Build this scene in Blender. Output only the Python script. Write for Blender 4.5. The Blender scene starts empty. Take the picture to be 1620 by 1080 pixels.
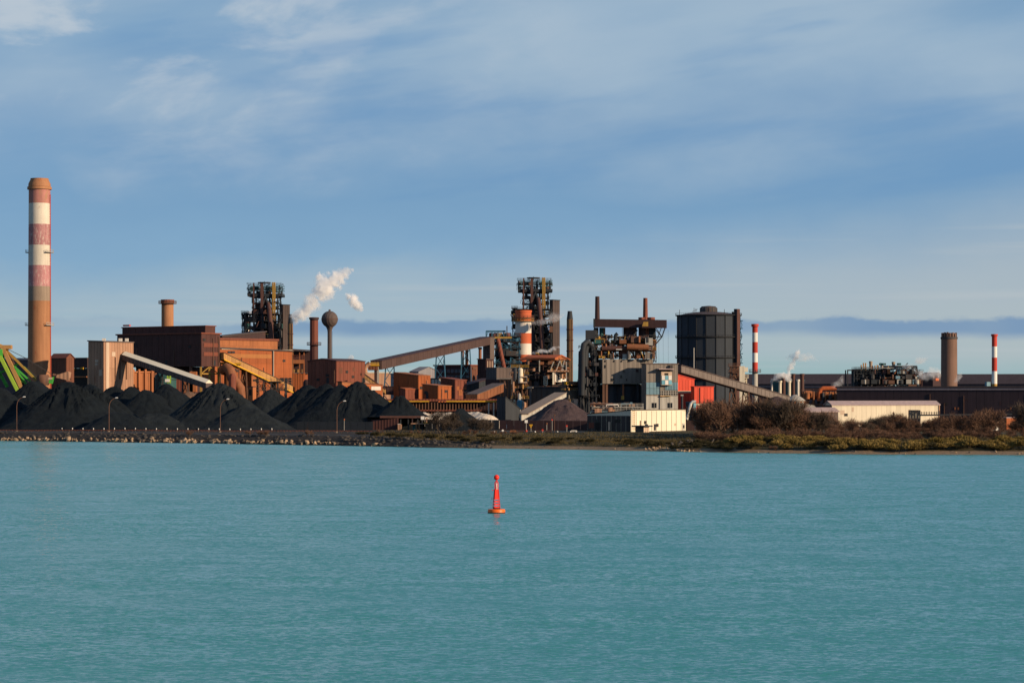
import bpy, bmesh, math, random
import numpy as np
from mathutils import Vector
random.seed(7)
RNG = np.random.default_rng(7)
scene = bpy.context.scene
COL = scene.collection

# ------------------------------------------------------------------ camera
F = 3825.0      # focal length in photo pixels (85 mm on a 36 mm frame, 1620 px wide)
CX, HY = 810.0, 622.0
EYE = 16.5      # metres above the water
G = 3.0         # level of the works yard
cam_data = bpy.data.cameras.new('camera')
cam_data.lens = 85.0
cam_data.sensor_width = 36.0
cam_data.shift_y = (HY - 540.0) / 1620.0
cam_data.clip_start = 1.0
cam_data.clip_end = 80000.0
cam = bpy.data.objects.new('camera', cam_data)
cam.location = (0, 0, EYE)
cam.rotation_euler = (math.radians(90), 0, 0)
COL.objects.link(cam)
scene.camera = cam

# ------------------------------------------------------------------ light
SUN_AZ = math.radians(62)      # to the right of straight behind the camera
SUN_EL = math.radians(17)
to_sun = Vector((math.sin(SUN_AZ) * math.cos(SUN_EL), -math.cos(SUN_AZ) * math.cos(SUN_EL), math.sin(SUN_EL)))
sun_data = bpy.data.lights.new('sun', 'SUN')
sun_data.energy = 4.8
sun_data.angle = math.radians(0.5)
sun_data.color = (1.0, 0.755, 0.50)
sun = bpy.data.objects.new('sun', sun_data)
sun.rotation_euler = to_sun.to_track_quat('Z', 'Y').to_euler()
sun.location = (300, -200, 200)
COL.objects.link(sun)

scene.view_settings.view_transform = 'Standard'
scene.view_settings.look = 'None'
scene.view_settings.gamma = 1.0
scene.view_settings.exposure = 0.4
scene.view_settings.use_curve_mapping = False
scene.render.engine = 'CYCLES'
scene.cycles.max_bounces = 18
scene.cycles.diffuse_bounces = 2
scene.cycles.glossy_bounces = 3
scene.cycles.transparent_max_bounces = 8
scene.cycles.volume_bounces = 16
scene.cycles.volume_max_steps = 128
scene.cycles.volume_step_rate = 2.0

world = bpy.data.worlds.new('World')
scene.world = world
world.use_nodes = True


class NT:
    """small helper to write node trees as expressions"""
    def __init__(s, tree):
        s.t = tree
    def n(s, typ, **kw):
        nd = s.t.nodes.new(typ)
        for k, v in kw.items():
            setattr(nd, k, v)
        return nd
    def put(s, sock, v):
        if isinstance(v, bpy.types.NodeSocket):
            s.t.links.new(v, sock)
        elif v is not None:
            if sock.type == 'RGBA' and hasattr(v, '__len__') and len(v) == 3:
                v = (*v, 1.0)
            sock.default_value = v
    def m(s, op, a, b=None, c=None, clamp=False):
        nd = s.n('ShaderNodeMath', operation=op, use_clamp=clamp)
        for i, v in enumerate((a, b, c)):
            s.put(nd.inputs[i], v)
        return nd.outputs[0]
    def smooth(s, x, lo, hi):
        nd = s.n('ShaderNodeMapRange', interpolation_type='SMOOTHSTEP')
        s.put(nd.inputs[0], x); s.put(nd.inputs[1], lo); s.put(nd.inputs[2], hi)
        return nd.outputs[0]
    def mix(s, f, a, b, blend='MIX'):
        nd = s.n('ShaderNodeMix', data_type='RGBA', blend_type=blend)
        s.put(nd.inputs[0], f); s.put(nd.inputs[6], a); s.put(nd.inputs[7], b)
        return nd.outputs[2]
    def noise(s, vec, scale=1.0, detail=4.0, rough=0.5, dist=0.0):
        nd = s.n('ShaderNodeTexNoise')
        s.put(nd.inputs['Vector'], vec)
        nd.inputs['Scale'].default_value = scale
        nd.inputs['Detail'].default_value = detail
        nd.inputs['Roughness'].default_value = rough
        nd.inputs['Distortion'].default_value = dist
        return nd.outputs['Fac']
    def xyz(s, x, y, z):
        nd = s.n('ShaderNodeCombineXYZ')
        for i, v in enumerate((x, y, z)):
            s.put(nd.inputs[i], v)
        return nd.outputs[0]
    def sep(s, v):
        nd = s.n('ShaderNodeSeparateXYZ')
        s.put(nd.inputs[0], v)
        return nd.outputs[0], nd.outputs[1], nd.outputs[2]
    def vmul(s, v, k):
        nd = s.n('ShaderNodeVectorMath', operation='MULTIPLY')
        s.put(nd.inputs[0], v); nd.inputs[1].default_value = k
        return nd.outputs[0]
    def ramp(s, f, stops):
        nd = s.n('ShaderNodeValToRGB')
        s.put(nd.inputs[0], f)
        el = nd.color_ramp.elements
        while len(el) < len(stops):
            el.new(0.5)
        for e, (p, c) in zip(el, stops):
            e.position = p
            e.color = (*c, 1.0) if len(c) == 3 else c
        return nd.outputs[0]


def build_world():
    t = world.node_tree
    t.nodes.clear()
    w = NT(t)
    out = w.n('ShaderNodeOutputWorld')
    bg = w.n('ShaderNodeBackground')
    t.links.new(bg.outputs[0], out.inputs[0])
    sky = w.n('ShaderNodeTexSky', sky_type='NISHITA')
    sky.sun_disc = False
    sky.sun_elevation = SUN_EL
    sky.sun_rotation = math.pi - SUN_AZ          # measured clockwise from +Y
    sky.air_density = 1.0
    sky.dust_density = 0.4
    sky.ozone_density = 3.0
    tc = w.n('ShaderNodeTexCoord')
    x, y, z = w.sep(tc.outputs['Generated'])
    hyp = w.m('SQRT', w.m('ADD', w.m('MULTIPLY', x, x), w.m('MULTIPLY', y, y)))
    hyp = w.m('MAXIMUM', hyp, 0.02)
    e = w.m('DIVIDE', z, hyp)                     # tangent of the elevation
    nx = w.m('DIVIDE', x, hyp)
    ny = w.m('DIVIDE', y, hyp)
    ec = w.m('MINIMUM', e, 3.0)
    # wobble shared by the layers
    wob = w.noise(w.xyz(w.m('MULTIPLY', nx, 9.0), w.m('MULTIPLY', ny, 9.0), w.m('MULTIPLY', ec, 18.0)), 1.0, 5, 0.55)
    wob2 = w.noise(w.xyz(w.m('MULTIPLY', nx, 34.0), w.m('MULTIPLY', ny, 34.0), w.m('MULTIPLY', ec, 90.0)), 1.0, 5, 0.6)
    # the blue-grey stratus sheet over most of the sky
    clear = w.mix(1.0, sky.outputs[0], (0.62, 0.90, 1.12), 'MULTIPLY')
    sheet_col = w.ramp(w.m('MULTIPLY', w.m('ADD', w.m('MINIMUM', e, w.m('ADD', 0.19, w.m('MULTIPLY', e, 0.07))), w.m('MULTIPLY', w.m('SUBTRACT', wob, 0.5), 0.05)), 4.0), [
        (0.00, (3.2, 4.8, 5.0)), (0.10, (3.5, 4.75, 5.3)), (0.16, (3.2, 4.4, 5.5)), (0.23, (2.2, 3.75, 5.6)),
        (0.33, (1.85, 3.35, 5.3)), (0.46, (2.1, 3.45, 5.25)), (0.60, (2.25, 3.7, 5.4)), (0.8, (1.5, 2.9, 4.8)), (1.0, (0.7, 1.5, 3.0))])
    base = w.mix(0.88, clear, sheet_col)
    # broad soft pale cloud, climbing slowly towards +X
    es = w.m('SUBTRACT', ec, w.m('MULTIPLY', nx, 0.13))
    v1 = w.noise(w.xyz(w.m('MULTIPLY', nx, 5.0), w.m('MULTIPLY', ny, 5.0), w.m('ADD', w.m('MULTIPLY', es, 20.0), 1.7)), 1.0, 5, 0.5, 0.2)
    hi_gate = w.smooth(w.m('ADD', w.m('ADD', e, w.m('MULTIPLY', nx, -0.02)), w.m('MULTIPLY', w.m('SUBTRACT', wob, 0.5), 0.11)), 0.085, 0.150)
    hi_gate = w.m('MULTIPLY', hi_gate, w.m('ADD', 0.25, w.m('MULTIPLY', w.smooth(e, 0.5, 0.2), 0.75)))
    m1 = w.m('MULTIPLY', w.smooth(v1, 0.30, 0.66), hi_gate)
    base = w.mix(w.m('MULTIPLY', m1, 0.80), base, (3.8, 4.95, 6.05))
    v2 = w.noise(w.xyz(w.m('MULTIPLY', nx, 19.0), w.m('MULTIPLY', ny, 19.0), w.m('MULTIPLY', es, 40.0)), 1.0, 7, 0.56, 0.25)
    m2 = w.m('MULTIPLY', w.smooth(v2, 0.43, 0.62), w.m('MULTIPLY', hi_gate, w.smooth(nx, 0.08, -0.16)))
    base = w.mix(w.m('MULTIPLY', m2, 0.80), base, (5.0, 5.7, 6.4))
    # darker blue rifts
    v3 = w.noise(w.xyz(w.m('MULTIPLY', nx, 8.0), w.m('MULTIPLY', ny, 8.0), w.m('ADD', w.m('MULTIPLY', es, 45.0), 7.3)), 1.0, 4, 0.5)
    m3 = w.m('MULTIPLY', w.smooth(v3, 0.50, 0.70), w.smooth(e, 0.05, 0.09))
    base = w.mix(w.m('MULTIPLY', m3, 0.55), base, (1.4, 3.0, 5.2))
    # pale bank low over the horizon, higher towards +X, and the long flat blue cloud in it
    e2 = w.m('ADD', e, w.m('MULTIPLY', w.m('SUBTRACT', wob, 0.5), 0.012))
    e3 = w.m('SUBTRACT', w.m('ADD', e, w.m('MULTIPLY', w.m('SUBTRACT', wob, 0.5), 0.03)), w.m('MULTIPLY', w.m('MINIMUM', w.m('MAXIMUM', nx, -0.25), 0.45), 0.10))
    low = w.m('MULTIPLY', w.smooth(e3, 0.072, 0.030), w.smooth(e2, 0.008, 0.018))
    base = w.mix(w.m('MULTIPLY', low, 0.62), base, w.mix(w.smooth(nx, -0.1, 0.25), (3.6, 4.7, 5.75), (4.6, 5.05, 5.2)))
    streak = w.noise(w.xyz(w.m('MULTIPLY', nx, 4.0), w.m('MULTIPLY', ny, 4.0), w.m('MULTIPLY', ec, 130.0)), 1.0, 4, 0.5)
    base = w.mix(w.m('MULTIPLY', w.m('MULTIPLY', w.smooth(streak, 0.5, 0.68), w.smooth(e3, 0.066, 0.035)), 0.42), base, (4.8, 5.3, 5.6))
    thick = w.m('MULTIPLY', w.m('SUBTRACT', wob, 0.5), 0.006)
    top_edge = w.m('SUBTRACT', w.m('ADD', e, w.m('MULTIPLY', w.m('SUBTRACT', wob2, 0.5), 0.010)), thick)
    low_edge = w.m('ADD', w.m('ADD', e, w.m('MULTIPLY', w.m('SUBTRACT', wob2, 0.5), 0.003)), thick)
    band = w.m('MULTIPLY', w.smooth(top_edge, 0.0312, 0.0288), w.smooth(low_edge, 0.0212, 0.0262))
    gap = w.noise(w.xyz(w.m('MULTIPLY', nx, 11.0), w.m('MULTIPLY', ny, 11.0), 3.1), 1.0, 3, 0.5)
    base = w.mix(w.m('MULTIPLY', w.m('MULTIPLY', band, w.m('ADD', 0.35, w.m('MULTIPLY', w.smooth(nx, -0.17, -0.05), 0.65))), w.m('ADD', 0.42, w.m('MULTIPLY', w.smooth(gap, 0.35, 0.6), 0.40))), base, (1.55, 2.8, 4.65))
    t.links.new(base, bg.inputs[0])
    bg.inputs[1].default_value = 0.0765


build_world()

# ------------------------------------------------------------------ materials
MATS = {}


def new_mat(name):
    m = bpy.data.materials.new(name)
    m.use_nodes = True
    t = m.node_tree
    t.nodes.clear()
    k = NT(t)
    out = k.n('ShaderNodeOutputMaterial')
    MATS[name] = m
    return m, k, out


def M(name, col, rough=0.75, var=0.26, streak=0.36, rust=None, rust_amt=0.0, scale=0.12, metal=0.0, corr=0.0, rnd=0.10, fine=0.12, rust_scale=1.0):
    """weathered sheet / paint / concrete: patches, run-down streaks, stains, slight tone of its own per piece"""
    col = tuple(c * 0.74 for c in col)
    rust = tuple(c * 0.74 for c in rust) if rust else None
    m, k, out = new_mat(name)
    geo = k.n('ShaderNodeNewGeometry')
    pos = geo.outputs['Position']
    patch = k.noise(pos, scale, 5, 0.6)
    runs = k.noise(k.vmul(pos, (1.1, 1.1, 0.06)), 1.0, 4, 0.6)
    grit = k.noise(pos, 2.4, 3, 0.6)
    f = k.m('ADD', k.m('MULTIPLY', k.m('SUBTRACT', patch, 0.5), var * 2.2),
            k.m('ADD', k.m('MULTIPLY', k.m('SUBTRACT', runs, 0.5), streak * 2.0), k.m('MULTIPLY', k.m('SUBTRACT', grit, 0.5), fine * 2)))
    info = k.n('ShaderNodeObjectInfo')
    f = k.m('ADD', f, k.m('MULTIPLY', k.m('SUBTRACT', info.outputs['Random'], 0.5), rnd * 2))
    f = k.m('MAXIMUM', k.m('ADD', f, 1.0), 0.2)
    cc = k.n('ShaderNodeVectorMath', operation='SCALE')
    cc.inputs[0].default_value = col
    k.put(cc.inputs[3], f)
    c = cc.outputs[0]
    if rust is not None:
        rn = k.noise(k.vmul(pos, (0.5, 0.5, 0.16)), rust_scale, 6, 0.65, 0.4)
        c = k.mix(k.m('MULTIPLY', k.smooth(rn, 0.62 - rust_amt * 0.3, 0.74 - rust_amt * 0.2), 0.8), c, rust)
    b = k.n('ShaderNodeBsdfPrincipled')
    k.put(b.inputs['Base Color'], c)
    b.inputs['Roughness'].default_value = rough
    b.inputs['Metallic'].default_value = metal
    b.inputs['Specular IOR Level'].default_value = 0.3
    if corr:
        px, py, pz = k.sep(pos)
        wv = k.m('SINE', k.m('MULTIPLY', k.m('SUBTRACT', px, k.m('MULTIPLY', py, 0.7)), corr))
        bp = k.n('ShaderNodeBump')
        bp.inputs['Strength'].default_value = 0.35
        bp.inputs['Distance'].default_value = 0.12
        k.put(bp.inputs['Height'], wv)
        k.put(b.inputs['Normal'], bp.outputs[0])
    t = m.node_tree
    t.links.new(b.outputs[0], out.inputs[0])
    return m


RUST = (0.16, 0.055, 0.022)
M('orange_sheet', (0.355, 0.095, 0.026), rust=(0.30, 0.12, 0.05), rust_amt=0.1, corr=5.0)
M('orange_pale', (0.40, 0.140, 0.052), rust=(0.30, 0.12, 0.05), rust_amt=0.2)
M('orange_paint', (0.50, 0.12, 0.035))
M('maroon_sheet', (0.080, 0.030, 0.026), rust=(0.15, 0.06, 0.032), rust_amt=0.12, corr=5.0)
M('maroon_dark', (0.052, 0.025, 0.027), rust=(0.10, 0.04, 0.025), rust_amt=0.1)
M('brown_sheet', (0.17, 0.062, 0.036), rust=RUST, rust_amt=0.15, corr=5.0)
M('brown_red', (0.20, 0.058, 0.035), rust=(0.14, 0.05, 0.03), rust_amt=0.15, corr=5.0)
M('brown_grey', (0.115, 0.085, 0.078), corr=4.0)
M('brown_steel', (0.100, 0.045, 0.038), rust=RUST, rust_amt=0.2)
M('rust_duct', (0.26, 0.10, 0.045), rust=(0.13, 0.05, 0.03), rust_amt=0.3)
M('tan_sheet', (0.42, 0.235, 0.150), rust=(0.30, 0.14, 0.075), rust_amt=0.2, corr=4.0, var=0.15)
M('tan_pale', (0.58, 0.44, 0.33), var=0.15)
M('grey_sheet', (0.225, 0.195, 0.170), rust=(0.20, 0.13, 0.09), rust_amt=0.05, corr=4.0, var=0.15)
M('grey_pale', (0.46, 0.44, 0.40), var=0.15, rust=(0.28, 0.2, 0.14), rust_amt=0.05)
M('grey_dark', (0.10, 0.098, 0.105), var=0.2)
M('stove_brown', (0.20, 0.115, 0.050), rust=(0.07, 0.045, 0.035), rust_amt=0.3, streak=.35)
M('lift_brown', (0.070, 0.050, 0.047), corr=4.0)
M('weed_green', (0.018, 0.022, 0.012))
M('orange_patch', (0.36, 0.115, 0.04), rust=RUST, rust_amt=.3)
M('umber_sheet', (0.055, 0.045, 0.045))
M('grey_blue', (0.040, 0.046, 0.056), var=0.2)
M('concrete', (0.34, 0.26, 0.20), var=0.2)
M('concrete_brown', (0.42, 0.195, 0.095), rust=(0.36, 0.10, 0.045), rust_amt=0.12, scale=0.06)
M('concrete_tower', (0.205, 0.118, 0.088), var=0.12)
M('cream', (0.80, 0.73, 0.58), var=0.10, streak=0.12, rust=(0.55, 0.36, 0.18), rust_amt=-0.15)
M('cream_warm', (0.74, 0.66, 0.51), var=0.10, streak=0.12)
M('stack_white', (0.68, 0.62, 0.53), var=0.14, streak=0.22, rust=(0.36, 0.22, 0.16), rust_amt=0.02, scale=0.2, rust_scale=2.2)
M('white_paint', (0.78, 0.73, 0.66), var=0.10, streak=0.18, rust=(0.45, 0.28, 0.2), rust_amt=-0.12)
M('white_clean', (0.82, 0.80, 0.76), var=0.06, streak=0.1)
M('pink_faded', (0.47, 0.22, 0.23), var=0.3, streak=0.45, rust=(0.66, 0.52, 0.46), rust_amt=0.42, scale=0.3, rust_scale=2.6)
M('red_faded', (0.46, 0.20, 0.17), var=0.25, rust=(0.40, 0.24, 0.13), rust_amt=0.4, scale=0.3)
M('red_paint', (0.55, 0.055, 0.035), var=0.12, streak=0.12)
M('red_orange', (0.60, 0.13, 0.05), var=0.15, streak=0.15)
M('red_cladding', (0.66, 0.075, 0.038), var=0.08, streak=0.1, corr=4.0)
M('red_buoy', (0.95, 0.030, 0.012), var=0.06, streak=0.1, rough=0.4)
M('orange_buoy', (0.95, 0.17, 0.015), var=0.1, streak=0.1, rough=0.45, rust=(0.25, 0.05, 0.02), rust_amt=-0.1)
M('black_rubber', (0.015, 0.014, 0.014))
M('steel_dark', (0.026, 0.032, 0.041), rust=(0.055, 0.032, 0.026), rust_amt=0.25, scale=0.3)
M('steel_mid', (0.060, 0.057, 0.060), rust=(0.15, 0.07, 0.04), rust_amt=0.25, scale=0.3)
M('steel_rusty', (0.17, 0.085, 0.055), rust=(0.08, 0.05, 0.045), rust_amt=0.3, scale=0.3)
M('steel_blue', (0.035, 0.13, 0.22), rust=(0.05, 0.05, 0.05), rust_amt=0.2)
M('blue_cladding', (0.17, 0.30, 0.38), var=0.15)
M('blue_bright', (0.16, 0.42, 0.55), var=0.15)
M('teal_dark', (0.03, 0.11, 0.11), var=0.15)
M('yellow_paint', (0.66, 0.36, 0.02), var=0.12)
M('yellow_dull', (0.42, 0.25, 0.05), var=0.2, rust=RUST, rust_amt=0.15)
M('yellow_tan', (0.50, 0.27, 0.095), var=0.2, rust=(0.42, 0.16, 0.06), rust_amt=0.2)
M('green_paint', (0.08, 0.46, 0.06), var=0.15)
M('green_yellow', (0.32, 0.50, 0.05), var=0.15)
M('holder_sheet', (0.028, 0.038, 0.054), var=0.2, streak=0.35, rust=(0.060, 0.058, 0.060), rust_amt=0.1, rnd=0.07)
M('holder_rib', (0.020, 0.022, 0.027))
M('roof_dark', (0.085, 0.062, 0.062), var=0.15)
M('roof_pink', (0.40, 0.31, 0.31), var=0.12)
M('far_grey', (0.23, 0.22, 0.24), var=0.12)
M('far_purple', (0.080, 0.062, 0.074), var=0.1, rnd=.05)
M('ochre_stain', (0.38, 0.15, 0.045))
M('gallery_brown', (0.085, 0.050, 0.044), corr=4.0)
M('gallery_grey', (0.20, 0.165, 0.15), corr=4.0)
M('shed_dark', (0.050, 0.031, 0.038), rnd=.06)
M('asphalt', (0.055, 0.055, 0.058), var=0.2, streak=0.0)
M('rubble', (0.38, 0.27, 0.175), var=0.3, streak=0.0, scale=0.8, rnd=0.35)
M('rubble_dark', (0.10, 0.085, 0.075), var=0.3, streak=0.0, rnd=0.3)
M('bark', (0.13, 0.095, 0.07), var=0.2)
M('window_dark', (0.012, 0.014, 0.018), rough=0.2, var=0.05, streak=0.0)
M('window_blue', (0.035, 0.075, 0.11), rough=0.2, var=0.15, streak=0.0, rnd=0.3)
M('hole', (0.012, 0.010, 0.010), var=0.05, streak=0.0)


def M_pile(name, c0, c1, scale=0.35):
    m, k, out = new_mat(name)
    geo = k.n('ShaderNodeNewGeometry')
    pos = geo.outputs['Position']
    a = k.noise(pos, scale, 6, 0.65)
    b_ = k.noise(pos, 2.8, 4, 0.7)
    c = k.mix(k.smooth(k.m('ADD', k.m('MULTIPLY', a, 0.7), k.m('MULTIPLY', b_, 0.3)), 0.35, 0.65), c0, c1)
    b = k.n('ShaderNodeBsdfPrincipled')
    k.put(b.inputs['Base Color'], c)
    b.inputs['Roughness'].default_value = 0.9
    b.inputs['Specular IOR Level'].default_value = 0.2
    bp = k.n('ShaderNodeBump')
    bp.inputs['Strength'].default_value = 0.8
    bp.inputs['Distance'].default_value = 0.4
    k.put(bp.inputs['Height'], k.m('ADD', b_, k.m('MULTIPLY', a, 1.5)))
    k.put(b.inputs['Normal'], bp.outputs[0])
    m.node_tree.links.new(b.outputs[0], out.inputs[0])


M_pile('coal', (0.0025, 0.0052, 0.0082), (0.0056, 0.0102, 0.0145))
M_pile('coal_fine', (0.0070, 0.0105, 0.0135), (0.0140, 0.0195, 0.0235))
M_pile('ore_purple', (0.050, 0.034, 0.037), (0.072, 0.050, 0.052))
M_pile('ore_brown', (0.13, 0.075, 0.05), (0.18, 0.11, 0.075))
M_pile('limestone', (0.50, 0.42, 0.34), (0.68, 0.60, 0.50))


def M_ground():
    m, k, out = new_mat('yard_ground')
    geo = k.n('ShaderNodeNewGeometry')
    pos = geo.outputs['Position']
    x, y, z = k.sep(pos)
    a = k.noise(pos, 0.08, 6, 0.6)
    b_ = k.noise(pos, 0.9, 5, 0.7)
    fleck = k.noise(k.vmul(pos, (0.25, 0.1, 1.0)), 1.0, 6, 0.7)
    grit = k.mix(k.smooth(b_, 0.4, 0.65), (0.022, 0.020, 0.019), (0.055, 0.046, 0.040))
    grass = k.mix(k.smooth(fleck, 0.38, 0.62), (0.032, 0.030, 0.014), (0.085, 0.066, 0.032))
    sand = k.mix(b_, (0.14, 0.10, 0.066), (0.27, 0.20, 0.135))
    gx = k.smooth(k.m('ADD', x, k.m('MULTIPLY', k.m('SUBTRACT', a, 0.5), 60)), -30.0, 15.0)
    c = k.mix(gx, grit, grass)
    far = k.smooth(y, 860.0, 900.0)
    c = k.mix(far, c, grit)
    beach = k.m('MULTIPLY', k.smooth(k.m('ADD', z, k.m('MULTIPLY', k.m('SUBTRACT', b_, 0.5), 0.7)), 1.0, 0.75), k.smooth(x, -30.0, 5.0))
    c = k.mix(beach, c, sand)
    b = k.n('ShaderNodeBsdfPrincipled')
    k.put(b.inputs['Base Color'], c)
    b.inputs['Roughness'].default_value = 0.95
    b.inputs['Specular IOR Level'].default_value = 0.15
    bp = k.n('ShaderNodeBump')
    bp.inputs['Strength'].default_value = 0.7
    bp.inputs['Distance'].default_value = 0.5
    k.put(bp.inputs['Height'], b_)
    k.put(b.inputs['Normal'], bp.outputs[0])
    m.node_tree.links.new(b.outputs[0], out.inputs[0])


M_ground()


def M_water():
    m, k, out = new_mat('harbour_water')
    geo = k.n('ShaderNodeNewGeometry')
    pos = geo.outputs['Position']

    def slopes(scale, detail, amp_x, amp_y):
        nd = k.n('ShaderNodeTexNoise')
        k.put(nd.inputs['Vector'], k.vmul(pos, scale))
        nd.inputs['Scale'].default_value = 1.0
        nd.inputs['Detail'].default_value = detail
        nd.inputs['Roughness'].default_value = 0.6
        r, g, _ = k.sep(nd.outputs['Color'])
        return k.m('MULTIPLY', k.m('SUBTRACT', r, 0.5), amp_x), k.m('MULTIPLY', k.m('SUBTRACT', g, 0.5), amp_y)
    big = k.noise(k.vmul(pos, (0.006, 0.022, 1.0)), 1.0, 4, 0.6)
    calm = k.m('ADD', 0.75, k.m('MULTIPLY', k.smooth(big, 0.36, 0.64), 0.5))
    x1, y1 = slopes((0.13, 0.24, 1.0), 2, 0.15, 0.22)       # short swell
    x2, y2 = slopes((1.25, 1.75, 1.0), 3, 0.36, 0.54)       # wavelets
    x3, y3 = slopes((3.2, 4.4, 1.0), 2, 0.35, 0.5)          # ripples
    dash = k.smooth(k.noise(k.vmul(pos, (0.95, 1.9, 1.0)), 1.0, 3, 0.55), 0.58, 0.66)      # odd steep wavelets
    y3 = k.m('SUBTRACT', y3, k.m('MULTIPLY', dash, k.m('MULTIPLY', k.smooth(big, 0.34, 0.58), 0.62)))
    sx = k.m('MULTIPLY', k.m('ADD', x1, k.m('ADD', x2, x3)), calm)
    sy = k.m('MULTIPLY', k.m('ADD', y1, k.m('ADD', y2, y3)), calm)
    sy = k.m('MINIMUM', k.m('SUBTRACT', sy, 0.13), -0.03)     # tilt towards the camera built into the normals to suppress reflections of the plant
    nrm = k.n('ShaderNodeVectorMath', operation='NORMALIZE')
    k.put(nrm.inputs[0], k.xyz(sx, sy, 1.0))
    b = k.n('ShaderNodeBsdfPrincipled')
    b.inputs['Base Color'].default_value = WATER_COL
    b.inputs['Roughness'].default_value = 0.08
    b.inputs['IOR'].default_value = 1.33
    k.put(b.inputs['Normal'], nrm.outputs[0])
    m.node_tree.links.new(b.outputs[0], out.inputs[0])


WATER_COL = (0.041, 0.222, 0.228, 1)
M_water()


def M_foliage(name, c0, c1):
    m, k, out = new_mat(name)
    geo = k.n('ShaderNodeNewGeometry')
    info = k.n('ShaderNodeObjectInfo')
    a = k.noise(geo.outputs['Position'], 0.9, 3, 0.6)
    f = k.m('ADD', k.m('MULTIPLY', info.outputs['Random'], 0.5), k.m('MULTIPLY', k.smooth(a, 0.35, 0.65), 0.5))
    c = k.mix(f, c0, c1)
    b = k.n('ShaderNodeBsdfPrincipled')
    k.put(b.inputs['Base Color'], c)
    b.inputs['Roughness'].default_value = 0.9
    b.inputs['Specular IOR Level'].default_value = 0.1
    m.node_tree.links.new(b.outputs[0], out.inputs[0])


M_foliage('twigs', (0.080, 0.044, 0.032), (0.160, 0.092, 0.060))
M_foliage('twigs_dark', (0.045, 0.036, 0.030), (0.080, 0.060, 0.045))
M_foliage('reed_leaf', (0.095, 0.072, 0.020), (0.25, 0.175, 0.060))
M_foliage('shrub_leaf', (0.022, 0.022, 0.011), (0.052, 0.044, 0.022))
M_foliage('grass_blade', (0.040, 0.034, 0.015), (0.095, 0.072, 0.033))


def M_smoke(name, dens, scale, cut):
    """one soft puff of steam: density falls off from the middle of the puff and is torn by noise"""
    m, k, out = new_mat(name)
    geo = k.n('ShaderNodeNewGeometry')
    tc = k.n('ShaderNodeTexCoord')
    ln = k.n('ShaderNodeVectorMath', operation='LENGTH')
    k.put(ln.inputs[0], tc.outputs['Object'])
    a = k.noise(geo.outputs['Position'], scale, 6, 0.66, 0.5)
    core = k.m('SUBTRACT', 1.0, ln.outputs['Value'])
    f = k.m('ADD', k.m('MULTIPLY', core, 0.75), k.m('MULTIPLY', k.m('SUBTRACT', a, 0.5), 1.9))
    d = k.m('MULTIPLY', k.m('MULTIPLY', k.smooth(f, cut, cut + 0.30), k.smooth(core, 0.0, 0.25)), dens)
    v = k.n('ShaderNodeVolumePrincipled')
    v.inputs['Color'].default_value = (0.995, 0.995, 0.995, 1)
    v.inputs['Anisotropy'].default_value = 0.0
    k.put(v.inputs['Density'], d)
    m.node_tree.links.new(v.outputs[0], out.inputs['Volume'])


M_smoke('steam_thick', 0.30, 0.30, 0.21)
M_smoke('steam_thin', 0.30, 0.40, 0.14)
M_smoke('steam_faint', 0.075, 0.34, 0.10)

# ------------------------------------------------------------------ helpers


def P(px, py, D):
    return Vector(((px - CX) / F * D, D, EYE - (py - HY) / F * D))


def gx(px, D):
    return (px - CX) / F * D


def zz(py, D):
    return EYE - (py - HY) / F * D


def thing(name, label, cat, loc, group=None):
    o = bpy.data.objects.new(name, None)
    o.empty_display_size = 1.0
    COL.objects.link(o)
    o.location = loc
    o['label'] = label
    o['category'] = cat
    if group:
        o['group'] = group
    return o


WORLD_LOC = {}


def wloc(o):
    v = Vector(o.location)
    p = o.parent
    while p is not None:
        v = v + Vector(p.location)
        p = p.parent
    return v


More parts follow.
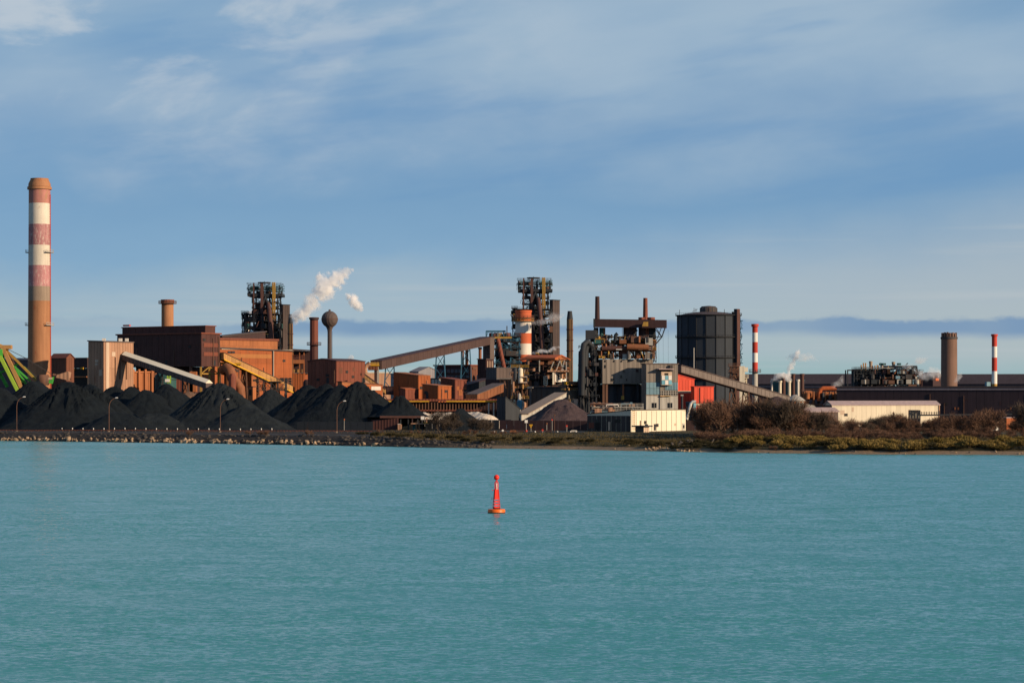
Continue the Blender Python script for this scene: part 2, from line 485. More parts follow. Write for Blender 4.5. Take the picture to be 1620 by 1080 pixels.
class MB:
    def __init__(s):
        s.v = []
        s.f = []
        s.sm = []

    def add(s, verts, faces, smooth=False):
        b = len(s.v)
        s.v += [tuple(p) for p in verts]
        s.f += [[i + b for i in f] for f in faces]
        s.sm += [smooth] * len(faces)
        return s

    def hexa(s, b4, t4):
        return s.add(list(b4) + list(t4), [(3, 2, 1, 0), (4, 5, 6, 7), (0, 1, 5, 4), (1, 2, 6, 5), (2, 3, 7, 6), (3, 0, 4, 7)])

    def box(s, c, size, u=(1, 0)):
        """centre of the base, (along u, across, high), u = horizontal unit direction"""
        c = Vector(c)
        U = Vector((u[0], u[1], 0)) * size[0] / 2
        V = Vector((-u[1], u[0], 0)) * size[1] / 2
        Z = Vector((0, 0, size[2]))
        b = [c - U - V, c + U - V, c + U + V, c - U + V]
        return s.hexa(b, [p + Z for p in b])

    def beam(s, a, b, w, h=None):
        a, b = Vector(a), Vector(b)
        h = h or w
        d = (b - a).normalized()
        up = Vector((0, 0, 1)) if abs(d.z) < 0.98 else Vector((0, 1, 0))
        sd = d.cross(up).normalized()
        u2 = sd.cross(d).normalized()
        q = [(-1, -1), (1, -1), (1, 1), (-1, 1)]
        A = [a + sd * (i * w / 2) + u2 * (j * h / 2) for i, j in q]
        B = [b + sd * (i * w / 2) + u2 * (j * h / 2) for i, j in q]
        return s.add(A + B, [(0, 1, 2, 3), (7, 6, 5, 4), (1, 0, 4, 5), (2, 1, 5, 6), (3, 2, 6, 7), (0, 3, 7, 4)])

    def tube(s, pts, rads, n=10, caps=True):
        pts = [Vector(p) for p in pts]
        if not hasattr(rads, '__len__'):
            rads = [rads] * len(pts)
        rings = []
        prev = None
        for i, p in enumerate(pts):
            d = (pts[min(i + 1, len(pts) - 1)] - pts[max(i - 1, 0)]).normalized()
            if prev is None:
                up = Vector((0, 0, 1)) if abs(d.z) < 0.9 else Vector((1, 0, 0))
                sd = d.cross(up).normalized()
            else:
                sd = (prev - d * prev.dot(d)).normalized()
            prev = sd
            u2 = d.cross(sd).normalized()
            rings.append([p + (sd * math.cos(2 * math.pi * k / n) + u2 * math.sin(2 * math.pi * k / n)) * rads[i] for k in range(n)])
        vs = [q for r in rings for q in r]
        fs = []
        for i in range(len(pts) - 1):
            for k in range(n):
                k2 = (k + 1) % n
                fs.append((i * n + k, i * n + k2, (i + 1) * n + k2, (i + 1) * n + k))
        s.add(vs, fs, n > 6)
        if caps:
            m = (len(pts) - 1) * n
            b = len(s.v) - len(vs)
            s.f.append([b + k for k in reversed(range(n))]); s.sm.append(False)
            s.f.append([b + m + k for k in range(n)]); s.sm.append(False)
        return s

    def lathe(s, c, prof, n=32, caps=True):
        c = Vector(c)
        vs, fs = [], []
        for r, z in prof:
            for k in range(n):
                a = 2 * math.pi * k / n
                vs.append(c + Vector((r * math.cos(a), r * math.sin(a), z)))
        for i in range(len(prof) - 1):
            for k in range(n):
                k2 = (k + 1) % n
                fs.append((i * n + k, i * n + k2, (i + 1) * n + k2, (i + 1) * n + k))
        s.add(vs, fs, True)
        if caps:
            b = len(s.v) - len(vs)
            m = (len(prof) - 1) * n
            s.f.append([b + k for k in reversed(range(n))]); s.sm.append(False)
            s.f.append([b + m + k for k in range(n)]); s.sm.append(False)
        return s

    def build(s, name, mat, parent=None):
        me = bpy.data.meshes.new(name)
        off = wloc(parent) if parent is not None else Vector((0, 0, 0))
        me.from_pydata([(p[0] - off.x, p[1] - off.y, p[2] - off.z) for p in s.v], [], s.f)
        me.polygons.foreach_set('use_smooth', s.sm)
        me.materials.append(MATS[mat])
        if any(s.sm):
            me.set_sharp_from_angle(angle=math.radians(40))
        me.update()
        o = bpy.data.objects.new(name, me)
        COL.objects.link(o)
        if parent is not None:
            o.parent = parent
        return o


def single(mb, name, mat, label, cat, loc, group=None):
    """a thing that is one mesh; its origin at loc"""
    loc = Vector(loc)
    mb.v = [tuple(Vector(p) - loc) for p in mb.v]
    o = mb.build(name, mat)
    o.location = loc
    o['label'] = label
    o['category'] = cat
    if group:
        o['group'] = group
    return o


def copy_piece(o, delta):
    c = o.copy()
    COL.objects.link(c)
    c.parent = o.parent
    c.location = Vector(o.location) + Vector(delta)
    return c


def copy_tree(o, parent=None):
    c = o.copy()
    COL.objects.link(c)
    c.parent = parent
    for ch in o.children:
        copy_tree(ch, c)
    return c


class Bld:
    """a building seen over its near corner: face L runs back to the left, face R back to the right"""
    def __init__(s, name, label, cat, pc, pl, pr, pt, D, z0=G, r=55, ztop=None, group=None, parent=None):
        a = math.radians(r)
        s.C = Vector((gx(pc, D), D, 0))
        s.d = {'L': Vector((-math.sin(a), math.cos(a), 0)), 'R': Vector((math.cos(a), math.sin(a), 0))}
        s.n = {'R': Vector((math.sin(a), -math.cos(a), 0)), 'L': Vector((-math.cos(a), -math.sin(a), 0))}
        s.z0 = z0
        s.z1 = ztop if ztop is not None else zz(pt, D)
        s.len = {'L': s.t_at('L', pl), 'R': s.t_at('R', pr)}
        mid = s.C + s.d['L'] * s.len['L'] / 2 + s.d['R'] * s.len['R'] / 2
        if parent is None:
            s.root = thing(name, label, cat, (mid.x, mid.y, z0), group)
        else:
            s.root = parent

    def t_at(s, face, px):
        q = (px - CX) / F
        d = s.d[face]
        return (q * s.C.y - s.C.x) / (d.x - q * d.y)

    def pt(s, face, t, z, out=0.0):
        p = s.C + s.d[face] * t + s.n[face] * out
        return Vector((p.x, p.y, z))

    def at(s, face, px, py, out=0.0):
        t = s.t_at(face, px)
        p = s.pt(face, t, 0, out)
        return Vector((p.x, p.y, zz(py, p.y)))

    def corners(s, grow=0.0):
        L, W = s.len['L'], s.len['R']
        c = []
        for l, w in ((-grow, -grow), (-grow, W + grow), (L + grow, W + grow), (L + grow, -grow)):
            c.append(s.C + s.d['L'] * l + s.d['R'] * w)
        return c       # near corner, right end, far, left end

    def body(s, mat, name='wall', dz=(0, 0, 0, 0), z0=None, z1=None):
        c = s.corners()
        b0 = s.z0 if z0 is None else z0
        b1 = s.z1 if z1 is None else z1
        return MB().hexa([Vector((p.x, p.y, b0)) for p in c], [Vector((p.x, p.y, b1 + k)) for p, k in zip(c, dz)]).build(name, mat, s.root)

    def roof(s, mat, grow=0.4, th=0.5, name='roof', dz=(0, 0, 0, 0), gap=0.003):
        c = s.corners(grow)
        return MB().hexa([Vector((p.x, p.y, s.z1 + gap + k)) for p, k in zip(c, dz)], [Vector((p.x, p.y, s.z1 + gap + th + k)) for p, k in zip(c, dz)]).build(name, mat, s.root)

    def gable(s, mat, h, along='L', grow=0.5, th=0.35, name='roof', wall=None):
        """pitched roof, ridge parallel to the face named; gable walls close the ends"""
        L, W = s.len['L'], s.len['R']
        def q(l, w, z):
            p = s.C + s.d['L'] * l + s.d['R'] * w
            return Vector((p.x, p.y, z))
        z = s.z1
        m = MB()
        if along == 'L':
            e = [(-grow, L + grow)]
            for w0, w1 in ((-grow, W / 2), (W + grow, W / 2)):
                zl = z - h * grow / (W / 2)
                a = [q(-grow, w0, zl), q(-grow, w1, z + h), q(L + grow, w1, z + h), q(L + grow, w0, zl)]
                m.hexa([p + Vector((0, 0, 0.01)) for p in a], [p + Vector((0, 0, th)) for p in a])
            g = [[q(t, 0, z), q(t, W, z), q(t, W / 2, z + h - 0.02)] for t in (0, L)]
        else:
            for l0, l1 in ((-grow, L / 2), (L + grow, L / 2)):
                zl = z - h * grow / (L / 2)
                a = [q(l0, -grow, zl), q(l1, -grow, z + h), q(l1, W + grow, z + h), q(l0, W + grow, zl)]
                m.hexa([p + Vector((0, 0, 0.01)) for p in a], [p + Vector((0, 0, th)) for p in a])
            g = [[q(0, t, z), q(L, t, z), q(L / 2, t, z + h - 0.02)] for t in (0, W)]
        r = m.build(name, mat, s.root)
        if wall:
            MB().add(g[0] + g[1], [(0, 1, 2), (5, 4, 3), (0, 3, 4, 1), (1, 4, 5, 2), (2, 5, 3, 0)]).build('gable_wall', wall, s.root)
        return r

    def slab(s, face, t0, t1, z0, z1, mat, name, th=0.15, out=0.0, parent=None):
        b = [s.pt(face, t0, z0, out), s.pt(face, t1, z0, out), s.pt(face, t1, z0, out + th), s.pt(face, t0, z0, out + th)]
        if face == 'R':
            b = b[::-1]
        dz = Vector((0, 0, z1 - z0))
        return MB().hexa(b, [p + dz for p in b]).build(name, mat, parent or s.root)

    def patch(s, face, px0, px1, py0, py1, mat, name, th=0.15, out=0.003, parent=None):
        t0, t1 = sorted((s.t_at(face, px0), s.t_at(face, px1)))
        ym = s.pt(face, (t0 + t1) / 2, 0).y
        z0, z1 = sorted((zz(py0, ym), zz(py1, ym)))
        return s.slab(face, t0, t1, z0, z1, mat, name, th, out, parent)

    def panels(s, face, nx, nz, mat, name='panel', z0=None, z1=None, gap=0.14, th=0.10, t0=0.0, t1=None, out=0.004):
        z0 = s.z0 if z0 is None else z0
        z1 = s.z1 if z1 is None else z1
        t1 = s.len[face] if t1 is None else t1
        w = (t1 - t0) / nx
        h = (z1 - z0) / nz
        o = s.slab(face, t0 + gap / 2, t0 + w - gap / 2, z0 + gap / 2, z0 + h - gap / 2, mat, name, th, out)
        for i in range(nx):
            for j in range(nz):
                if i or j:
                    copy_piece(o, s.d[face] * (w * i) + Vector((0, 0, h * j)))
        return o


def dress(b, face, n, seed, z0, z1, patch_mat, out=0.112):
    """small fittings on a sheet wall: patched sheets, louvres, pipes, a door at the foot"""
    r = random.Random(seed)
    L = b.len[face]
    for i in range(n):
        t = r.uniform(.04, .93) * L
        k = r.random()
        if k < .4:
            w_, h_ = r.uniform(.8, 2.6), r.uniform(.8, 3.0)
            z = r.uniform(z0, z1 - h_)
            b.slab(face, t, t + w_, z, z + h_, patch_mat, 'patch_sheet', .03, out)
        elif k < .65:
            z = r.uniform(z0 + .5, z1 - 2)
            lv = b.slab(face, t, t + 1.6, z, z + 1.1, 'hole', 'vent', .08, out)
            for q in range(3):
                b.slab(face, t, t + 1.6, z + .1 + q * .36, z + .26 + q * .36, 'steel_mid', 'louvre', .12, out + .083, lv)
        elif k < .85:
            zt = r.uniform(z0 + (z1 - z0) * .5, z1)
            b.slab(face, t, t + .28, z0, zt, 'steel_rusty', 'downpipe', .28, out)
        else:
            b.slab(face, t, t + 1.4, z0, z0 + 2.3, 'steel_dark', 'door', .08, out)


def chimney(name, label, px, D, py_top, r_top, r_base, bands, rim=None, platforms=(), group=None, z0=G, n=36, stubs=False):
    """round stack; bands = [(py, material), ...] from the top down, each band running to the next"""
    X = gx(px, D)
    zt = zz(py_top, D)
    root = thing(name, label, 'chimney', (X, D, z0), group)
    rad = lambda z: r_base + (r_top - r_base) * (z - z0) / (zt - z0)
    edges = [zz(p, D) for p, _ in bands] + [z0]
    for i, (p, mt) in enumerate(bands):
        a, b = edges[i], edges[i + 1]
        MB().lathe((X, D, 0), [(rad(b), b), (rad((a + b) / 2), (a + b) / 2), (rad(a), a)], n).build('shaft_section', mt, root)
    if rim:
        rh, rw, mt = rim
        MB().lathe((X, D, 0), [(r_top + 0.02, zt - rh), (r_top + rw, zt - rh), (r_top + rw, zt), (r_top + 0.02, zt)], n).build('rim', mt, root)
    MB().lathe((X, D, 0), [(r_top * 0.8, zt + 0.004), (r_top * 0.8, zt + 0.05)], n).build('flue_opening', 'hole', root)
    for py, mt in platforms:
        z = zz(py, D)
        r = rad(z)
        spans = [(0, 20)] if not stubs else [(-2, 2), (8, 12)]
        for s0, s1 in spans:
            vs, fs = [], []
            rl = MB()
            for i, k in enumerate(range(s0, s1 + 1)):
                a = 2 * math.pi * k / 20 - 0.25
                u = Vector((math.cos(a), math.sin(a), 0))
                c = Vector((X, D, 0))
                for rr_, z_ in ((r + .01, z), (r + 1.5, z), (r + 1.5, z + .3), (r + .01, z + .3)):
                    p = c + u * rr_
                    vs.append((p.x, p.y, z_))
                q = c + u * (r + 1.4)
                q.z = z + .3
                rl.beam(q, q + Vector((0, 0, 1.1)), 0.12)
                if i:
                    b4 = (i - 1) * 4
                    fs += [(b4 + j, b4 + 4 + j, b4 + 4 + (j + 1) % 4, b4 + (j + 1) % 4) for j in range(4)]
                    rl.beam(pq + Vector((0, 0, 1.1)), q + Vector((0, 0, 1.1)), 0.12)
                    rl.beam(pq + Vector((0, 0, .6)), q + Vector((0, 0, .6)), 0.1)
                pq = q
            if stubs:
                fs += [(3, 2, 1, 0), tuple(len(vs) - 4 + j for j in range(4))]
            pl = MB().add(vs, fs).build('platform', mt, root)
            rl.build('railing', mt, pl)
    return root


def gallery(name, label, a, b, h, w, side_mat, roof_mat, trestles=(), npan=0, rail=None, leg_mat='steel_mid', roof_th=0.3, group=None, pitch=0.0, cat='conveyor'):
    """covered conveyor bridge; a, b = top edge as (px, py, D); h, w in metres; trestles = fractions with legs"""
    A, B = P(*a), P(*b)
    d = (B - A)
    hd = Vector((d.x, d.y, 0)).normalized()
    sd = Vector((hd.y, -hd.x, 0))
    if sd.y > 0:
        sd = -sd                      # towards the camera
    mid = (A + B) / 2
    root = thing(name, label, cat, (mid.x, mid.y, min(A.z, B.z) - h), group)
    near = lambda p, o=0.0: p + sd * (w / 2 + o)
    far = lambda p, o=0.0: p - sd * (w / 2 + o)
    dn = Vector((0, 0, -h))
    a0 = A; b0 = B
    MB().hexa([far(a0) + dn, near(a0) + dn, near(b0) + dn, far(b0) + dn], [far(a0), near(a0), near(b0), far(b0)]).build('gallery_body', side_mat, root)
    up = Vector((0, 0, roof_th)); e = Vector((0, 0, 0.004))
    MB().hexa([far(a0, .25) + e, near(a0, .25) + e, near(b0, .25) + e, far(b0, .25) + e], [far(a0, .25) + up, near(a0, .25) + up, near(b0, .25) + up, far(b0, .25) + up]).build('roof', roof_mat, root)
    if pitch:
        rg = Vector((0, 0, roof_th + pitch))
        MB().add([far(a0, .25) + up + e, near(a0, .25) + up + e, a0 + rg, far(b0, .25) + up + e, near(b0, .25) + up + e, b0 + rg], [(0, 1, 2), (5, 4, 3), (0, 3, 4, 1), (1, 4, 5, 2), (2, 5, 3, 0)]).build('pitched_roof', roof_mat, root)
    if npan:
        g = 0.10 / max(d.length / npan, 0.2)
        o = None
        for i in range(npan):
            p, q = A + d * ((i + g) / npan), A + d * ((i + 1 - g) / npan)
            if o is None:
                m = MB()
                lo, hi = Vector((0, 0, -h + 0.25)), Vector((0, 0, -0.2))
                m.hexa([near(p, .004) + lo, near(p, .10) + lo, near(q, .10) + lo, near(q, .004) + lo], [near(p, .004) + hi, near(p, .10) + hi, near(q, .10) + hi, near(q, .004) + hi])
                o = m.build('panel', side_mat, root)
            else:
                copy_piece(o, d * (i / npan))
    if rail:
        m = MB()
        for o_ in (0.3,):
            m.beam(near(A, o_) + dn * 1.0, near(B, o_) + dn * 1.0, 0.35, 0.55)
        m.build('walkway_edge', rail, root)
    for t in trestles:
        p = A + d * t
        zt = p.z - h - 0.01
        m = MB()
        for sgn in (-1, 1):
            foot = Vector((p.x, p.y, G)) + sd * (sgn * (w / 2 + 1.2))
            top = Vector((p.x, p.y, zt)) + sd * (sgn * w * 0.38)
            m.beam(foot, top, 0.55)
        kk = max(2, int((zt - G) / 6))
        for i in range(kk):
            z0_, z1_ = i / kk, (i + 1) / kk
            f = lambda s_, u: (Vector((p.x, p.y, G)) + sd * (s_ * (w / 2 + 1.2))) * (1 - u) + (Vector((p.x, p.y, zt)) + sd * (s_ * w * 0.38)) * u
            m.beam(f(-1, z0_), f(1, z1_), 0.25)
            m.beam(f(1, z0_), f(-1, z1_), 0.25)
        m.build('trestle', leg_mat, root)
    return root


def lattice(root, x0, x1, y0, y1, levels, mat='steel_dark', col_w=0.5, nx=2, ny=2, deck=True, rail=True, brace=True, deck_mat=None, rail_mat=None, rng=None):
    """steel frame: columns, decks with railings, diagonal bracing, each a part of its own"""
    rng = rng or random
    xs = [x0 + (x1 - x0) * i / (nx - 1) for i in range(nx)]
    ys = [y0 + (y1 - y0) * i / (ny - 1) for i in range(ny)]
    zb, zt = levels[0], levels[-1]
    o = None
    for x in xs:
        for y in ys:
            if o is None:
                o = MB().beam((x, y, zb), (x, y, zt), col_w).build('column', mat, root)
            else:
                copy_piece(o, (x - xs[0], y - ys[0], 0))
    for i, z in enumerate(levels[1:]):
        if deck:
            MB().box(((x0 + x1) / 2, (y0 + y1) / 2, z), (x1 - x0 + 1.6, y1 - y0 + 1.6, 0.35)).build('deck', deck_mat or mat, root)
        if rail:
            m = MB()
            xa, xb, ya, yb = x0 - .7, x1 + .7, y0 - .7, y1 + .7
            for zh in (0.9, 1.5):
                for p, q in (((xa, ya), (xb, ya)), ((xb, ya), (xb, yb)), ((xb, yb), (xa, yb)), ((xa, yb), (xa, ya))):
                    m.beam((*p, z + zh), (*q, z + zh), 0.13)
            npst = max(2, int((xb - xa) / 2.2))
            for k in range(npst + 1):
                x = xa + (xb - xa) * k / npst
                for y in (ya, yb):
                    m.beam((x, y, z + .35), (x, y, z + 1.5), 0.13)
            m.build('railing', rail_mat or mat, root)
        if brace:
            zl = levels[i]
            m = MB()
            for k in range(nx - 1):
                for y in (ys[0], ys[-1]):
                    s_ = rng.random() < 0.5
                    m.beam((xs[k], y, zl if s_ else z), (xs[k + 1], y, z if s_ else zl), 0.22)
                    if rng.random() < 0.5:
                        m.beam((xs[k], y, z if s_ else zl), (xs[k + 1], y, zl if s_ else z), 0.22)
            for x in (xs[0], xs[-1]):
                m.beam((x, ys[0], zl), (x, ys[-1], z), 0.22)
            m.build('bracing', mat, root)


def clutter(root, n, x0, x1, y0, y1, levels, mats, rng, big=1.0):
    """plant on the decks: ducts, vessels, cabinets, pipe runs"""
    for i in range(n):
        li = rng.randrange(len(levels) - 1)
        z = levels[li] + 0.36
        hmax = levels[li + 1] - levels[li] - 0.4
        x, y = rng.uniform(x0, x1), rng.uniform(y0, y1)
        mt = rng.choice(mats)
        k = rng.random()
        if k < 0.3:
            MB().box((x, y, z), (rng.uniform(1.2, 4) * big, rng.uniform(1.5, 3) * big, min(hmax, rng.uniform(1.2, 3.4) * big))).build('cabinet', mt, root)
        elif k < 0.55:
            r = rng.uniform(0.5, 1.4) * big
            h = min(hmax, rng.uniform(2, 5))
            MB().lathe((x, y, z), [(r, 0), (r, h * .85), (r * .4, h)], 12).build('vessel', mt, root)
        elif k < 0.8:
            r = rng.uniform(0.18, 0.5) * big
            x2 = min(max(x + rng.uniform(-1, 1) * (x1 - x0) * 0.7, x0 - 1), x1 + 1)
            zz_ = z + rng.uniform(0.5, max(0.6, hmax * 0.9))
            MB().tube([(x, y, z), (x, y, zz_), (x2, y, zz_), (x2, y, z)], r, 8).build('pipe', mt, root)
        else:
            r = rng.uniform(0.2, 0.5) * big
            MB().tube([(x, y, z), (x + rng.uniform(-2, 2), y, z + hmax)], r, 8).build('pipe', mt, root)

# ------------------------------------------------------------------ water, ground, shore
SH = [(-260, 692), (0, 697), (250, 700), (500, 704), (700, 708), (900, 711), (1040, 713.5), (1200, 716.5), (1400, 718.5), (1620, 719.5), (1900, 721)]
sh_xy = []
for px, py in SH:
    D = EYE * F / (py - HY)
    sh_xy.append((gx(px, D), D))
SHX = np.array([-40000, -2000] + [p[0] for p in sh_xy] + [2000, 40000], float)
SHY = np.array([1500, 1000] + [p[1] for p in sh_xy] + [640, 900], float)


def shore(x):
    return np.interp(x, SHX, SHY) + 0.9 * np.sin(np.asarray(x) * 0.11) + 0.6 * np.sin(np.asarray(x) * 0.31 + 1.0)


def bank(x, v):
    """ground height at distance v behind the waterline"""
    x = np.asarray(x, float); v = np.asarray(v, float)
    lv = np.interp(v, [-12, 0, 4, 7, 10, 14, 30], [-2.4, -0.05, 1.5, 2.35, 2.75, 2.92, 3.0])
    rv = np.interp(v, [-12, 0, 4, 6, 9, 16, 34, 80, 150], [-1.6, -0.05, 0.55, 0.85, 1.35, 1.75, 2.1, 2.6, 3.0])
    t = np.clip((x + 42) / 40.0, 0, 1)
    t = t * t * (3 - 2 * t)
    nz = (np.sin(x * 0.21 + v * 0.13) + np.sin(x * 0.47 - v * 0.31 + 2) * .6 + np.sin(x * 0.09 + 1.3)) * 0.16
    w = np.clip(v / 8.0, 0, 1) * np.clip((110 - v) / 60.0, 0, 1)
    return lv * (1 - t) + rv * t + nz * w * (0.3 + 0.9 * t)


def ground_z(x, y):
    return float(bank(x, y - float(shore(x))))


xs = np.concatenate([[-40000, -12000, -4000, -1500, -700], np.arange(-320, 321, 3.0), [700, 1500, 4000, 12000, 40000]])
vs = np.array([-12, -4, -1.5, 0, 1, 2, 3, 4, 5, 6, 7, 8.5, 10, 12, 14, 17, 20, 24, 30, 37, 45, 55, 68, 82, 100, 125, 150, 220, 400, 900, 2500, 8000, 25000, 60000], float)
gxm, gvm = np.meshgrid(xs, vs)
gy = shore(gxm) + gvm
gz = bank(gxm, gvm)
verts = np.stack([gxm, gy, gz], -1).reshape(-1, 3)
nc = len(xs)
faces = [(j * nc + i, j * nc + i + 1, (j + 1) * nc + i + 1, (j + 1) * nc + i) for j in range(len(vs) - 1) for i in range(nc - 1)]
m = MB(); m.add(verts.tolist(), faces, True)
ground = m.build('ground', 'yard_ground'); ground['kind'] = 'structure'

m = MB(); m.add([(-40000, -6000, 0), (40000, -6000, 0), (40000, 1600, 0), (-40000, 1600, 0)], [(0, 1, 2, 3)])
water = m.build('water', 'harbour_water'); water['kind'] = 'structure'

# the quay road along the coal yard
m = MB()
rx = np.arange(-330, -20, 4.0)
A = [(x, float(shore(x)) + 14.0, ground_z(x, float(shore(x)) + 14.0) + 0.03) for x in rx]
B = [(x, float(shore(x)) + 21.0, ground_z(x, float(shore(x)) + 21.0) + 0.03) for x in rx]
m.add(A + B, [(i, i + 1, len(A) + i + 1, len(A) + i) for i in range(len(A) - 1)])
road = m.build('quay_road', 'asphalt'); road['kind'] = 'structure'


def rock_mesh(seed, mat):
    r = random.Random(seed)
    bm = bmesh.new()
    bmesh.ops.create_icosphere(bm, subdivisions=1, radius=0.5)
    for v in bm.verts:
        v.co *= r.uniform(0.72, 1.2)
    me = bpy.data.meshes.new('rock')
    bm.to_mesh(me); bm.free()
    me.materials.append(MATS[mat])
    return me


ROCKS = [rock_mesh(i, 'rubble') for i in range(6)]
DROCKS = [rock_mesh(20 + i, 'rubble_dark') for i in range(4)]


def put_rock(me, x, y, s, rr, parent, sink=0.2, name='rock'):
    o = bpy.data.objects.new(name, me)
    o.location = (x, y, max(ground_z(x, y), -0.1) + s * (0.28 - sink))
    o.rotation_euler = (rr.uniform(0, 6), rr.uniform(0, 6), rr.uniform(0, 6))
    o.scale = (s * rr.uniform(0.9, 1.5), s * rr.uniform(0.8, 1.2), s * rr.uniform(0.6, 0.95))
    COL.objects.link(o)
    o.parent = parent
    return o


rr = random.Random(3)
riprap_n = 0
for i in range(225):          # riprap along the coal yard
    px = rr.uniform(-15, 600) if i < 180 else rr.uniform(250, 480)
    if 560 < px and rr.random() < 0.4:
        continue
    D0 = EYE * F / (np.interp(px, [p[0] for p in SH], [p[1] for p in SH]) - HY)
    x = gx(px, D0)
    v = rr.choice((0.2, 0.6, 1.2, 2.0)) + rr.uniform(0, 0.7)
    put_rock(rr.choice(ROCKS), x, float(shore(x)) + v, (rr.uniform(0.45, 1.0) if rr.random() < .6 else rr.uniform(1.0, 1.9)), rr, ground)
rub = MB()
for i in range(420):          # dark broken stone between and above the pale blocks
    px = rr.uniform(-15, 780)
    D0 = EYE * F / (np.interp(px, [p[0] for p in SH], [p[1] for p in SH]) - HY)
    x = gx(px, D0)
    y = float(shore(x)) + rr.uniform(0.3, 10.0)
    s_ = rr.uniform(.35, 1.3)
    src = rr.choice(DROCKS)
    ca, sa = math.cos(i * 1.7), math.sin(i * 1.7)
    zb_ = ground_z(x, y) + s_ * .1
    rub.add([(x + (v.co.x * ca - v.co.y * sa) * s_ * 1.3, y + (v.co.x * sa + v.co.y * ca) * s_, zb_ + v.co.z * s_ * .8) for v in src.vertices], [tuple(p.vertices) for p in src.polygons])
ro = rub.build('rubble', 'rubble_dark', ground); ro['kind'] = 'stuff'
for i in range(40):           # tumbled stones below the white depot
    px = rr.gauss(1055, 22)
    D0 = EYE * F / (np.interp(px, [p[0] for p in SH], [p[1] for p in SH]) - HY)
    x = gx(px, D0)
    put_rock(rr.choice(ROCKS), x, float(shore(x)) + abs(rr.gauss(2.2, 3.0)), rr.uniform(0.5, 1.3), rr, ground)
for i in range(40):           # odd stones on the strand
    px = rr.uniform(650, 1630)
    D0 = EYE * F / (np.interp(px, [p[0] for p in SH], [p[1] for p in SH]) - HY)
    x = gx(px, D0)
    put_rock(rr.choice(ROCKS + DROCKS), x, float(shore(x)) + rr.uniform(0.3, 6.0), rr.uniform(0.3, 0.8), rr, ground)


# ------------------------------------------------------------------ heaps
def seg_dist(X, Y, a, b):
    ax, ay = a; bx, by = b
    dx, dy = bx - ax, by - ay
    L2 = dx * dx + dy * dy + 1e-9
    t = np.clip(((X - ax) * dx + (Y - ay) * dy) / L2, 0, 1)
    return np.hypot(X - ax - t * dx, Y - ay - t * dy), t


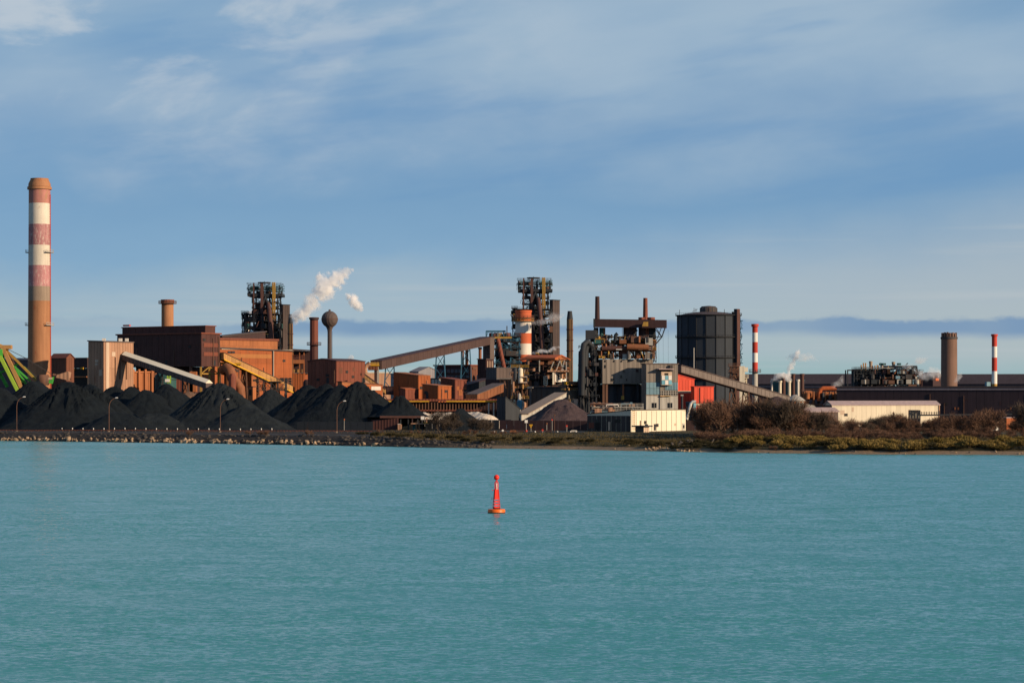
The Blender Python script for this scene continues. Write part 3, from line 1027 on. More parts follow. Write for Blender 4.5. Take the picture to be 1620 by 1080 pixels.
def heap(name, label, peaks, mat='coal', slope=0.74, gully=0.9, step=0.6, seed=0, cut=None, ridge=True, group='coal heaps in the yard', z0=G - 0.25, cat='heap', freq=40):
    """heap poured from the points in peaks (px, py, D); consecutive points joined by a ridge when ridge is set"""
    r = np.random.default_rng(seed + 100)
    pk = [(gx(px, D), D, zz(py, D)) for px, py, D in peaks]
    R = max((p[2] - z0) / slope for p in pk) + 3
    x0, x1 = min(p[0] for p in pk) - R, max(p[0] for p in pk) + R
    y0, y1 = min(p[1] for p in pk) - R, max(p[1] for p in pk) + R
    X, Y = np.meshgrid(np.arange(x0, x1, step), np.arange(y0, y1, step))
    Z = np.full(X.shape, -99.0)
    pairs = list(zip(pk[:-1], pk[1:])) if (ridge and len(pk) > 1) else [(p, p) for p in pk]
    for i, (a, b) in enumerate(pairs):
        d, t = seg_dist(X, Y, a[:2], b[:2])
        zt = a[2] + (b[2] - a[2]) * t
        hgt = max(a[2], b[2]) - z0
        th = np.arctan2(Y - (a[1] + (b[1] - a[1]) * t), X - (a[0] + (b[0] - a[0]) * t))
        along = t * math.hypot(b[0] - a[0], b[1] - a[1])
        ph = r.uniform(0, 6.28, 6)
        gl = np.zeros_like(X)
        for k, fr in enumerate((freq * .53, freq, freq * 1.37, freq * 1.9)):
            gl += np.sin(th * round(fr) + ph[k] + along * (0.6 + 0.25 * k)) * (0.8 ** k)
        rel = d * slope / hgt
        lim = 0.62 + 0.13 * np.sin(th * 5 + ph[4]) + 0.07 * np.sin(th * 13 + ph[5])
        win = np.clip(rel / 0.12, 0, 1) * np.clip((lim - rel) / 0.15, 0, 1)
        dome = np.sqrt(d * d + 0.7 ** 2) - 0.3      # slightly rounded crest
        skirt = np.where(rel > 0.72, (rel - 0.72) ** 2 * hgt * 0.55, 0)
        z = zt - slope * dome * (1 + 0.045 * np.sin(th * 3 + ph[0])) + gl * 0.36 * gully * win + skirt
        Z = np.maximum(Z, z)
    Z += (np.sin(X * 0.37 + Y * 0.21) + np.sin(X * 0.83 - Y * 0.57 + 1) * .6 + np.sin(X * .19 - Y * .43 + 4) * 1.2) * 0.13
    Z += r.normal(0, 0.06, X.shape)
    ph = r.uniform(0, 6.28, 8)
    Z += 0.30 * np.sin(X * .55 + Y * .31 + ph[0] + 1.5 * np.sin(Y * .23 + ph[1])) * np.sin(Y * .62 - X * .2 + ph[2]) + 0.16 * np.sin(X * 1.3 + ph[3] + np.sin(Y * .9)) * np.sin(Y * 1.5 + ph[4] + np.sin(X * .7))
    if cut is not None:
        Z = np.minimum(Z, cut + 0.25 * np.sin(X * .5) * np.sin(Y * .4))
    ok = Z > z0
    Zc = np.maximum(Z, z0)
    c = np.array([np.mean([p[0] for p in pk]), np.mean([p[1] for p in pk]), z0])
    V = np.stack([X - c[0], Y - c[1], Zc - c[2]], -1).reshape(-1, 3)
    ny_, nx_ = X.shape
    idx = np.arange(ny_ * nx_).reshape(ny_, nx_)
    anyok = ok[:-1, :-1] | ok[1:, :-1] | ok[:-1, 1:] | ok[1:, 1:]
    q = np.stack([idx[:-1, :-1], idx[:-1, 1:], idx[1:, 1:], idx[1:, :-1]], -1)[anyok]
    used = np.unique(q)
    remap = np.full(ny_ * nx_, -1); remap[used] = np.arange(len(used))
    me = bpy.data.meshes.new(name)
    me.from_pydata(V[used].tolist(), [], remap[q].tolist())
    me.polygons.foreach_set('use_smooth', [True] * len(me.polygons))
    me.materials.append(MATS[mat])
    o = bpy.data.objects.new(name, me)
    o.location = c
    COL.objects.link(o)
    o['label'] = label; o['category'] = cat
    if group:
        o['group'] = group
    return o


heap('coal_heap', 'fluted black coal heap standing in front of the tall chimney base', [(100, 604, 905), (112, 602, 905)], seed=1, gully=1.25)
heap('coal_heap', 'black coal heap behind and left of the fluted one, under the green machine', [(50, 603, 945), (60, 602, 950)], seed=2, gully=0.5)
heap('coal_heap', 'dark coal heap cut by the left edge of the picture', [(-30, 612, 915), (3, 612, 920)], seed=3, gully=0.5)
heap('coal_heap', 'long coal heap sloping down right in front of the tan tower', [(143, 605, 930), (150, 611, 925)], seed=4, gully=1.2)
heap('coal_heap', 'low flat apron of coal beside the second lamp post', [(178, 650, 880), (205, 655, 880)], seed=5, gully=0.2, slope=0.55)
heap('coal_heap', 'small rounded coal heap at the foot of the tan tower', [(180, 610, 985), (184, 610, 985)], seed=6, gully=0.3, slope=0.8)
heap('coal_heap', 'rounded coal heap below the lower end of the tower wall', [(206, 610, 978), (209, 610, 978)], seed=7, gully=0.3, slope=0.8)
heap('coal_heap', 'coal heap in front of the buttressed orange wall', [(231, 615, 965), (236, 615, 965)], seed=8, gully=0.3, slope=0.78)
heap('coal_heap', 'pointed coal heap under the small green and white stacker', [(262, 606, 975), (266, 606, 975)], seed=9, gully=0.5)
heap('coal_heap', 'low pale coal apron between the second and third lamp posts', [(236, 652, 890), (262, 656, 890)], seed=10, mat='coal_fine', gully=0.2, slope=0.5)
heap('ore_heap', 'small brown ore heap behind the coal under the pale gallery', [(297, 619, 990), (306, 621, 990)], seed=11, mat='ore_brown', gully=0.2, slope=0.6)
heap('coal_heap', 'large sunlit grey coal heap behind the third lamp post', [(345, 604, 905), (350, 604, 905)], seed=12, mat='coal_fine', gully=1.0, slope=0.72)
heap('coal_heap', 'lower shoulder of pale coal right of the third lamp post', [(385, 640, 890), (400, 643, 890)], seed=13, mat='coal_fine', gully=0.3, slope=0.55)
heap('coal_heap', 'grey coal heap in the gap below the yellow edged conveyor', [(428, 616, 1000), (433, 616, 1000)], seed=14, mat='coal_fine', gully=0.3, slope=0.7)
heap('coal_heap', 'first dark coal cone of the row before the maroon shed', [(486, 607, 930), (489, 607, 930)], seed=15, gully=0.4)
heap('coal_heap', 'second dark coal cone of the row before the maroon shed', [(515, 606, 925), (518, 606, 925)], seed=16, gully=0.4)
heap('coal_heap', 'third dark coal cone, lowest notch of the row before the maroon shed', [(537, 607, 920), (541, 607, 920)], seed=17, gully=0.4)
heap('coal_heap', 'sharpest and last coal cone of the row, behind the fourth lamp post', [(563, 602, 920), (566, 602, 920)], seed=18, gully=0.8)
heap('coal_heap', 'small fluted coal cone heaped over the loading hopper', [(632, 625, 905), (634, 625, 905)], seed=19, gully=0.9, slope=0.85, step=0.6, z0=zz(659, 905), freq=24)
heap('coal_heap', 'steep little black heap between the two pale limestone heaps', [(727, 644, 880), (733, 644, 884)], seed=20, gully=0.2, slope=0.95, step=0.6)
heap('limestone_heap', 'low heap of pale limestone left of the steep black heap', [(672, 650, 935), (684, 653, 935), (692, 650, 935), (712, 650, 935)], seed=21, mat='limestone', gully=0.2, slope=0.8, step=0.6, group='pale limestone heaps')
heap('limestone_heap', 'low heap of pale limestone right of the steep black heap', [(738, 650, 940), (752, 651, 940), (768, 653, 935)], seed=22, mat='limestone', gully=0.2, slope=0.6, step=0.6, group='pale limestone heaps')
heap('ore_heap', 'broad flat-topped heap of purple brown ore below the pale inclined gallery', [(884, 631, 930), (893, 631, 930)], seed=23, mat='ore_purple', gully=0.35, slope=0.62, group=None)
heap('ore_heap', 'dark ore heap under the tail of the long brown gallery', [(1226, 627, 1040), (1234, 627, 1040)], seed=24, mat='ore_purple', gully=0.2, slope=0.55, group=None)

# ------------------------------------------------------------------ left: chimney, reclaimer, towers, sheds
chimney('tall_chimney', 'tall chimney with worn white and pink bands over bare brown concrete', 62.5, 1150, 296, 5.05, 5.6,
        [(296, 'red_faded'), (322, 'stack_white'), (355, 'pink_faded'), (388, 'stack_white'), (420, 'pink_faded'), (453, 'concrete'), (476, 'concrete_brown')],
        rim=(1.2, 0.7, 'concrete_brown'), platforms=((400, 'grey_pale'), (515, 'grey_pale')), n=48, stubs=True)
tc_root = [o for o in bpy.data.objects if o.name == 'tall_chimney'][0]
X, D = gx(62.5, 1150), 1150
MB().lathe((X, D, 0), [(5.3, zz(295.6, D)), (5.2, zz(291, D)), (4.2, zz(284, D)), (4.3, zz(282.6, D)), (3.8, zz(282.6, D)), (3.6, zz(285, D))], 48).build('cap', 'concrete_brown', tc_root)
m = MB()
for k in range(0, 90):
    z = G + k * 1.25
    m.beam((X + 5.5, D - 1.4, z), (X + 5.5, D - 0.6, z), 0.1)
m.beam((X + 5.6, D - 1.4, G), (X + 5.35, D - 1.4, G + 108), 0.16)
m.beam((X + 5.6, D - 0.6, G), (X + 5.35, D - 0.6, G + 108), 0.16)
m.build('ladder', 'red_paint', tc_root)

# stacker reclaimer
DR = 985
rt = thing('stacker_reclaimer', 'bright green stacker reclaimer with slewing masts behind the leftmost coal', 'machine', (gx(14, DR), DR, G))
def seg(name, pts, w, mat, dep=0.0, tubes=False):
    mm = MB()
    for (a, b) in zip(pts[:-1], pts[1:]):
        A_, B_ = P(*a, DR + dep), P(*b, DR + dep)
        mm.beam(A_, B_, w)
    return mm.build(name, mat, rt)
seg('mast', [(4, 549), (34, 613)], 1.5, 'yellow_tan', -1)
seg('mast', [(8, 549), (38, 611)], 1.2, 'steel_rusty', 3)
seg('strut', [(0, 563), (28, 618)], 1.3, 'green_yellow', -2)
seg('strut', [(-14, 566), (12, 612)], 1.2, 'green_paint', 2)
seg('strut', [(6, 572), (24, 612)], 0.9, 'green_paint', 0)
seg('strut', [(18, 576), (42, 608)], 0.9, 'green_paint', 1)
seg('strut', [(23, 580), (48, 603)], 0.7, 'green_paint', -1)
seg('strut', [(-20, 600), (30, 575)], 0.8, 'green_paint', 1)
for k in range(6):
    seg('lacing', [(-8 + k * 7, 575 + k * 5), (2 + k * 7, 572 + k * 6.5)], 0.35, 'green_paint', 0)
seg('boom', [(12, 556), (58, 602)], 0.8, 'yellow_dull', 0)
seg('boom', [(38, 580), (58, 601)], 0.5, 'green_yellow', 2)
seg('stay_cable', [(14, 553), (44, 568), (90, 597)], 0.22, 'steel_mid', 0)
seg('stay_cable', [(14, 556), (66, 603)], 0.22, 'steel_mid', 2)
MB().box(P(6, 552, DR), (6.5, 3.0, 1.6)).build('mast_head', 'yellow_tan', rt)
MB().tube([P(-1, 547, DR), P(13, 553, DR)], 0.9, 8).build('sheave_beam', 'yellow_dull', rt)
MB().box(P(-10, 572, DR), (8, 5, 5)).build('winch_house', 'green_paint', rt)
MB().box((gx(8, DR), DR, G), (26, 6, 2.2)).build('travelling_base', 'steel_rusty', rt)
MB().box((gx(14, DR), DR, G + 2.2), (7, 6, 8)).build('slew_column', 'steel_mid', rt)
bw = MB().hexa([P(66, 605, DR - 4), P(83, 607, DR - 4), P(84, 606, DR), P(67, 604, DR)], [P(67, 598, DR - 4), P(86, 596, DR - 4), P(87, 596, DR), P(68, 598, DR)]).build('operator_cab', 'green_paint', rt)
MB().hexa([P(72, 601, DR - 4.3), P(83, 600, DR - 4.3), P(83, 600, DR - 4.03), P(72, 601, DR - 4.03)], [P(72, 597.6, DR - 4.3), P(83, 596.6, DR - 4.3), P(83, 596.6, DR - 4.03), P(72, 597.6, DR - 4.03)]).build('window', 'tan_pale', bw)
MB().lathe(P(68, 601, DR - 3), [(2.2, -2.2), (2.8, -1), (2.8, 1), (2.2, 2.2)], 16).build('drum', 'steel_rusty', rt)
MB().hexa([P(88, 597, DR - 4), P(110, 602, DR - 4), P(111, 600, DR + 1), P(90, 595, DR + 1)], [P(90, 593, DR - 4), P(108, 587, DR - 4), P(113, 589, DR + 1), P(91, 592, DR + 1)]).build('counterweight', 'tan_sheet', rt)
seg('strut', [(84, 592), (112, 600)], 0.8, 'steel_rusty', -3)

# far hall on the left edge, brown sheds behind the chimney
b = Bld('long_hall', 'far purple grey hall behind the chimney at the left edge', 'building', 46, -40, 60, 569, 1500)
b.body('far_purple'); b.roof('roof_pink', 0.6, 1.2)
b = Bld('brown_house', 'small brown gabled house just right of the tall chimney', 'building', 105, 80, 117, 566, 1230)
b.body('brown_sheet'); b.gable('brown_red', 2.0, 'L', wall='brown_sheet'); b.panels('L', 5, 2, 'brown_sheet'); b.panels('R', 3, 2, 'brown_sheet')
b = Bld('brown_annexe', 'low brown annexe with open bays between chimney and tan tower', 'building', 138, 112, 146, 567, 1260)
b.body('maroon_dark', z0=zz(582, 1260)); b.roof('roof_dark')
for px in (113, 119, 126, 132, 138):
    b.patch('L', px - .6, px + .6, 582, 612, 'steel_mid', 'column', 0.6, -0.7)
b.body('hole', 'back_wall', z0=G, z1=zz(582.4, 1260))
b.patch('L', 112, 138, 595, 597, 'orange_pale', 'crane_rail', 0.5, 0.02)
b.patch('L', 129, 133, 581, 584, 'yellow_paint', 'hook_block', 0.8, 0.02)
b.patch('L', 117, 119, 583, 586, 'yellow_paint', 'hook_block', 0.8, 0.02)

# tan transfer tower
b = Bld('transfer_tower', 'tall tan clad transfer tower with grey shaded side above the coal', 'building', 164, 139.7, 210.7, 541, 1010)
b.body('tan_sheet', dz=(0, 0, .4, .4))
b.roof('brown_grey', 0.35, 0.45, dz=(0, 0, .4, .4))
b.panels('R', 9, 1, 'tan_sheet', z0=zz(582, 1010), t0=b.t_at('R', 172.5)); b.panels('R', 9, 1, 'tan_sheet', z1=zz(582, 1010), t0=b.t_at('R', 172.5))
b.panels('L', 5, 3, 'tan_sheet')
b.patch('R', 167, 172, 541.5, 640, 'tan_pale', 'pilaster', 0.35)
b.patch('R', 164.2, 166.5, 541.5, 640, 'tan_sheet', 'corner_post', 0.2)
b.patch('R', 208.8, 210.5, 541.5, 640, 'tan_sheet', 'corner_post', 0.2)
dress(b, 'R', 6, 6, zz(600, 1020), b.z1 - 1, 'tan_pale'); dress(b, 'L', 3, 7, zz(600, 1010), b.z1 - 1, 'tan_pale')
for px in (170, 196, 206):
    MB().box(b.at('R', px, 540, -2), (1.4, 1.0, 1.3)).build('roof_vent', 'white_paint', b.root)

gallery('inclined_gallery', 'pale roofed inclined gallery running down right from the tan tower', (198, 561, 1019), (331, 606, 990), 2.4, 3.6, 'brown_grey', 'cream', trestles=(0.42, 0.72), npan=22, roof_th=0.12, pitch=1.35)

# buttressed orange wall
b = Bld('buttressed_wall', 'orange brick bunker wall with upright buttresses right of the tan tower', 'wall', 204, 200, 243, 588, 1045, r=40)
b.body('orange_pale')
b.panels('R', 4, 1, 'orange_pale', gap=1.2, th=0.12)
for px in (210, 219, 229, 239.5):
    b.patch('R', px - 1.4, px + 1.4, 584, 640, 'orange_pale', 'buttress', 0.9)
b.patch('R', 206, 243, 587, 589.5, 'orange_pale', 'coping', 0.5)

# large dark shed on stilts
DS = 1080
b = Bld('elevated_shed', 'huge dark maroon shed raised on steel legs with stepped monitor roof', 'building', 318.5, 185.5, 348, 528, DS, z0=zz(579.5, DS))
b.body('maroon_sheet')
b.panels('L', 14, 3, 'maroon_sheet', gap=0.10); b.panels('R', 4, 3, 'maroon_sheet', gap=0.10)
b.roof('brown_red', 0.6, 0.6)
mon = Bld('', '', '', 318.5 + 6.5, 193.5, 340.5, 516, DS + 9, z0=b.z1 + 0.61, parent=b.root)
mon.body('maroon_sheet', 'monitor_wall'); mon.roof('brown_red', 0.4, 0.4, 'monitor_roof')
mon.panels('L', 12, 1, 'maroon_sheet', 'panel')
mon.patch('L', 194, 204, 513.6, 516, 'red_paint', 'roof_unit', 1.0, -1.2)
b.patch('R', 322, 345, 542.5, 549, 'brown_red', 'rust_band', 0.12, 0.12); b.patch('R', 322, 345, 557, 563, 'brown_red', 'rust_band', 0.12, 0.12)
dress(b, 'L', 14, 4, b.z0 + .5, b.z1 - .5, 'maroon_dark'); dress(b, 'R', 4, 5, b.z0 + .5, b.z1 - .5, 'brown_sheet', .25)
legs = []
for px in (319.5, 333, 347):
    p = b.at('R', px, 579.6, -0.6)
    MB().beam((p.x, p.y, G), (p.x, p.y, b.z0), 0.8).build('leg', 'yellow_dull', b.root); legs.append(p)
for px in (300, 270, 240, 205, 190):
    p = b.at('L', px, 579.6, -0.8)
    MB().beam((p.x, p.y, G), (p.x, p.y, b.z0), 1.2).build('leg', 'steel_rusty', b.root)
zmid = zz(591, DS)
for a_, c_ in ((0, 1), (1, 2)):
    m = MB(); m.beam((*legs[a_].xy, zmid), (*legs[c_].xy, zmid), 0.5); m.build('tie_beam', 'yellow_dull', b.root)
m = MB(); m.beam((*legs[0].xy, zmid), (*legs[1].xy, b.z0), 0.35); m.beam((*legs[2].xy, zmid), (*legs[1].xy, b.z0), 0.35)
m.beam((*legs[1].xy, zmid), (*legs[0].xy, G), 0.35); m.beam((*legs[1].xy, zmid), (*legs[2].xy, G), 0.35); m.build('bracing', 'yellow_dull', b.root)
core = Bld('', '', '', 300, 215, 322, 579, DS + 14, parent=b.root)
core.body('maroon_dark', 'undercroft_wall', z1=b.z0 - 0.05)
for k, (px, py, w, h) in enumerate(((240, 590, 4, 8), (252, 597, 5, 6), (284, 594, 4, 9), (297, 600, 5, 6), (306, 588, 3, 9))):
    MB().box((gx(px, DS - 8), DS - 8, zz(py, DS) - h), (w, 3, h)).build('hopper', ('rust_duct', 'teal_dark', 'brown_red', 'rust_duct', 'orange_pale')[k], b.root)

chimney('shed_chimney', 'short brown brick chimney rising behind the dark elevated shed', 265, 1190, 474, 2.95, 3.0, [(474, 'brown_red'), (481, 'concrete_brown')], rim=(1.6, 0.35, 'brown_red'), platforms=((480.5, 'steel_rusty'),))

# small stacker on the pointed heap, dark silo behind it
st = thing('yard_stacker', 'small green and white stacker head on the pointed coal heap', 'machine', (gx(266, 978), 978, zz(606, 978)))
lattice(st, gx(265, 978), gx(269.5, 978), 977, 979, [zz(606, 978), zz(600, 978), zz(594.5, 978)], 'green_yellow', 0.25, deck=False, rail=False)
MB().box(P(265, 604, 977), (1.8, 1.5, 1.2)).build('spout', 'white_paint', st)
so = thing('coal_silo', 'dark teal coal silo standing behind the pointed heap', 'silo', (gx(262, 1035), 1035, G))
MB().lathe((gx(262, 1035), 1035, 0), [(4.6, G), (4.6, zz(594, 1035)), (3.0, zz(589, 1035))], 28).build('shell', 'teal_dark', so)
MB().lathe((gx(262, 1035), 1035, 0), [(4.65, zz(601, 1035)), (4.8, zz(601, 1035)), (4.8, zz(600, 1035)), (4.65, zz(600, 1035))], 28).build('ring', 'steel_dark', so)

# orange shed
DO = 1150
b = Bld('orange_shed', 'long bright orange clad shed with dark eaves behind the sloping conveyor', 'building', 340, 322, 462, 551, DO, r=42)
b.body('orange_sheet', dz=(0, -1.0, -1.0, 0))
b.roof('roof_dark', 0.7, 0.7, dz=(0, -1.0, -1.0, 0))
b.patch('R', 350, 462, 552.4, 553.4, 'cream', 'gutter', 0.35)
b.panels('R', 8, 3, 'orange_sheet', z0=zz(612, DO), z1=zz(554, DO) - 0.6, t0=b.t_at('R', 352), gap=0.16)
b.patch('R', 430.5, 431.8, 553.5, 596, 'grey_dark', 'downpipe', 0.5, 0.12); b.patch('R', 431.9, 432.6, 553.5, 596, 'cream', 'downpipe', 0.3, 0.12)
w = b.patch('R', 443, 461, 597.5, 609, 'window_dark', 'window', 0.1, 0.12)
for px in (449, 455):
    b.patch('R', px - .3, px + .3, 597.5, 609, 'orange_pale', 'mullion', 0.12, 0.23, w)
for py in (601, 605):
    b.patch('R', 443, 461, py - .2, py + .2, 'orange_pale', 'glazing_bar', 0.1, 0.23, w)
b.patch('R', 358, 429, 560, 566.5, 'ochre_stain', 'stained_band', 0.08, 0.11)
for px in (360, 366):
    b.patch('R', px, px + 5, 555.5, 558.5, 'steel_dark', 'vent', 0.3, 0.12)
dress(b, 'R', 14, 1, zz(610, DO + 40), zz(556, DO + 40) - 1, 'orange_patch')
mo = Bld('', '', '', 340, 328, 439, 537.5, DO + 12, z0=b.z1 + 0.2, r=42, parent=b.root)
mo.body('orange_pale', 'monitor_wall'); mo.roof('brown_red', 0.6, 1.0, 'monitor_roof')
mo.panels('R', 9, 1, 'orange_pale', z0=zz(547, DO + 20))
# open bay at the right end of the orange shed
ob = thing('orange_annexe', 'open fronted orange annexe with balcony at the right of the orange shed', 'building', (gx(475, DO + 95), DO + 95, G))
DA = DO + 88
MB().hexa([P(462.5, 640, DA), P(481.5, 640, DA), P(488, 640, DA + 20), P(466, 640, DA + 20)], [P(462.5, 590, DA), P(481.5, 590, DA), P(488, 590, DA + 20), P(466, 590, DA + 20)]).build('lower_wall', 'orange_sheet', ob)
MB().hexa([P(463, 589.9, DA + 4), P(491, 589.9, DA + 4), P(491, 589.9, DA + 20), P(463, 589.9, DA + 20)], [P(463, 554.5, DA + 4), P(491, 555.5, DA + 4), P(491, 555.5, DA + 20), P(463, 554.5, DA + 20)]).build('back_wall', 'maroon_dark', ob)
MB().hexa([P(460, 554.4, DA - 2), P(493, 555.4, DA - 2), P(493, 555.4, DA + 21), P(460, 554.4, DA + 21)], [P(460, 551.5, DA - 2), P(493, 553.5, DA - 2), P(493, 553.5, DA + 21), P(460, 551.5, DA + 21)]).build('roof', 'roof_dark', ob)
bal = MB().hexa([P(463, 575, DA - 1), P(481.5, 575, DA - 1), P(481.5, 575, DA + 3.9), P(463, 575, DA + 3.9)], [P(463, 569, DA - 1), P(481.5, 569, DA - 1), P(481.5, 569, DA + 3.9), P(463, 569, DA + 3.9)]).build('balcony', 'orange_pale', ob)
m = MB()
for k in range(7):
    m.beam(P(463.5 + k * 3, 569, DA - .8), P(463.5 + k * 3, 562, DA - .8), 0.14)
m.beam(P(463, 562, DA - .8), P(481.5, 562, DA - .8), 0.18); m.beam(P(463, 565.5, DA - .8), P(481.5, 565.5, DA - .8), 0.14)
m.build('railing', 'brown_red', bal)
for px in (463.5, 474, 481):
    MB().beam(P(px, 590, DA - .5), P(px, 554.5, DA - .5), 0.45).build('column', 'orange_pale', ob)
for px in (466, 469, 472, 477):
    MB().box(P(px, 589.5, DA + 1), (0.8, 1, 1.8)).build('drum', 'yellow_tan', ob)
MB().lathe(P(486, 604, DA - 6) - Vector((0, 0, 4)), [(1.2, 0), (2.1, 1.4), (2.1, 4), (1.2, 5.2)], 14).build('cyclone', 'maroon_dark', ob)

# low black roof running up to the furnace
b = Bld('stock_house', 'low dark maroon roof between elevated shed and left blast furnace', 'building', 352, 335, 420, 533, 1330, r=42)
b.body('maroon_dark', dz=(0, 3.2, 3.2, 0)); b.roof('roof_dark', 0.6, 0.6, dz=(0, 3.2, 3.2, 0)); b.panels('R', 6, 2, 'maroon_dark')

gallery('sloping_conveyor', 'tan sided conveyor with bright yellow lower edge sloping before the orange shed', (349.5, 558, 1090), (459, 610.5, 1118), 3.0, 4.0, 'yellow_tan', 'steel_dark', npan=18, rail='yellow_paint', trestles=(0.33, 0.5, 0.75), leg_mat='steel_rusty', roof_th=.2)
g2 = thing('yellow_walkway', 'level yellow edged walkway under the head of the sloping conveyor', 'walkway', (gx(362, 1094), 1094, zz(575, 1094)))
MB().beam(P(346, 574.2, 1093), P(381, 575.2, 1093), 0.6, 0.7).build('edge_beam', 'yellow_paint', g2)
MB().hexa([P(346, 576.3, 1094), P(381, 577, 1094), P(381, 577, 1097), P(346, 576.3, 1097)], [P(346, 574.9, 1094), P(381, 575.9, 1094), P(381, 575.9, 1097), P(346, 574.9, 1097)]).build('deck', 'steel_mid', g2)
for px in (349, 362, 378):
    MB().beam((gx(px, 1095), 1095, G), P(px, 576.5, 1095), 0.5).build('post', 'steel_rusty', g2)
# rusty gas ducts under the conveyor
dt = thing('gas_duct', 'thick rusty bent gas duct under the sloping conveyor', 'duct', (gx(370, 1080), 1080, G))
MB().tube([P(352, 586, 1085), P(358, 582, 1083), P(364, 586, 1081), P(367, 598, 1080), P(374, 606, 1079), P(380, 614, 1079), P(381, 630, 1079)], [2.2, 2.3, 2.3, 2.2, 2.2, 2.2, 2.2], 16).build('bend', 'rust_duct', dt)
MB().lathe((gx(360, 1086), 1086, 0), [(1.6, G), (1.6, zz(590, 1086)), (2.4, zz(586, 1086)), (2.4, zz(579, 1086)), (1.0, zz(575, 1086))], 16).build('dust_catcher', 'rust_duct', dt)
MB().lathe((gx(367.5, 1076), 1076, 0), [(1.7, G), (1.7, zz(596, 1076)), (0.9, zz(591, 1076))], 16).build('drum', 'brown_red', dt)
b = Bld('pump_house', 'small orange pump house at the foot of the rusty duct', 'building', 400, 392, 405, 612, 1060)
b.body('orange_pale'); b.roof('roof_dark', .3, .3); b.patch('L', 394, 398, 616, 625, 'hole', 'door', .1)
b = Bld('fan_house', 'small orange building with sloping roof behind the conveyor posts', 'building', 398, 384, 410, 594, 1100)
b.body('orange_pale', dz=(0, 0, 3, 3)); b.roof('brown_sheet', .3, .3, dz=(0, 0, 3, 3)); b.patch('R', 400, 408, 600, 603, 'hole', 'vent', .1)
rng = random.Random(5)
yp = thing('pipe_bridge', 'dark pipe bridge in the shade under the sloping conveyor', 'pipework', (gx(420, 1105), 1105, G))
lattice(yp, gx(384, 1105), gx(452, 1105), 1103, 1109, [G, zz(618, 1105), zz(604, 1105)], 'steel_mid', 0.5, nx=7)
clutter(yp, 14, gx(386, 1105), gx(450, 1105), 1103, 1108, [G, zz(618, 1105), zz(604, 1105)], ['rust_duct', 'steel_mid', 'maroon_dark', 'orange_pale'], rng)

chimney('red_stack', 'smooth dark red steel stack left of the ball water tower', 496.8, 1180, 502, 2.02, 2.05, [(502, 'maroon_dark'), (507, 'brown_red'), (545, 'maroon_sheet')], rim=(1.0, 0.4, 'maroon_dark'), platforms=((546, 'maroon_dark'),))
ws = thing('water_tower', 'ball shaped brown water tower on a slim stem', 'water tower', (gx(521.5, 1300), 1300, G))
X, D = gx(521.5, 1300), 1300
zc, R = zz(505, D), 4.45
MB().lathe((X, D, 0), [(1.35, G), (1.15, zc - 10), (1.15, zc - 6.8)], 24).build('stem', 'brown_grey', ws)
MB().lathe((X, D, 0), [(1.16, zc - 6.79), (1.3, zc - 5.6), (1.75, zc - 4.5)] + [(R * math.cos(a), zc + R * math.sin(a)) for a in np.linspace(-1.05, 1.5, 18)], 36).build('ball', 'brown_grey', ws)
MB().lathe((X, D, 0), [(0.6, zc + R - .1), (0.6, zc + R + .6), (0.15, zc + R + .9)], 12).build('hatch', 'brown_grey', ws)
MB().lathe((X, D, 0), [(4.46, zc - .15), (4.6, zc - .15), (4.6, zc + .15), (4.46, zc + .15)], 36, caps=False).build('seam_ring', 'brown_steel', ws)
m = MB(); m.beam((X + 1.6, D - .6, G), (X + 1.4, D - .6, zc - 6.5), .12); m.beam((X + 1.6, D - .1, G), (X + 1.4, D - .1, zc - 6.5), .12); m.build('ladder', 'steel_mid', ws)

b = Bld('maroon_shed', 'dark maroon gabled shed behind the row of coal cones', 'building', 532, 487, 577.5, 571.5, 1010)
b.body('brown_red'); b.gable('maroon_sheet', 1.0, 'R', wall='brown_red', grow=.3)
b.panels('L', 7, 2, 'brown_red'); b.panels('R', 8, 2, 'brown_red')
b.patch('R', 570, 571.3, 590, 594, 'hole', 'door', .12, .11)
dress(b, 'R', 6, 2, zz(606, 1020), b.z1 - .5, 'brown_sheet'); dress(b, 'L', 4, 3, zz(606, 1020), b.z1 - .5, 'brown_sheet')
b = Bld('ochre_store', 'low orange brown store at the right foot of the maroon shed', 'building', 541, 534, 605, 604, 985, r=42)
b.body('orange_pale', dz=(0, -1.2, -1.2, 0)); b.roof('brown_sheet', .3, .3, dz=(0, -1.2, -1.2, 0))
b.panels('R', 7, 1, 'orange_sheet', z1=b.z1 - 1.3)
b.patch('R', 587, 602, 611, 617, 'white_paint', 'pale_panel', .1, .11)

# yellow head station and chutes at the tail of the long gallery
hs = thing('head_station', 'yellow topped transfer station at the low end of the long brown gallery', 'transfer station', (gx(592, 1035), 1035, G))
hb = MB().hexa([P(583, 579, 1035), P(600, 579, 1035), P(600, 579, 1043), P(583, 579, 1043)], [P(583, 573, 1035), P(600, 573, 1035), P(600, 573, 1043), P(583, 573, 1043)]).build('cabin', 'yellow_dull', hs)
MB().hexa([P(583.5, 578.5, 1034.6), P(600, 578.5, 1034.6), P(600, 578.5, 1034.99), P(583.5, 578.5, 1034.99)], [P(583.5, 577, 1034.6), P(600, 577, 1034.6), P(600, 577, 1034.99), P(583.5, 577, 1034.99)]).build('sill', 'yellow_paint', hb)
MB().hexa([P(582, 585.5, 1035), P(598, 585.5, 1035), P(598, 585.5, 1042), P(582, 585.5, 1042)], [P(582, 579.1, 1035), P(598, 579.1, 1035), P(598, 579.1, 1042), P(582, 579.1, 1042)]).build('hopper', 'brown_sheet', hs)
MB().tube([P(585, 574, 1033), P(580, 578, 1033), P(577.5, 583, 1033), P(578.5, 590, 1033)], 0.9, 12).build('chute', 'tan_sheet', hs)
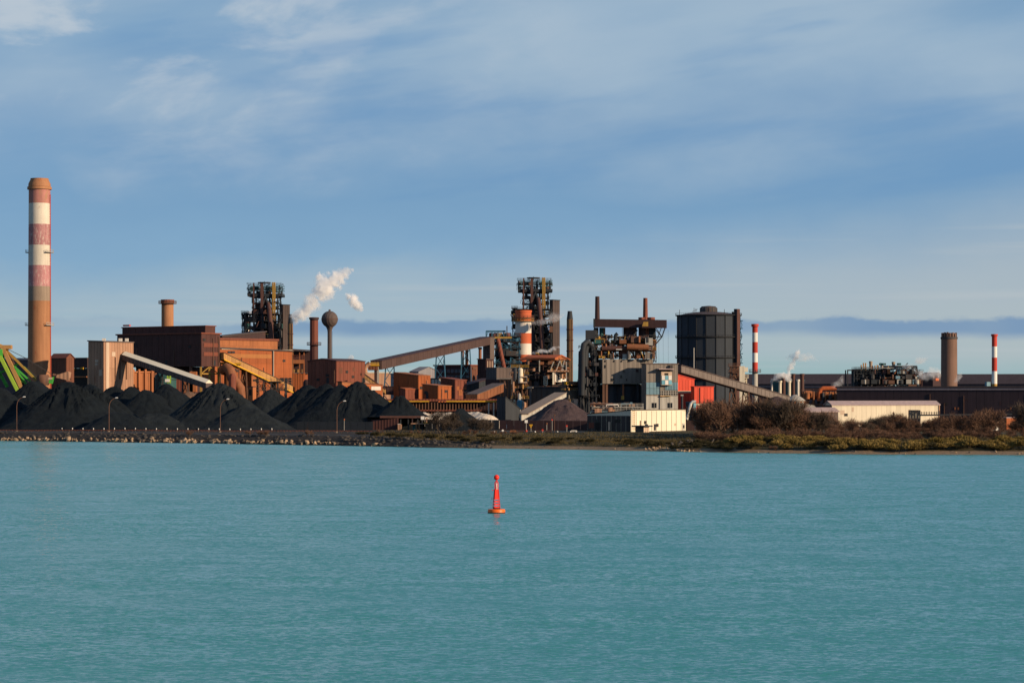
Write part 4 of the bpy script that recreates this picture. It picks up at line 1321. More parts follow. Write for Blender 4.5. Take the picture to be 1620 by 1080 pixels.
MB().hexa([P(592, 640, 1036), P(596.5, 640, 1036), P(596.5, 640, 1041), P(592, 640, 1041)], [P(592, 579.2, 1035.5), P(596.5, 579.2, 1035.5), P(596.5, 579.2, 1041), P(592, 579.2, 1041)]).build('pier', 'maroon_dark', hs)
MB().hexa([P(596.6, 640, 1036), P(599.5, 640, 1036), P(599.5, 640, 1041), P(596.6, 640, 1041)], [P(596.6, 580, 1035.5), P(599.5, 580, 1035.5), P(599.5, 580, 1041), P(596.6, 580, 1041)]).build('pier', 'grey_pale', hs)
gallery('tan_chute', 'short tan sided conveyor dropping right of the maroon shed', (577, 592, 1010), (610, 616, 1010), 1.9, 3.0, 'yellow_tan', 'brown_steel', npan=8, trestles=(0.6,))
gallery('long_gallery', 'very long brown gallery climbing right towards the blue framed tower', (595, 571, 1045), (768, 533.5, 1215), 3.7, 5.0, 'gallery_brown', 'maroon_dark', trestles=(0.11, 0.55, 0.8), npan=26, leg_mat='steel_blue')
gallery('dark_gallery', 'flat dark gallery low behind the tan chute', (606, 611, 1060), (640, 613, 1060), 3.5, 4.5, 'maroon_dark', 'maroon_dark', npan=6)

# ------------------------------------------------------------------ blast furnaces
def blast_furnace(label, dx, dy, D0, seed):
    rng = random.Random(seed)
    q = lambda px, py, d=0.0: P(px + dx, py + dy, D0 + d)
    X = lambda px, d=0.0: gx(px + dx, D0 + d)
    Z = lambda py, d=0.0: zz(py + dy, D0 + d)
    root = thing('blast_furnace', label, 'blast furnace', (X(848), D0, G), 'the two blast furnaces')
    # furnace shaft
    MB().lathe((X(846), D0 + 8, 0), [(10.5, G), (10.5, Z(560)), (9.5, Z(545)), (9.8, Z(535)), (7.0, Z(505)), (4.6, Z(494)), (3.6, Z(489))], 28).build('shaft', 'steel_dark', root)
    # tower frames
    lv = [Z(p) for p in (590, 572, 556, 541, 527, 513, 501, 490)]
    lattice(root, X(817), X(872), D0 - 6, D0 + 20, [G] + lv[1:], 'steel_dark', 0.9, nx=5, ny=2, rng=rng)
    lv2 = [Z(p) for p in (490, 481, 472, 463)]
    lattice(root, X(828), X(867), D0 - 3, D0 + 16, lv2, 'steel_dark', 0.8, nx=4, ny=2, rng=rng)
    lv3 = [Z(p) for p in (459.5, 451.5, 444)]
    MB().box(((X(819.5) + X(874)) / 2, D0 + 6, Z(461.5)), (X(874) - X(819.5), 20, 1.6)).build('top_deck', 'steel_dark', root)
    lattice(root, X(820), X(870), D0 - 2, D0 + 15, lv3, 'steel_dark', 0.5, nx=6, ny=2, deck=False, rng=rng)
    m = MB()
    for y in (D0 - 2, D0 + 15):
        for py in (444, 447.5, 451.5):
            m.beam((X(819.5), y, Z(py)), (X(874), y, Z(py)), 0.45)
    m.build('crane_beam', 'teal_dark', root)
    clutter(root, 24, X(821), X(868), D0 - 1, D0 + 12, [Z(459.2), Z(452), Z(445)], ['steel_dark', 'steel_dark', 'teal_dark', 'steel_rusty'], rng, 0.8)
    clutter(root, 12, X(829), X(866), D0 - 4, D0 + 2, lv2, ['steel_dark', 'steel_dark', 'steel_rusty', 'brown_steel'], rng, 0.9)
    clutter(root, 90, X(813), X(873), D0 - 8, D0 - 1, lv, ['steel_dark', 'steel_mid', 'steel_dark', 'brown_steel'], rng, 0.5)
    clutter(root, 26, X(826), X(868), D0 - 5, D0 + 2, lv2, ['steel_dark', 'steel_mid', 'brown_steel'], rng, 0.45)
    clutter(root, 40, X(820), X(872), D0 - 2, D0 + 12, [Z(459.2), Z(452), Z(445)], ['steel_dark', 'steel_mid', 'teal_dark'], rng, 0.45)
    clutter(root, 70, X(815), X(872), D0 - 7, D0 + 2, lv, ['steel_dark', 'steel_dark', 'steel_dark', 'steel_mid', 'steel_rusty', 'teal_dark', 'yellow_dull', 'brown_steel'], rng, 1.15)
    for k in range(5):       # bleeder ring on the very top
        a = k / 4 * math.pi
        MB().beam((X(844) - 3.6 * math.cos(a), D0 + 4, Z(444)), (X(844) - 3.2 * math.cos(a), D0 + 4, Z(439.5) + math.sin(a) * 1.0), 0.35).build('post', 'steel_dark', root)
    MB().lathe((X(844), D0 + 4, 0), [(3.9, Z(440)), (4.1, Z(440)), (4.1, Z(438.4)), (3.9, Z(438.4))], 18).build('bleeder_ring', 'steel_dark', root)
    # uptakes, gooseneck, downcomer
    MB().tube([q(851.5, 473, -5), q(853, 482, -9), q(855, 505, -11), q(857.5, 548, -12), q(858, 575, -12)], [1.2, 1.4, 1.5, 1.5, 1.5], 14).build('downcomer', 'brown_steel', root)
    MB().tube([q(840, 488, -3), q(841.5, 473, -4), q(846.5, 464.5, -4), q(851.5, 473, -4), q(851.5, 480, -4)], 1.35, 12).build('gooseneck', 'steel_dark', root)
    MB().tube([q(852, 500, 12), q(851, 480, 12), q(847, 463, 9), q(842, 478, 12), q(840, 500, 12)], 1.5, 12).build('uptake', 'steel_dark', root)
    MB().tube([q(839, 473, 1), q(846, 489, 0), q(853, 496, 0)], 1.1, 10).build('cross_duct', 'brown_steel', root)
    MB().beam(q(841.5, 590, -7.5), q(841.5, 441, -4), 1.6).build('hoist_mast', 'brown_steel', root)
    MB().beam(q(828.3, 560, -7.5), q(828.3, 440, -4), 0.8).build('hoist_mast', 'brown_steel', root)
    for px in (858.6, 861.4):
        MB().tube([q(px, 500, -5), q(px, 439, -4.5)], 0.5, 10).build('vent_pipe', 'yellow_dull', root)
    # stair tower clad in sheet
    b = Bld('', '', '', 874.5 + dx, 869.5 + dx, 885.5 + dx, 475 + dy, D0 - 4, parent=root)
    b.body('lift_brown', 'lift_tower'); b.panels('R', 3, 8, 'lift_brown', gap=0.12); b.roof('steel_dark', .3, .5, 'lift_tower_roof')
    # outrigger equipment on the left
    lattice(root, X(811), X(817), D0 - 2, D0 + 8, [Z(560), Z(548), Z(535), Z(520), Z(508), Z(497), Z(488)], 'steel_dark', 0.5, rng=rng)
    clutter(root, 16, X(810), X(818), D0 - 3, D0 + 6, [Z(560), Z(548), Z(535), Z(520), Z(508), Z(497), Z(488)], ['steel_dark', 'steel_mid'], rng, 0.9)
    return root


blast_furnace('left blast furnace with lattice head and yellow pipe above the orange shed', -427, 7.5, 1520, 11)
blast_furnace('right blast furnace with lattice head behind the orange and white striped stack', 0, 0, 1500, 12)


def stove_stack(label, px, D, py_tip, py_neck, w):
    X = gx(px, D)
    r = w / 2 / F * D
    root = thing('stove_stack', label, 'chimney', (X, D, G), 'hot stove stacks beside the furnaces')
    MB().lathe((X, D, 0), [(r, G), (r, zz(py_neck, D))], 24).build('shaft_section', 'stove_brown', root)
    MB().lathe((X, D, 0), [(r, zz(py_neck, D)), (r * 0.72, zz(py_tip + 2, D)), (r * 0.72, zz(py_tip, D))], 24).build('neck', 'steel_dark', root)
    for k in range(1, 4):
        z = zz(py_neck + k * 17, D)
        MB().lathe((X, D, 0), [(r + .01, z), (r + .25, z), (r + .25, z + .7), (r + .01, z + .7)], 24, caps=False).build('band', 'brown_steel', root)
    m = MB(); m.beam((X + r * .7, D - r - .1, G), (X + r * .7, D - r - .1, zz(py_neck, D)), .3); m.build('ladder', 'steel_rusty', root)


stove_stack('dull yellow steel stack with dark tip beside the left blast furnace', 459.5, 1500, 497, 512, 8)
stove_stack('dull yellow steel stack with dark tip right of the right blast furnace', 901.5, 1480, 492, 505, 10)
chimney('thin_stack', 'small faded pink and white stack left of the left blast furnace', 390.8, 1600, 500, 1.45, 1.5, [(500, 'maroon_dark'), (510, 'pink_faded'), (519, 'white_paint'), (524, 'pink_faded')])

# orange and white striped stack
chimney('striped_stack', 'stout stack banded orange red and white before the right blast furnace', 828, 1250, 491, 4.1, 4.2,
        [(491, 'red_orange'), (508.5, 'white_paint'), (527, 'red_orange'), (543.5, 'white_paint'), (561, 'red_orange'), (572, 'brown_red')], rim=(1.0, 0.25, 'red_orange'), platforms=((508.5, 'yellow_tan'), (503.5, 'steel_rusty')), n=40)
# ------------------------------------------------------------------ buildings left of the furnace
b = Bld('far_hall', 'far grey gabled hall left of the blue windowed control building', 'building', 662, 648, 695, 588, 1750); b.body('far_grey'); b.gable('far_grey', 3.5, 'L', wall='far_grey')
b = Bld('far_hall', 'low far grey hall seen under the long brown gallery', 'building', 624, 612, 668, 592, 1700, r=30); b.body('far_grey'); b.roof('far_grey', .5, .8)
b = Bld('far_store', 'far tan store glimpsed behind the tail of the long gallery', 'building', 577, 566, 618, 590, 1600, r=30); b.body('tan_sheet'); b.roof('grey_pale', .5, .8)
b = Bld('control_building', 'dark building with two rows of blue windows under a maroon roof', 'building', 744, 687.5, 756, 578.5, 1180)
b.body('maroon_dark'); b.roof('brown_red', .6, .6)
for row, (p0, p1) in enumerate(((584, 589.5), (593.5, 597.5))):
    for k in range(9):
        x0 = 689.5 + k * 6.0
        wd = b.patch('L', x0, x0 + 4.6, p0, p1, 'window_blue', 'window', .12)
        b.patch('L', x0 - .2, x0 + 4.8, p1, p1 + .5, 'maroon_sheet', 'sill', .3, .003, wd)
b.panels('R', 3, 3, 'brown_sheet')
b.patch('R', 747, 753, 581, 584, 'steel_rusty', 'vent', .4, .12)
MB().lathe(b.at('R', 750, 607, 3) - Vector((0, 0, 8)), [(1.2, 0), (1.2, 12), (.4, 13)], 12).build('tank', 'grey_pale', b.root)
m = MB(); m.beam(b.at('L', 698, 578, -2), b.at('L', 698, 568, -2), .25); m.beam(b.at('L', 697, 572, -2), b.at('L', 699, 572, -2), .25); m.build('mast', 'steel_mid', b.root)
for px, t_, l_ in ((731.5, 551.5, 'slim rusty stack, left one of the close pair behind the control building'), (738.5, 551, 'slim rusty stack, right one of the close pair behind the control building'), (759.5, 549.5, 'short rusty stack just left of the blue framed tower')):
    chimney('slim_stack', l_, px, 1230, t_, 0.78, 0.8, [(t_, 'steel_dark'), (t_ + 3, 'rust_duct')], rim=(.8, .25, 'brown_steel'), group='slim rusty stacks')

def block(name, label, pc, pl, pr, pt, D, wall, side, roof, rise, nL, nR):
    b = Bld(name, label, 'building', pc, pl, pr, pt, D)
    b.body(wall, dz=(0, 0, rise, rise)); b.roof(roof, .25, .3, dz=(0, 0, rise, rise))
    b.panels('L', nL, 2, side); b.panels('R', nR, 1, wall)
    dress(b, 'R', 4, int(pc), zz(630, D), b.z1 - .4, 'orange_patch'); dress(b, 'L', 4, int(pl), zz(630, D), b.z1 - .4, wall)
    return b
b = block('orange_block', 'larger orange clad block with pale pitched roof above the trestle', 662, 622.6, 680.8, 594.5, 1010, 'orange_sheet', 'orange_sheet', 'orange_pale', 1.4, 5, 4)
b2 = Bld('lean_to', 'low maroon lean-to at the foot of the larger orange block', 'building', 641, 633, 662, 616, 985); b2.body('brown_red', dz=(0, 0, .6, .6)); b2.roof('orange_sheet', .2, .25, dz=(0, 0, .6, .6)); b2.panels('R', 4, 1, 'brown_red')
b = block('orange_block', 'smaller orange clad block right of the larger one', 693, 668, 713.8, 611, 985, 'orange_sheet', 'orange_sheet', 'orange_pale', 0.8, 4, 4)
b = block('maroon_block', 'maroon block with pitched roof below the control building', 720, 697, 738, 601.5, 1070, 'brown_red', 'brown_red', 'brown_red', 1.1, 4, 4)
b = Bld('panel_store', 'small store with three pale panels between orange and maroon blocks', 'building', 682, 680.5, 697, 599, 1050); b.body('brown_grey'); b.panels('R', 3, 1, 'grey_pale', gap=.5); b.roof('roof_dark', .2, .3)
b = Bld('red_lean_to', 'low reddish lean-to behind the trestle near the brown incline', 'building', 739, 736, 757, 620, 1030, r=42); b.body('brown_red', dz=(0, -.5, -.5, 0)); b.roof('roof_pink', .3, .25, dz=(0, -.5, -.5, 0)); b.panels('R', 4, 1, 'brown_red')
gallery('black_gallery', 'black shaded gallery rising behind the reddish lean-to', (716, 614, 1095), (770, 599, 1120), 4.2, 5.0, 'steel_dark', 'maroon_dark', npan=8)
gallery('brown_incline', 'short brown incline with sunlit side rising to the panelled box', (746, 624, 985), (788, 607, 1010), 3.4, 5.0, 'rust_duct', 'brown_grey', npan=8)

# transfer towers
b = Bld('gallery_tower', 'grey purple tower holding the high end of the long gallery', 'building', 775.5, 764, 782, 533.5, 1215)
b.body('brown_grey', z0=zz(568, 1215)); b.panels('L', 3, 4, 'brown_grey', z0=zz(568, 1215)); b.roof('roof_dark', .3, .4)
for f_, t_ in (('L', .3), ('L', b.len['L'] - .3), ('R', b.len['R'] - .3)):
    p = b.pt(f_, t_, 0, -.5); MB().beam((p.x, p.y, G), (p.x, p.y, zz(568, 1215) - .01), .8).build('leg', 'steel_dark', b.root)
b = Bld('sinter_tower', 'dark maroon tower with rust lit right side below the long gallery end', 'building', 769, 755.5, 781, 568.5, 1150)
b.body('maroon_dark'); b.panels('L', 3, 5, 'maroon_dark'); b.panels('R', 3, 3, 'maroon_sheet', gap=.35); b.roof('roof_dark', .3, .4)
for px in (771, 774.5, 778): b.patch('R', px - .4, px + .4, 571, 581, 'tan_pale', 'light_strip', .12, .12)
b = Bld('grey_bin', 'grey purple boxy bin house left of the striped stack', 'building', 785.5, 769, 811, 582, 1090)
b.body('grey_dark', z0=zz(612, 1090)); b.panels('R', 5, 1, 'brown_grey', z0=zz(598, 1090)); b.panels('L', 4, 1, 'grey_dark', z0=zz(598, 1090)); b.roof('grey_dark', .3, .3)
for f_, t_ in (('L', .5), ('L', b.len['L'] - .5), ('R', b.len['R'] - .5)):
    p = b.pt(f_, t_, 0, -.6); MB().beam((p.x, p.y, G), (p.x, p.y, zz(612, 1090) - .01), .8).build('leg', 'steel_dark', b.root)
b = Bld('panelled_box', 'brown box house with orange edged panels at the top of the brown incline', 'building', 790, 768, 808, 600, 1020)
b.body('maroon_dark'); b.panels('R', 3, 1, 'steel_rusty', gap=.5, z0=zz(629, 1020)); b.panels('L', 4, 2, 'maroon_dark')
for px in (790.6, 795.5, 802.5, 807.4): b.patch('R', px - .5, px + .5, 600, 629, 'orange_pale', 'edge_strip', .18, .11)
b.patch('R', 790.2, 808, 599.6, 601.2, 'orange_pale', 'edge_strip', .2, .11)
b = Bld('slate_hopper_house', 'slate grey hopper house right of the yellow railed trestle', 'building', 800, 786, 823, 628, 955)
b.body('grey_blue', dz=(0, -5.0, -5.0, 0)); b.roof('grey_blue', .2, .25, dz=(0, -5, -5, 0)); b.panels('L', 3, 2, 'grey_blue'); 

# blue steel frame tower
bt = thing('blue_frame_tower', 'blue steel frame tower at the head of the long gallery', 'tower', (gx(795, 1230), 1230, G))
rng = random.Random(31)
xa, xb = gx(769, 1230), gx(822, 1230)
lv = [zz(p, 1230) for p in (600, 588, 576, 564, 552, 541, 533)]
lattice(bt, gx(780, 1230), xb, 1230, 1246, [G] + lv[1:], 'steel_blue', .6, nx=4, rng=rng, deck_mat='steel_dark')
lattice(bt, xa, gx(797, 1230), 1229, 1245, [zz(534, 1230), zz(523.5, 1230)], 'steel_blue', .45, nx=4, rng=rng, deck=False, rail=False, brace=False)
m = MB()
for y in (1229, 1245): m.beam((xa, y, zz(523.5, 1230)), (gx(800, 1230), y, zz(523.5, 1230)), .5)
m.beam((xa, 1229, zz(534, 1230)), (gx(773, 1230), 1229, zz(523.5, 1230)), .3)
m.build('top_rail', 'steel_blue', bt)
clutter(bt, 40, gx(782, 1230), xb, 1229, 1238, lv, ['steel_dark', 'steel_dark', 'steel_mid', 'steel_blue', 'teal_dark'], rng, 1.3)
clutter(bt, 12, gx(776, 1230), gx(805, 1230), 1229, 1236, [zz(534, 1230), zz(526, 1230)], ['yellow_dull', 'steel_rusty', 'steel_dark', 'brown_red'], rng, 1.0)
MB().tube([P(787.5, 536, 1222), P(798, 585, 1215)], 1.1, 12).build('slanted_duct', 'brown_red', bt)
MB().box(P(791, 535.5, 1224), (12, 6, .9)).build('gantry', 'yellow_dull', bt)
MB().beam(P(802, 526, 1228), P(802, 515.5, 1228), .5).build('vent_pipe', 'steel_mid', bt)
MB().box(((gx(784, 1244) + gx(818, 1244)) / 2, 1244, G), (gx(818, 1244) - gx(784, 1244), 6, zz(545, 1244) - G)).build('rear_cladding', 'steel_dark', bt)

# yellow railed trestle
tr = thing('conveyor_trestle', 'low dark red conveyor trestle with yellow rail behind the limestone heaps', 'conveyor', (gx(700, 960), 960, G))
DT = 960
MB().hexa([P(604, 634.5, DT), P(786, 634.5, DT), P(786, 634.5, DT + 5), P(604, 634.5, DT + 5)], [P(604, 631, DT), P(786, 631, DT), P(786, 631, DT + 5), P(604, 631, DT + 5)]).build('belt_gallery', 'brown_red', tr)
for a_, c_ in ((607, 620), (645, 679), (706, 785.5)):
    MB().hexa([P(a_, 635.6, DT - .5), P(c_, 635.6, DT - .5), P(c_, 635.6, DT - .02), P(a_, 635.6, DT - .02)], [P(a_, 633.7, DT - .5), P(c_, 633.7, DT - .5), P(c_, 633.7, DT - .02), P(a_, 633.7, DT - .02)]).build('yellow_rail', 'yellow_paint', tr)
o = None
for k in range(38):
    px = 606 + k * 4.8
    if o is None:
        o = MB().beam((gx(px, DT + 1), DT + 1, G), (gx(px, DT + 1), DT + 1, zz(634.6, DT)), .42).build('post', 'steel_rusty', tr)
    else:
        copy_piece(o, (gx(px, DT + 1) - gx(606, DT + 1), 0, 0))
MB().hexa([P(652, 650, DT), P(786, 650, DT), P(786, 650, DT + 4), P(652, 650, DT + 4)], [P(652, 648, DT), P(786, 648, DT), P(786, 648, DT + 4), P(652, 648, DT + 4)]).build('lower_walkway', 'brown_red', tr)
MB().hexa([P(606, 660, DT + 6), P(786, 660, DT + 6), P(786, 660, DT + 7), P(606, 660, DT + 7)], [P(606, 636, DT + 6), P(786, 636, DT + 6), P(786, 636, DT + 7), P(606, 636, DT + 7)]).build('rear_wall', 'maroon_dark', tr)
for px in (773, 781):
    MB().beam((gx(px, DT - 1), DT - 1, G), (gx(px, DT - 1), DT - 1, zz(637, DT)), .5).build('post', 'grey_pale', tr)

# cast house with orange roof
DC = 1130
ch = thing('cast_house', 'open cast house with broad orange roof right of the striped stack', 'building', (gx(865, DC), DC, G))
b = Bld('', '', '', 874, 824, 900, 569, DC, parent=ch, r=62)
b.gable('orange_paint', 2.0, 'L', grow=.6, th=.5, wall='orange_pale')
MB().hexa([P(823, 569, DC + 10), P(878, 569, DC - 4), P(878, 569, DC - 2), P(823, 569, DC + 12)], [P(823, 566, DC + 10), P(878, 566, DC - 4), P(878, 566, DC - 2), P(823, 566, DC + 12)]).build('eaves_beam', 'orange_paint', ch)
rng = random.Random(41)
lv = [zz(p, DC) for p in (660, 634, 616, 600, 588, 578, 570)]
lattice(ch, gx(836, DC), gx(897, DC), DC + 6, DC + 24, [G] + lv[1:], 'steel_mid', .6, nx=6, rng=rng, deck_mat='steel_dark', rail_mat='steel_rusty')
MB().box(((gx(826, DC) + gx(893, DC)) / 2, DC + 22, G), (gx(893, DC) - gx(826, DC), 8, zz(571, DC) - G)).build('rear_cladding', 'steel_dark', ch)
clutter(ch, 45, gx(834, DC), gx(895, DC), DC + 3, DC + 12, lv, ['steel_dark', 'steel_dark', 'steel_mid', 'steel_rusty', 'brown_steel', 'rust_duct'], rng, 1.2)
clutter(ch, 60, gx(834, DC), gx(898, DC), DC - 2, DC + 8, lv, ['steel_dark', 'steel_mid', 'steel_rusty', 'rust_duct', 'tan_sheet', 'brown_steel'], rng, .5)
clutter(ch, 22, gx(866, DC), gx(897, DC), DC - 2, DC + 5, lv[3:], ['yellow_tan', 'rust_duct', 'tan_sheet', 'steel_rusty', 'orange_pale'], rng, 1.0)
m = MB()
for a_, c_ in (((879, 589), (886, 570)), ((886, 570), (892, 588)), ((893, 570), (888, 588)), ((896, 572), (896, 606)), ((870, 588), (876, 572))):
    m.beam(P(*a_, DC - 4), P(*c_, DC - 4), .35)
m.build('tie_rods', 'grey_pale', ch)
MB().hexa([P(866, 588, DC - 5), P(900, 588, DC - 5), P(900, 588, DC + 2), P(866, 588, DC + 2)], [P(866, 585.5, DC - 5), P(900, 585.5, DC - 5), P(900, 585.5, DC + 2), P(866, 585.5, DC + 2)]).build('balcony', 'tan_sheet', ch)
b = Bld('', '', '', 877, 874.5, 896, 589, DC - 4, parent=ch, z0=zz(604, DC))
b.body('white_paint', 'white_room'); b.panels('R', 6, 1, 'white_clean', gap=.2); b.patch('R', 879.5, 883, 592, 603, 'grey_dark', 'door', .1, .11)
MB().beam(P(875.5, 608, DC - 5), P(875.5, 589, DC - 5), .8).build('column', 'cream', ch); MB().beam(P(878, 608, DC - 5), P(878, 589, DC - 5), .3).build('column', 'tan_sheet', ch)
MB().beam(P(853.5, 588, DC - 3), P(853.5, 570, DC - 3), .5).build('column', 'grey_pale', ch)
lad = thing('caged_ladder', 'pale caged ladder panel below the cast house floor', 'ladder', P(863, 609, DC - 3))
m = MB()
for px in (860.5, 866): m.beam(P(px, 608.5, DC - 3), P(px, 595, DC - 3), .3)
for k in range(5): m.beam(P(860.5, 608.5 - k * 3.3, DC - 3), P(866, 608.5 - k * 3.3, DC - 3), .3)
m.build('frame', 'cream', lad)

# process columns and pipes left of the cast house
DV = 1065
pv = thing('process_columns', 'group of sunlit pipes and platforms below the striped stack', 'pipework', (gx(824, DV), DV, G))
lv = [zz(p, DV) for p in (648, 632, 615, 604, 594, 583)]
rng = random.Random(51)
lattice(pv, gx(811, DV), gx(834, DV), DV, DV + 8, [G] + lv[1:], 'steel_rusty', .4, nx=4, rng=rng, deck_mat='steel_dark', rail_mat='yellow_dull')
for px, w_, mt, p0, p1 in ((815, .9, 'grey_blue', 600, 582), (823.5, 1.1, 'cream', 606, 582), (821.5, .7, 'grey_pale', 660, 622), (812, .5, 'tan_sheet', 620, 585), (827, .4, 'yellow_tan', 615, 590)):
    MB().lathe((gx(px, DV - 1.5), DV - 1.5, 0), [(w_, zz(p0, DV)), (w_, zz(p1 + 2, DV)), (w_ * .5, zz(p1, DV))], 14).build('vessel', mt, pv)
for py in (595.5, 604.5):
    MB().hexa([P(823, py + 1, DV - 3), P(834, py + 1, DV - 3), P(834, py + 1, DV - .5), P(823, py + 1, DV - .5)], [P(823, py - .6, DV - 3), P(834, py - .6, DV - 3), P(834, py - .6, DV - .5), P(823, py - .6, DV - .5)]).build('platform', 'tan_pale', pv)
MB().lathe((gx(822, DV - 30), DV - 30, 0), [(1.1, zz(648, DV - 30)), (1.1, zz(634, DV - 30)), (.6, zz(632, DV - 30))], 14).build('blue_vessel', 'blue_bright', pv)
MB().tube([P(826, 646, DV - 30), P(828, 640, DV - 30), P(827, 635, DV - 30), P(823, 634, DV - 30)], .5, 10).build('bent_pipe', 'grey_pale', pv)
clutter(pv, 40, gx(810, DV), gx(836, DV), DV - 2, DV + 4, lv, ['steel_rusty', 'tan_sheet', 'rust_duct', 'steel_dark', 'grey_pale'], rng, .4)
clutter(pv, 22, gx(810, DV), gx(834, DV), DV - 1, DV + 4, lv, ['steel_rusty', 'steel_mid', 'rust_duct', 'tan_sheet', 'steel_dark'], rng, .8)
lp = thing('yard_light_mast', 'grey floodlight mast before the cast house', 'light mast', (gx(839, 1010), 1010, G))
MB().tube([(gx(839, 1010), 1010, G), P(839, 614, 1010)], .45, 10).build('mast', 'grey_dark', lp)
MB().box(P(839, 613.8, 1010), (2.6, 1.4, .7)).build('head', 'tan_pale', lp)
lower = Bld('bunker_block', 'dark bunker block in the shade behind the pale inclined gallery', 'building', 890, 816, 897, 612, 1060, r=66)
lower.body('steel_dark'); lower.panels('L', 9, 2, 'steel_dark', gap=.2); lower.roof('grey_dark', .3, .3)

gallery('pale_gallery', 'pale concrete roofed inclined gallery leading down left across the ore heap', (826, 655, 962), (887, 621.5, 985), 1.6, 5.5, 'grey_pale', 'concrete', npan=10, roof_th=.3)
MB_base = Bld('concrete_block', 'pale concrete block at the low end of the pale inclined gallery', 'block', 825, 823, 836, 656, 950); MB_base.body('grey_pale'); MB_base.roof('concrete', .2, .2)

# railed transfer house right of the ore heap
DH = 1000
th = Bld('railed_house', 'grey bin house with yellow railings right of the ore heap top', 'building', 896, 887, 918, 617, DH, z0=zz(631, DH))
th.body('grey_dark'); th.panels('R', 6, 1, 'grey_sheet'); 
th.slab('R', -1, th.len['R'] + 2, th.z1 + .01, th.z1 + .8, 'yellow_tan', 'lower_deck', 2.0, -2.0)
th2 = Bld('', '', '', 896, 889, 917, 601, DH + 1, z0=th.z1 + .82, parent=th.root)
th2.body('brown_grey', 'upper_room', z1=zz(603, DH)); th2.panels('R', 5, 1, 'tan_sheet', z0=zz(609, DH), z1=zz(603, DH)); th2.patch('R', 911, 914, 604, 608, 'rust_duct', 'door', .1, .11); th2.patch('R', 891 + 1, 895.5 + 1, 604, 608, 'yellow_paint', 'yellow_box', 1.0, .2)
th2.slab('R', -2, th2.len['R'] + 8, zz(609.2, DH), zz(608.4, DH), 'yellow_tan', 'upper_deck', 1.6, .12)
for px in (897, 907, 917):
    p = th.at('R', px, 631, -.5); MB().beam((p.x, p.y, G), (p.x, p.y, th.z0), .6).build('leg', 'grey_pale', th.root)
m = MB(); p0, p1, p2 = th.at('R', 897, 631, -.4), th.at('R', 907, 631, -.4), th.at('R', 917, 631, -.4)
m.beam((p0.x, p0.y, G), p1, .4); m.beam((p1.x, p1.y, G), p0, .4); m.beam((p1.x, p1.y, G), p2, .4); m.beam((p2.x, p2.y, G), p1, .4); m.build('bracing', 'grey_pale', th.root)
rh = thing('railed_platform', 'yellow railed steel platform left of the tall grey plant', 'platform', (gx(926, 1015), 1015, G))
rng = random.Random(61)
lv = [zz(p, 1015) for p in (650, 630, 616, 606)]
lattice(rh, gx(917, 1015), gx(940, 1015), 1015, 1024, [G] + lv[1:], 'steel_mid', .5, nx=4, rng=rng, rail_mat='yellow_dull', deck_mat='yellow_tan')
clutter(rh, 40, gx(917, 1015), gx(943, 1015), 1013, 1020, lv, ['steel_mid', 'tan_sheet', 'rust_duct', 'yellow_dull', 'cream'], rng, .4)
clutter(rh, 24, gx(918, 1015), gx(940, 1015), 1014, 1020, lv, ['steel_mid', 'tan_sheet', 'rust_duct', 'grey_dark', 'orange_pale', 'cream'], rng, .9)

# ------------------------------------------------------------------ tall grey plant with cross beam
DK = 1000
pk = Bld('grey_plant', 'tall grey clad plant crowned by a dark beam and two thin stacks', 'building', 953, 944.5, 1033, 568, DK, z0=zz(607, DK), r=15)
pk.body('grey_sheet'); pk.panels('R', 12, 1, 'grey_sheet', gap=.10); pk.panels('L', 2, 3, 'grey_sheet', gap=.1)
for px, py, w_, h_ in ((957, 571, 2.5, 2.5), (971, 571, 2.5, 2.5), (983, 571, 2.5, 2.5), (994, 571, 2.5, 2.5), (1016, 571, 2.2, 2.5), (1020, 571, 2.2, 2.5), (957, 579.5, 2.6, 4.6), (986.5, 587, 2.6, 3), (982.5, 595.5, 3, 4.6), (968.5, 600.5, 5, 4), (991, 600.5, 2, 3), (1008, 586, 4, 4)):
    wd = pk.patch('R', px - w_ / 2, px + w_ / 2, py - h_ / 2, py + h_ / 2, 'window_dark' if px != 1008 else 'maroon_dark', 'window', .12, .11)
    pk.patch('R', px - w_ / 2, px + w_ / 2, py + h_ / 2, py + h_ / 2 + .4, 'brown_grey', 'sill', .25, .11, wd)
for py in (587, 601): pk.patch('L', 946, 951.5, py - 3.5, py + 3.5, 'hole', 'opening', .12, .11)
# legs and vessels under the hall
for px in (956, 961, 985, 1010, 1028):
    p = pk.at('R', px, 607, -1.0); MB().beam((p.x, p.y, G), (p.x, p.y, pk.z0), .9).build('leg', 'steel_rusty' if px < 965 else 'steel_dark', pk.root)
for px, w_, mt in ((969, 3.4, 'grey_blue'), (979, 2.4, 'steel_dark'), (995, 5.0, 'steel_dark'), (1010, 3.5, 'steel_dark')):
    p = pk.at('R', px, 625, -6); MB().lathe((p.x, p.y, 0), [(w_, G), (w_, zz(612, DK)), (w_ * .7, pk.z0 - .02)], 20).build('silo', mt, pk.root)
rear = Bld('', '', '', 953, 944.5, 1033, 568, DK + 14, parent=pk.root, r=15); rear.body('steel_dark', 'rear_wall', z1=pk.z0 - .05)
MB().box(pk.at('R', 985, 632, 0), (1.2, 1.2, 1.6)).build('duct', 'yellow_dull', pk.root); MB().tube([pk.at('R', 986, 626, 0), pk.at('R', 986, 608, 0)], .4, 10).build('pipe', 'rust_duct', pk.root)
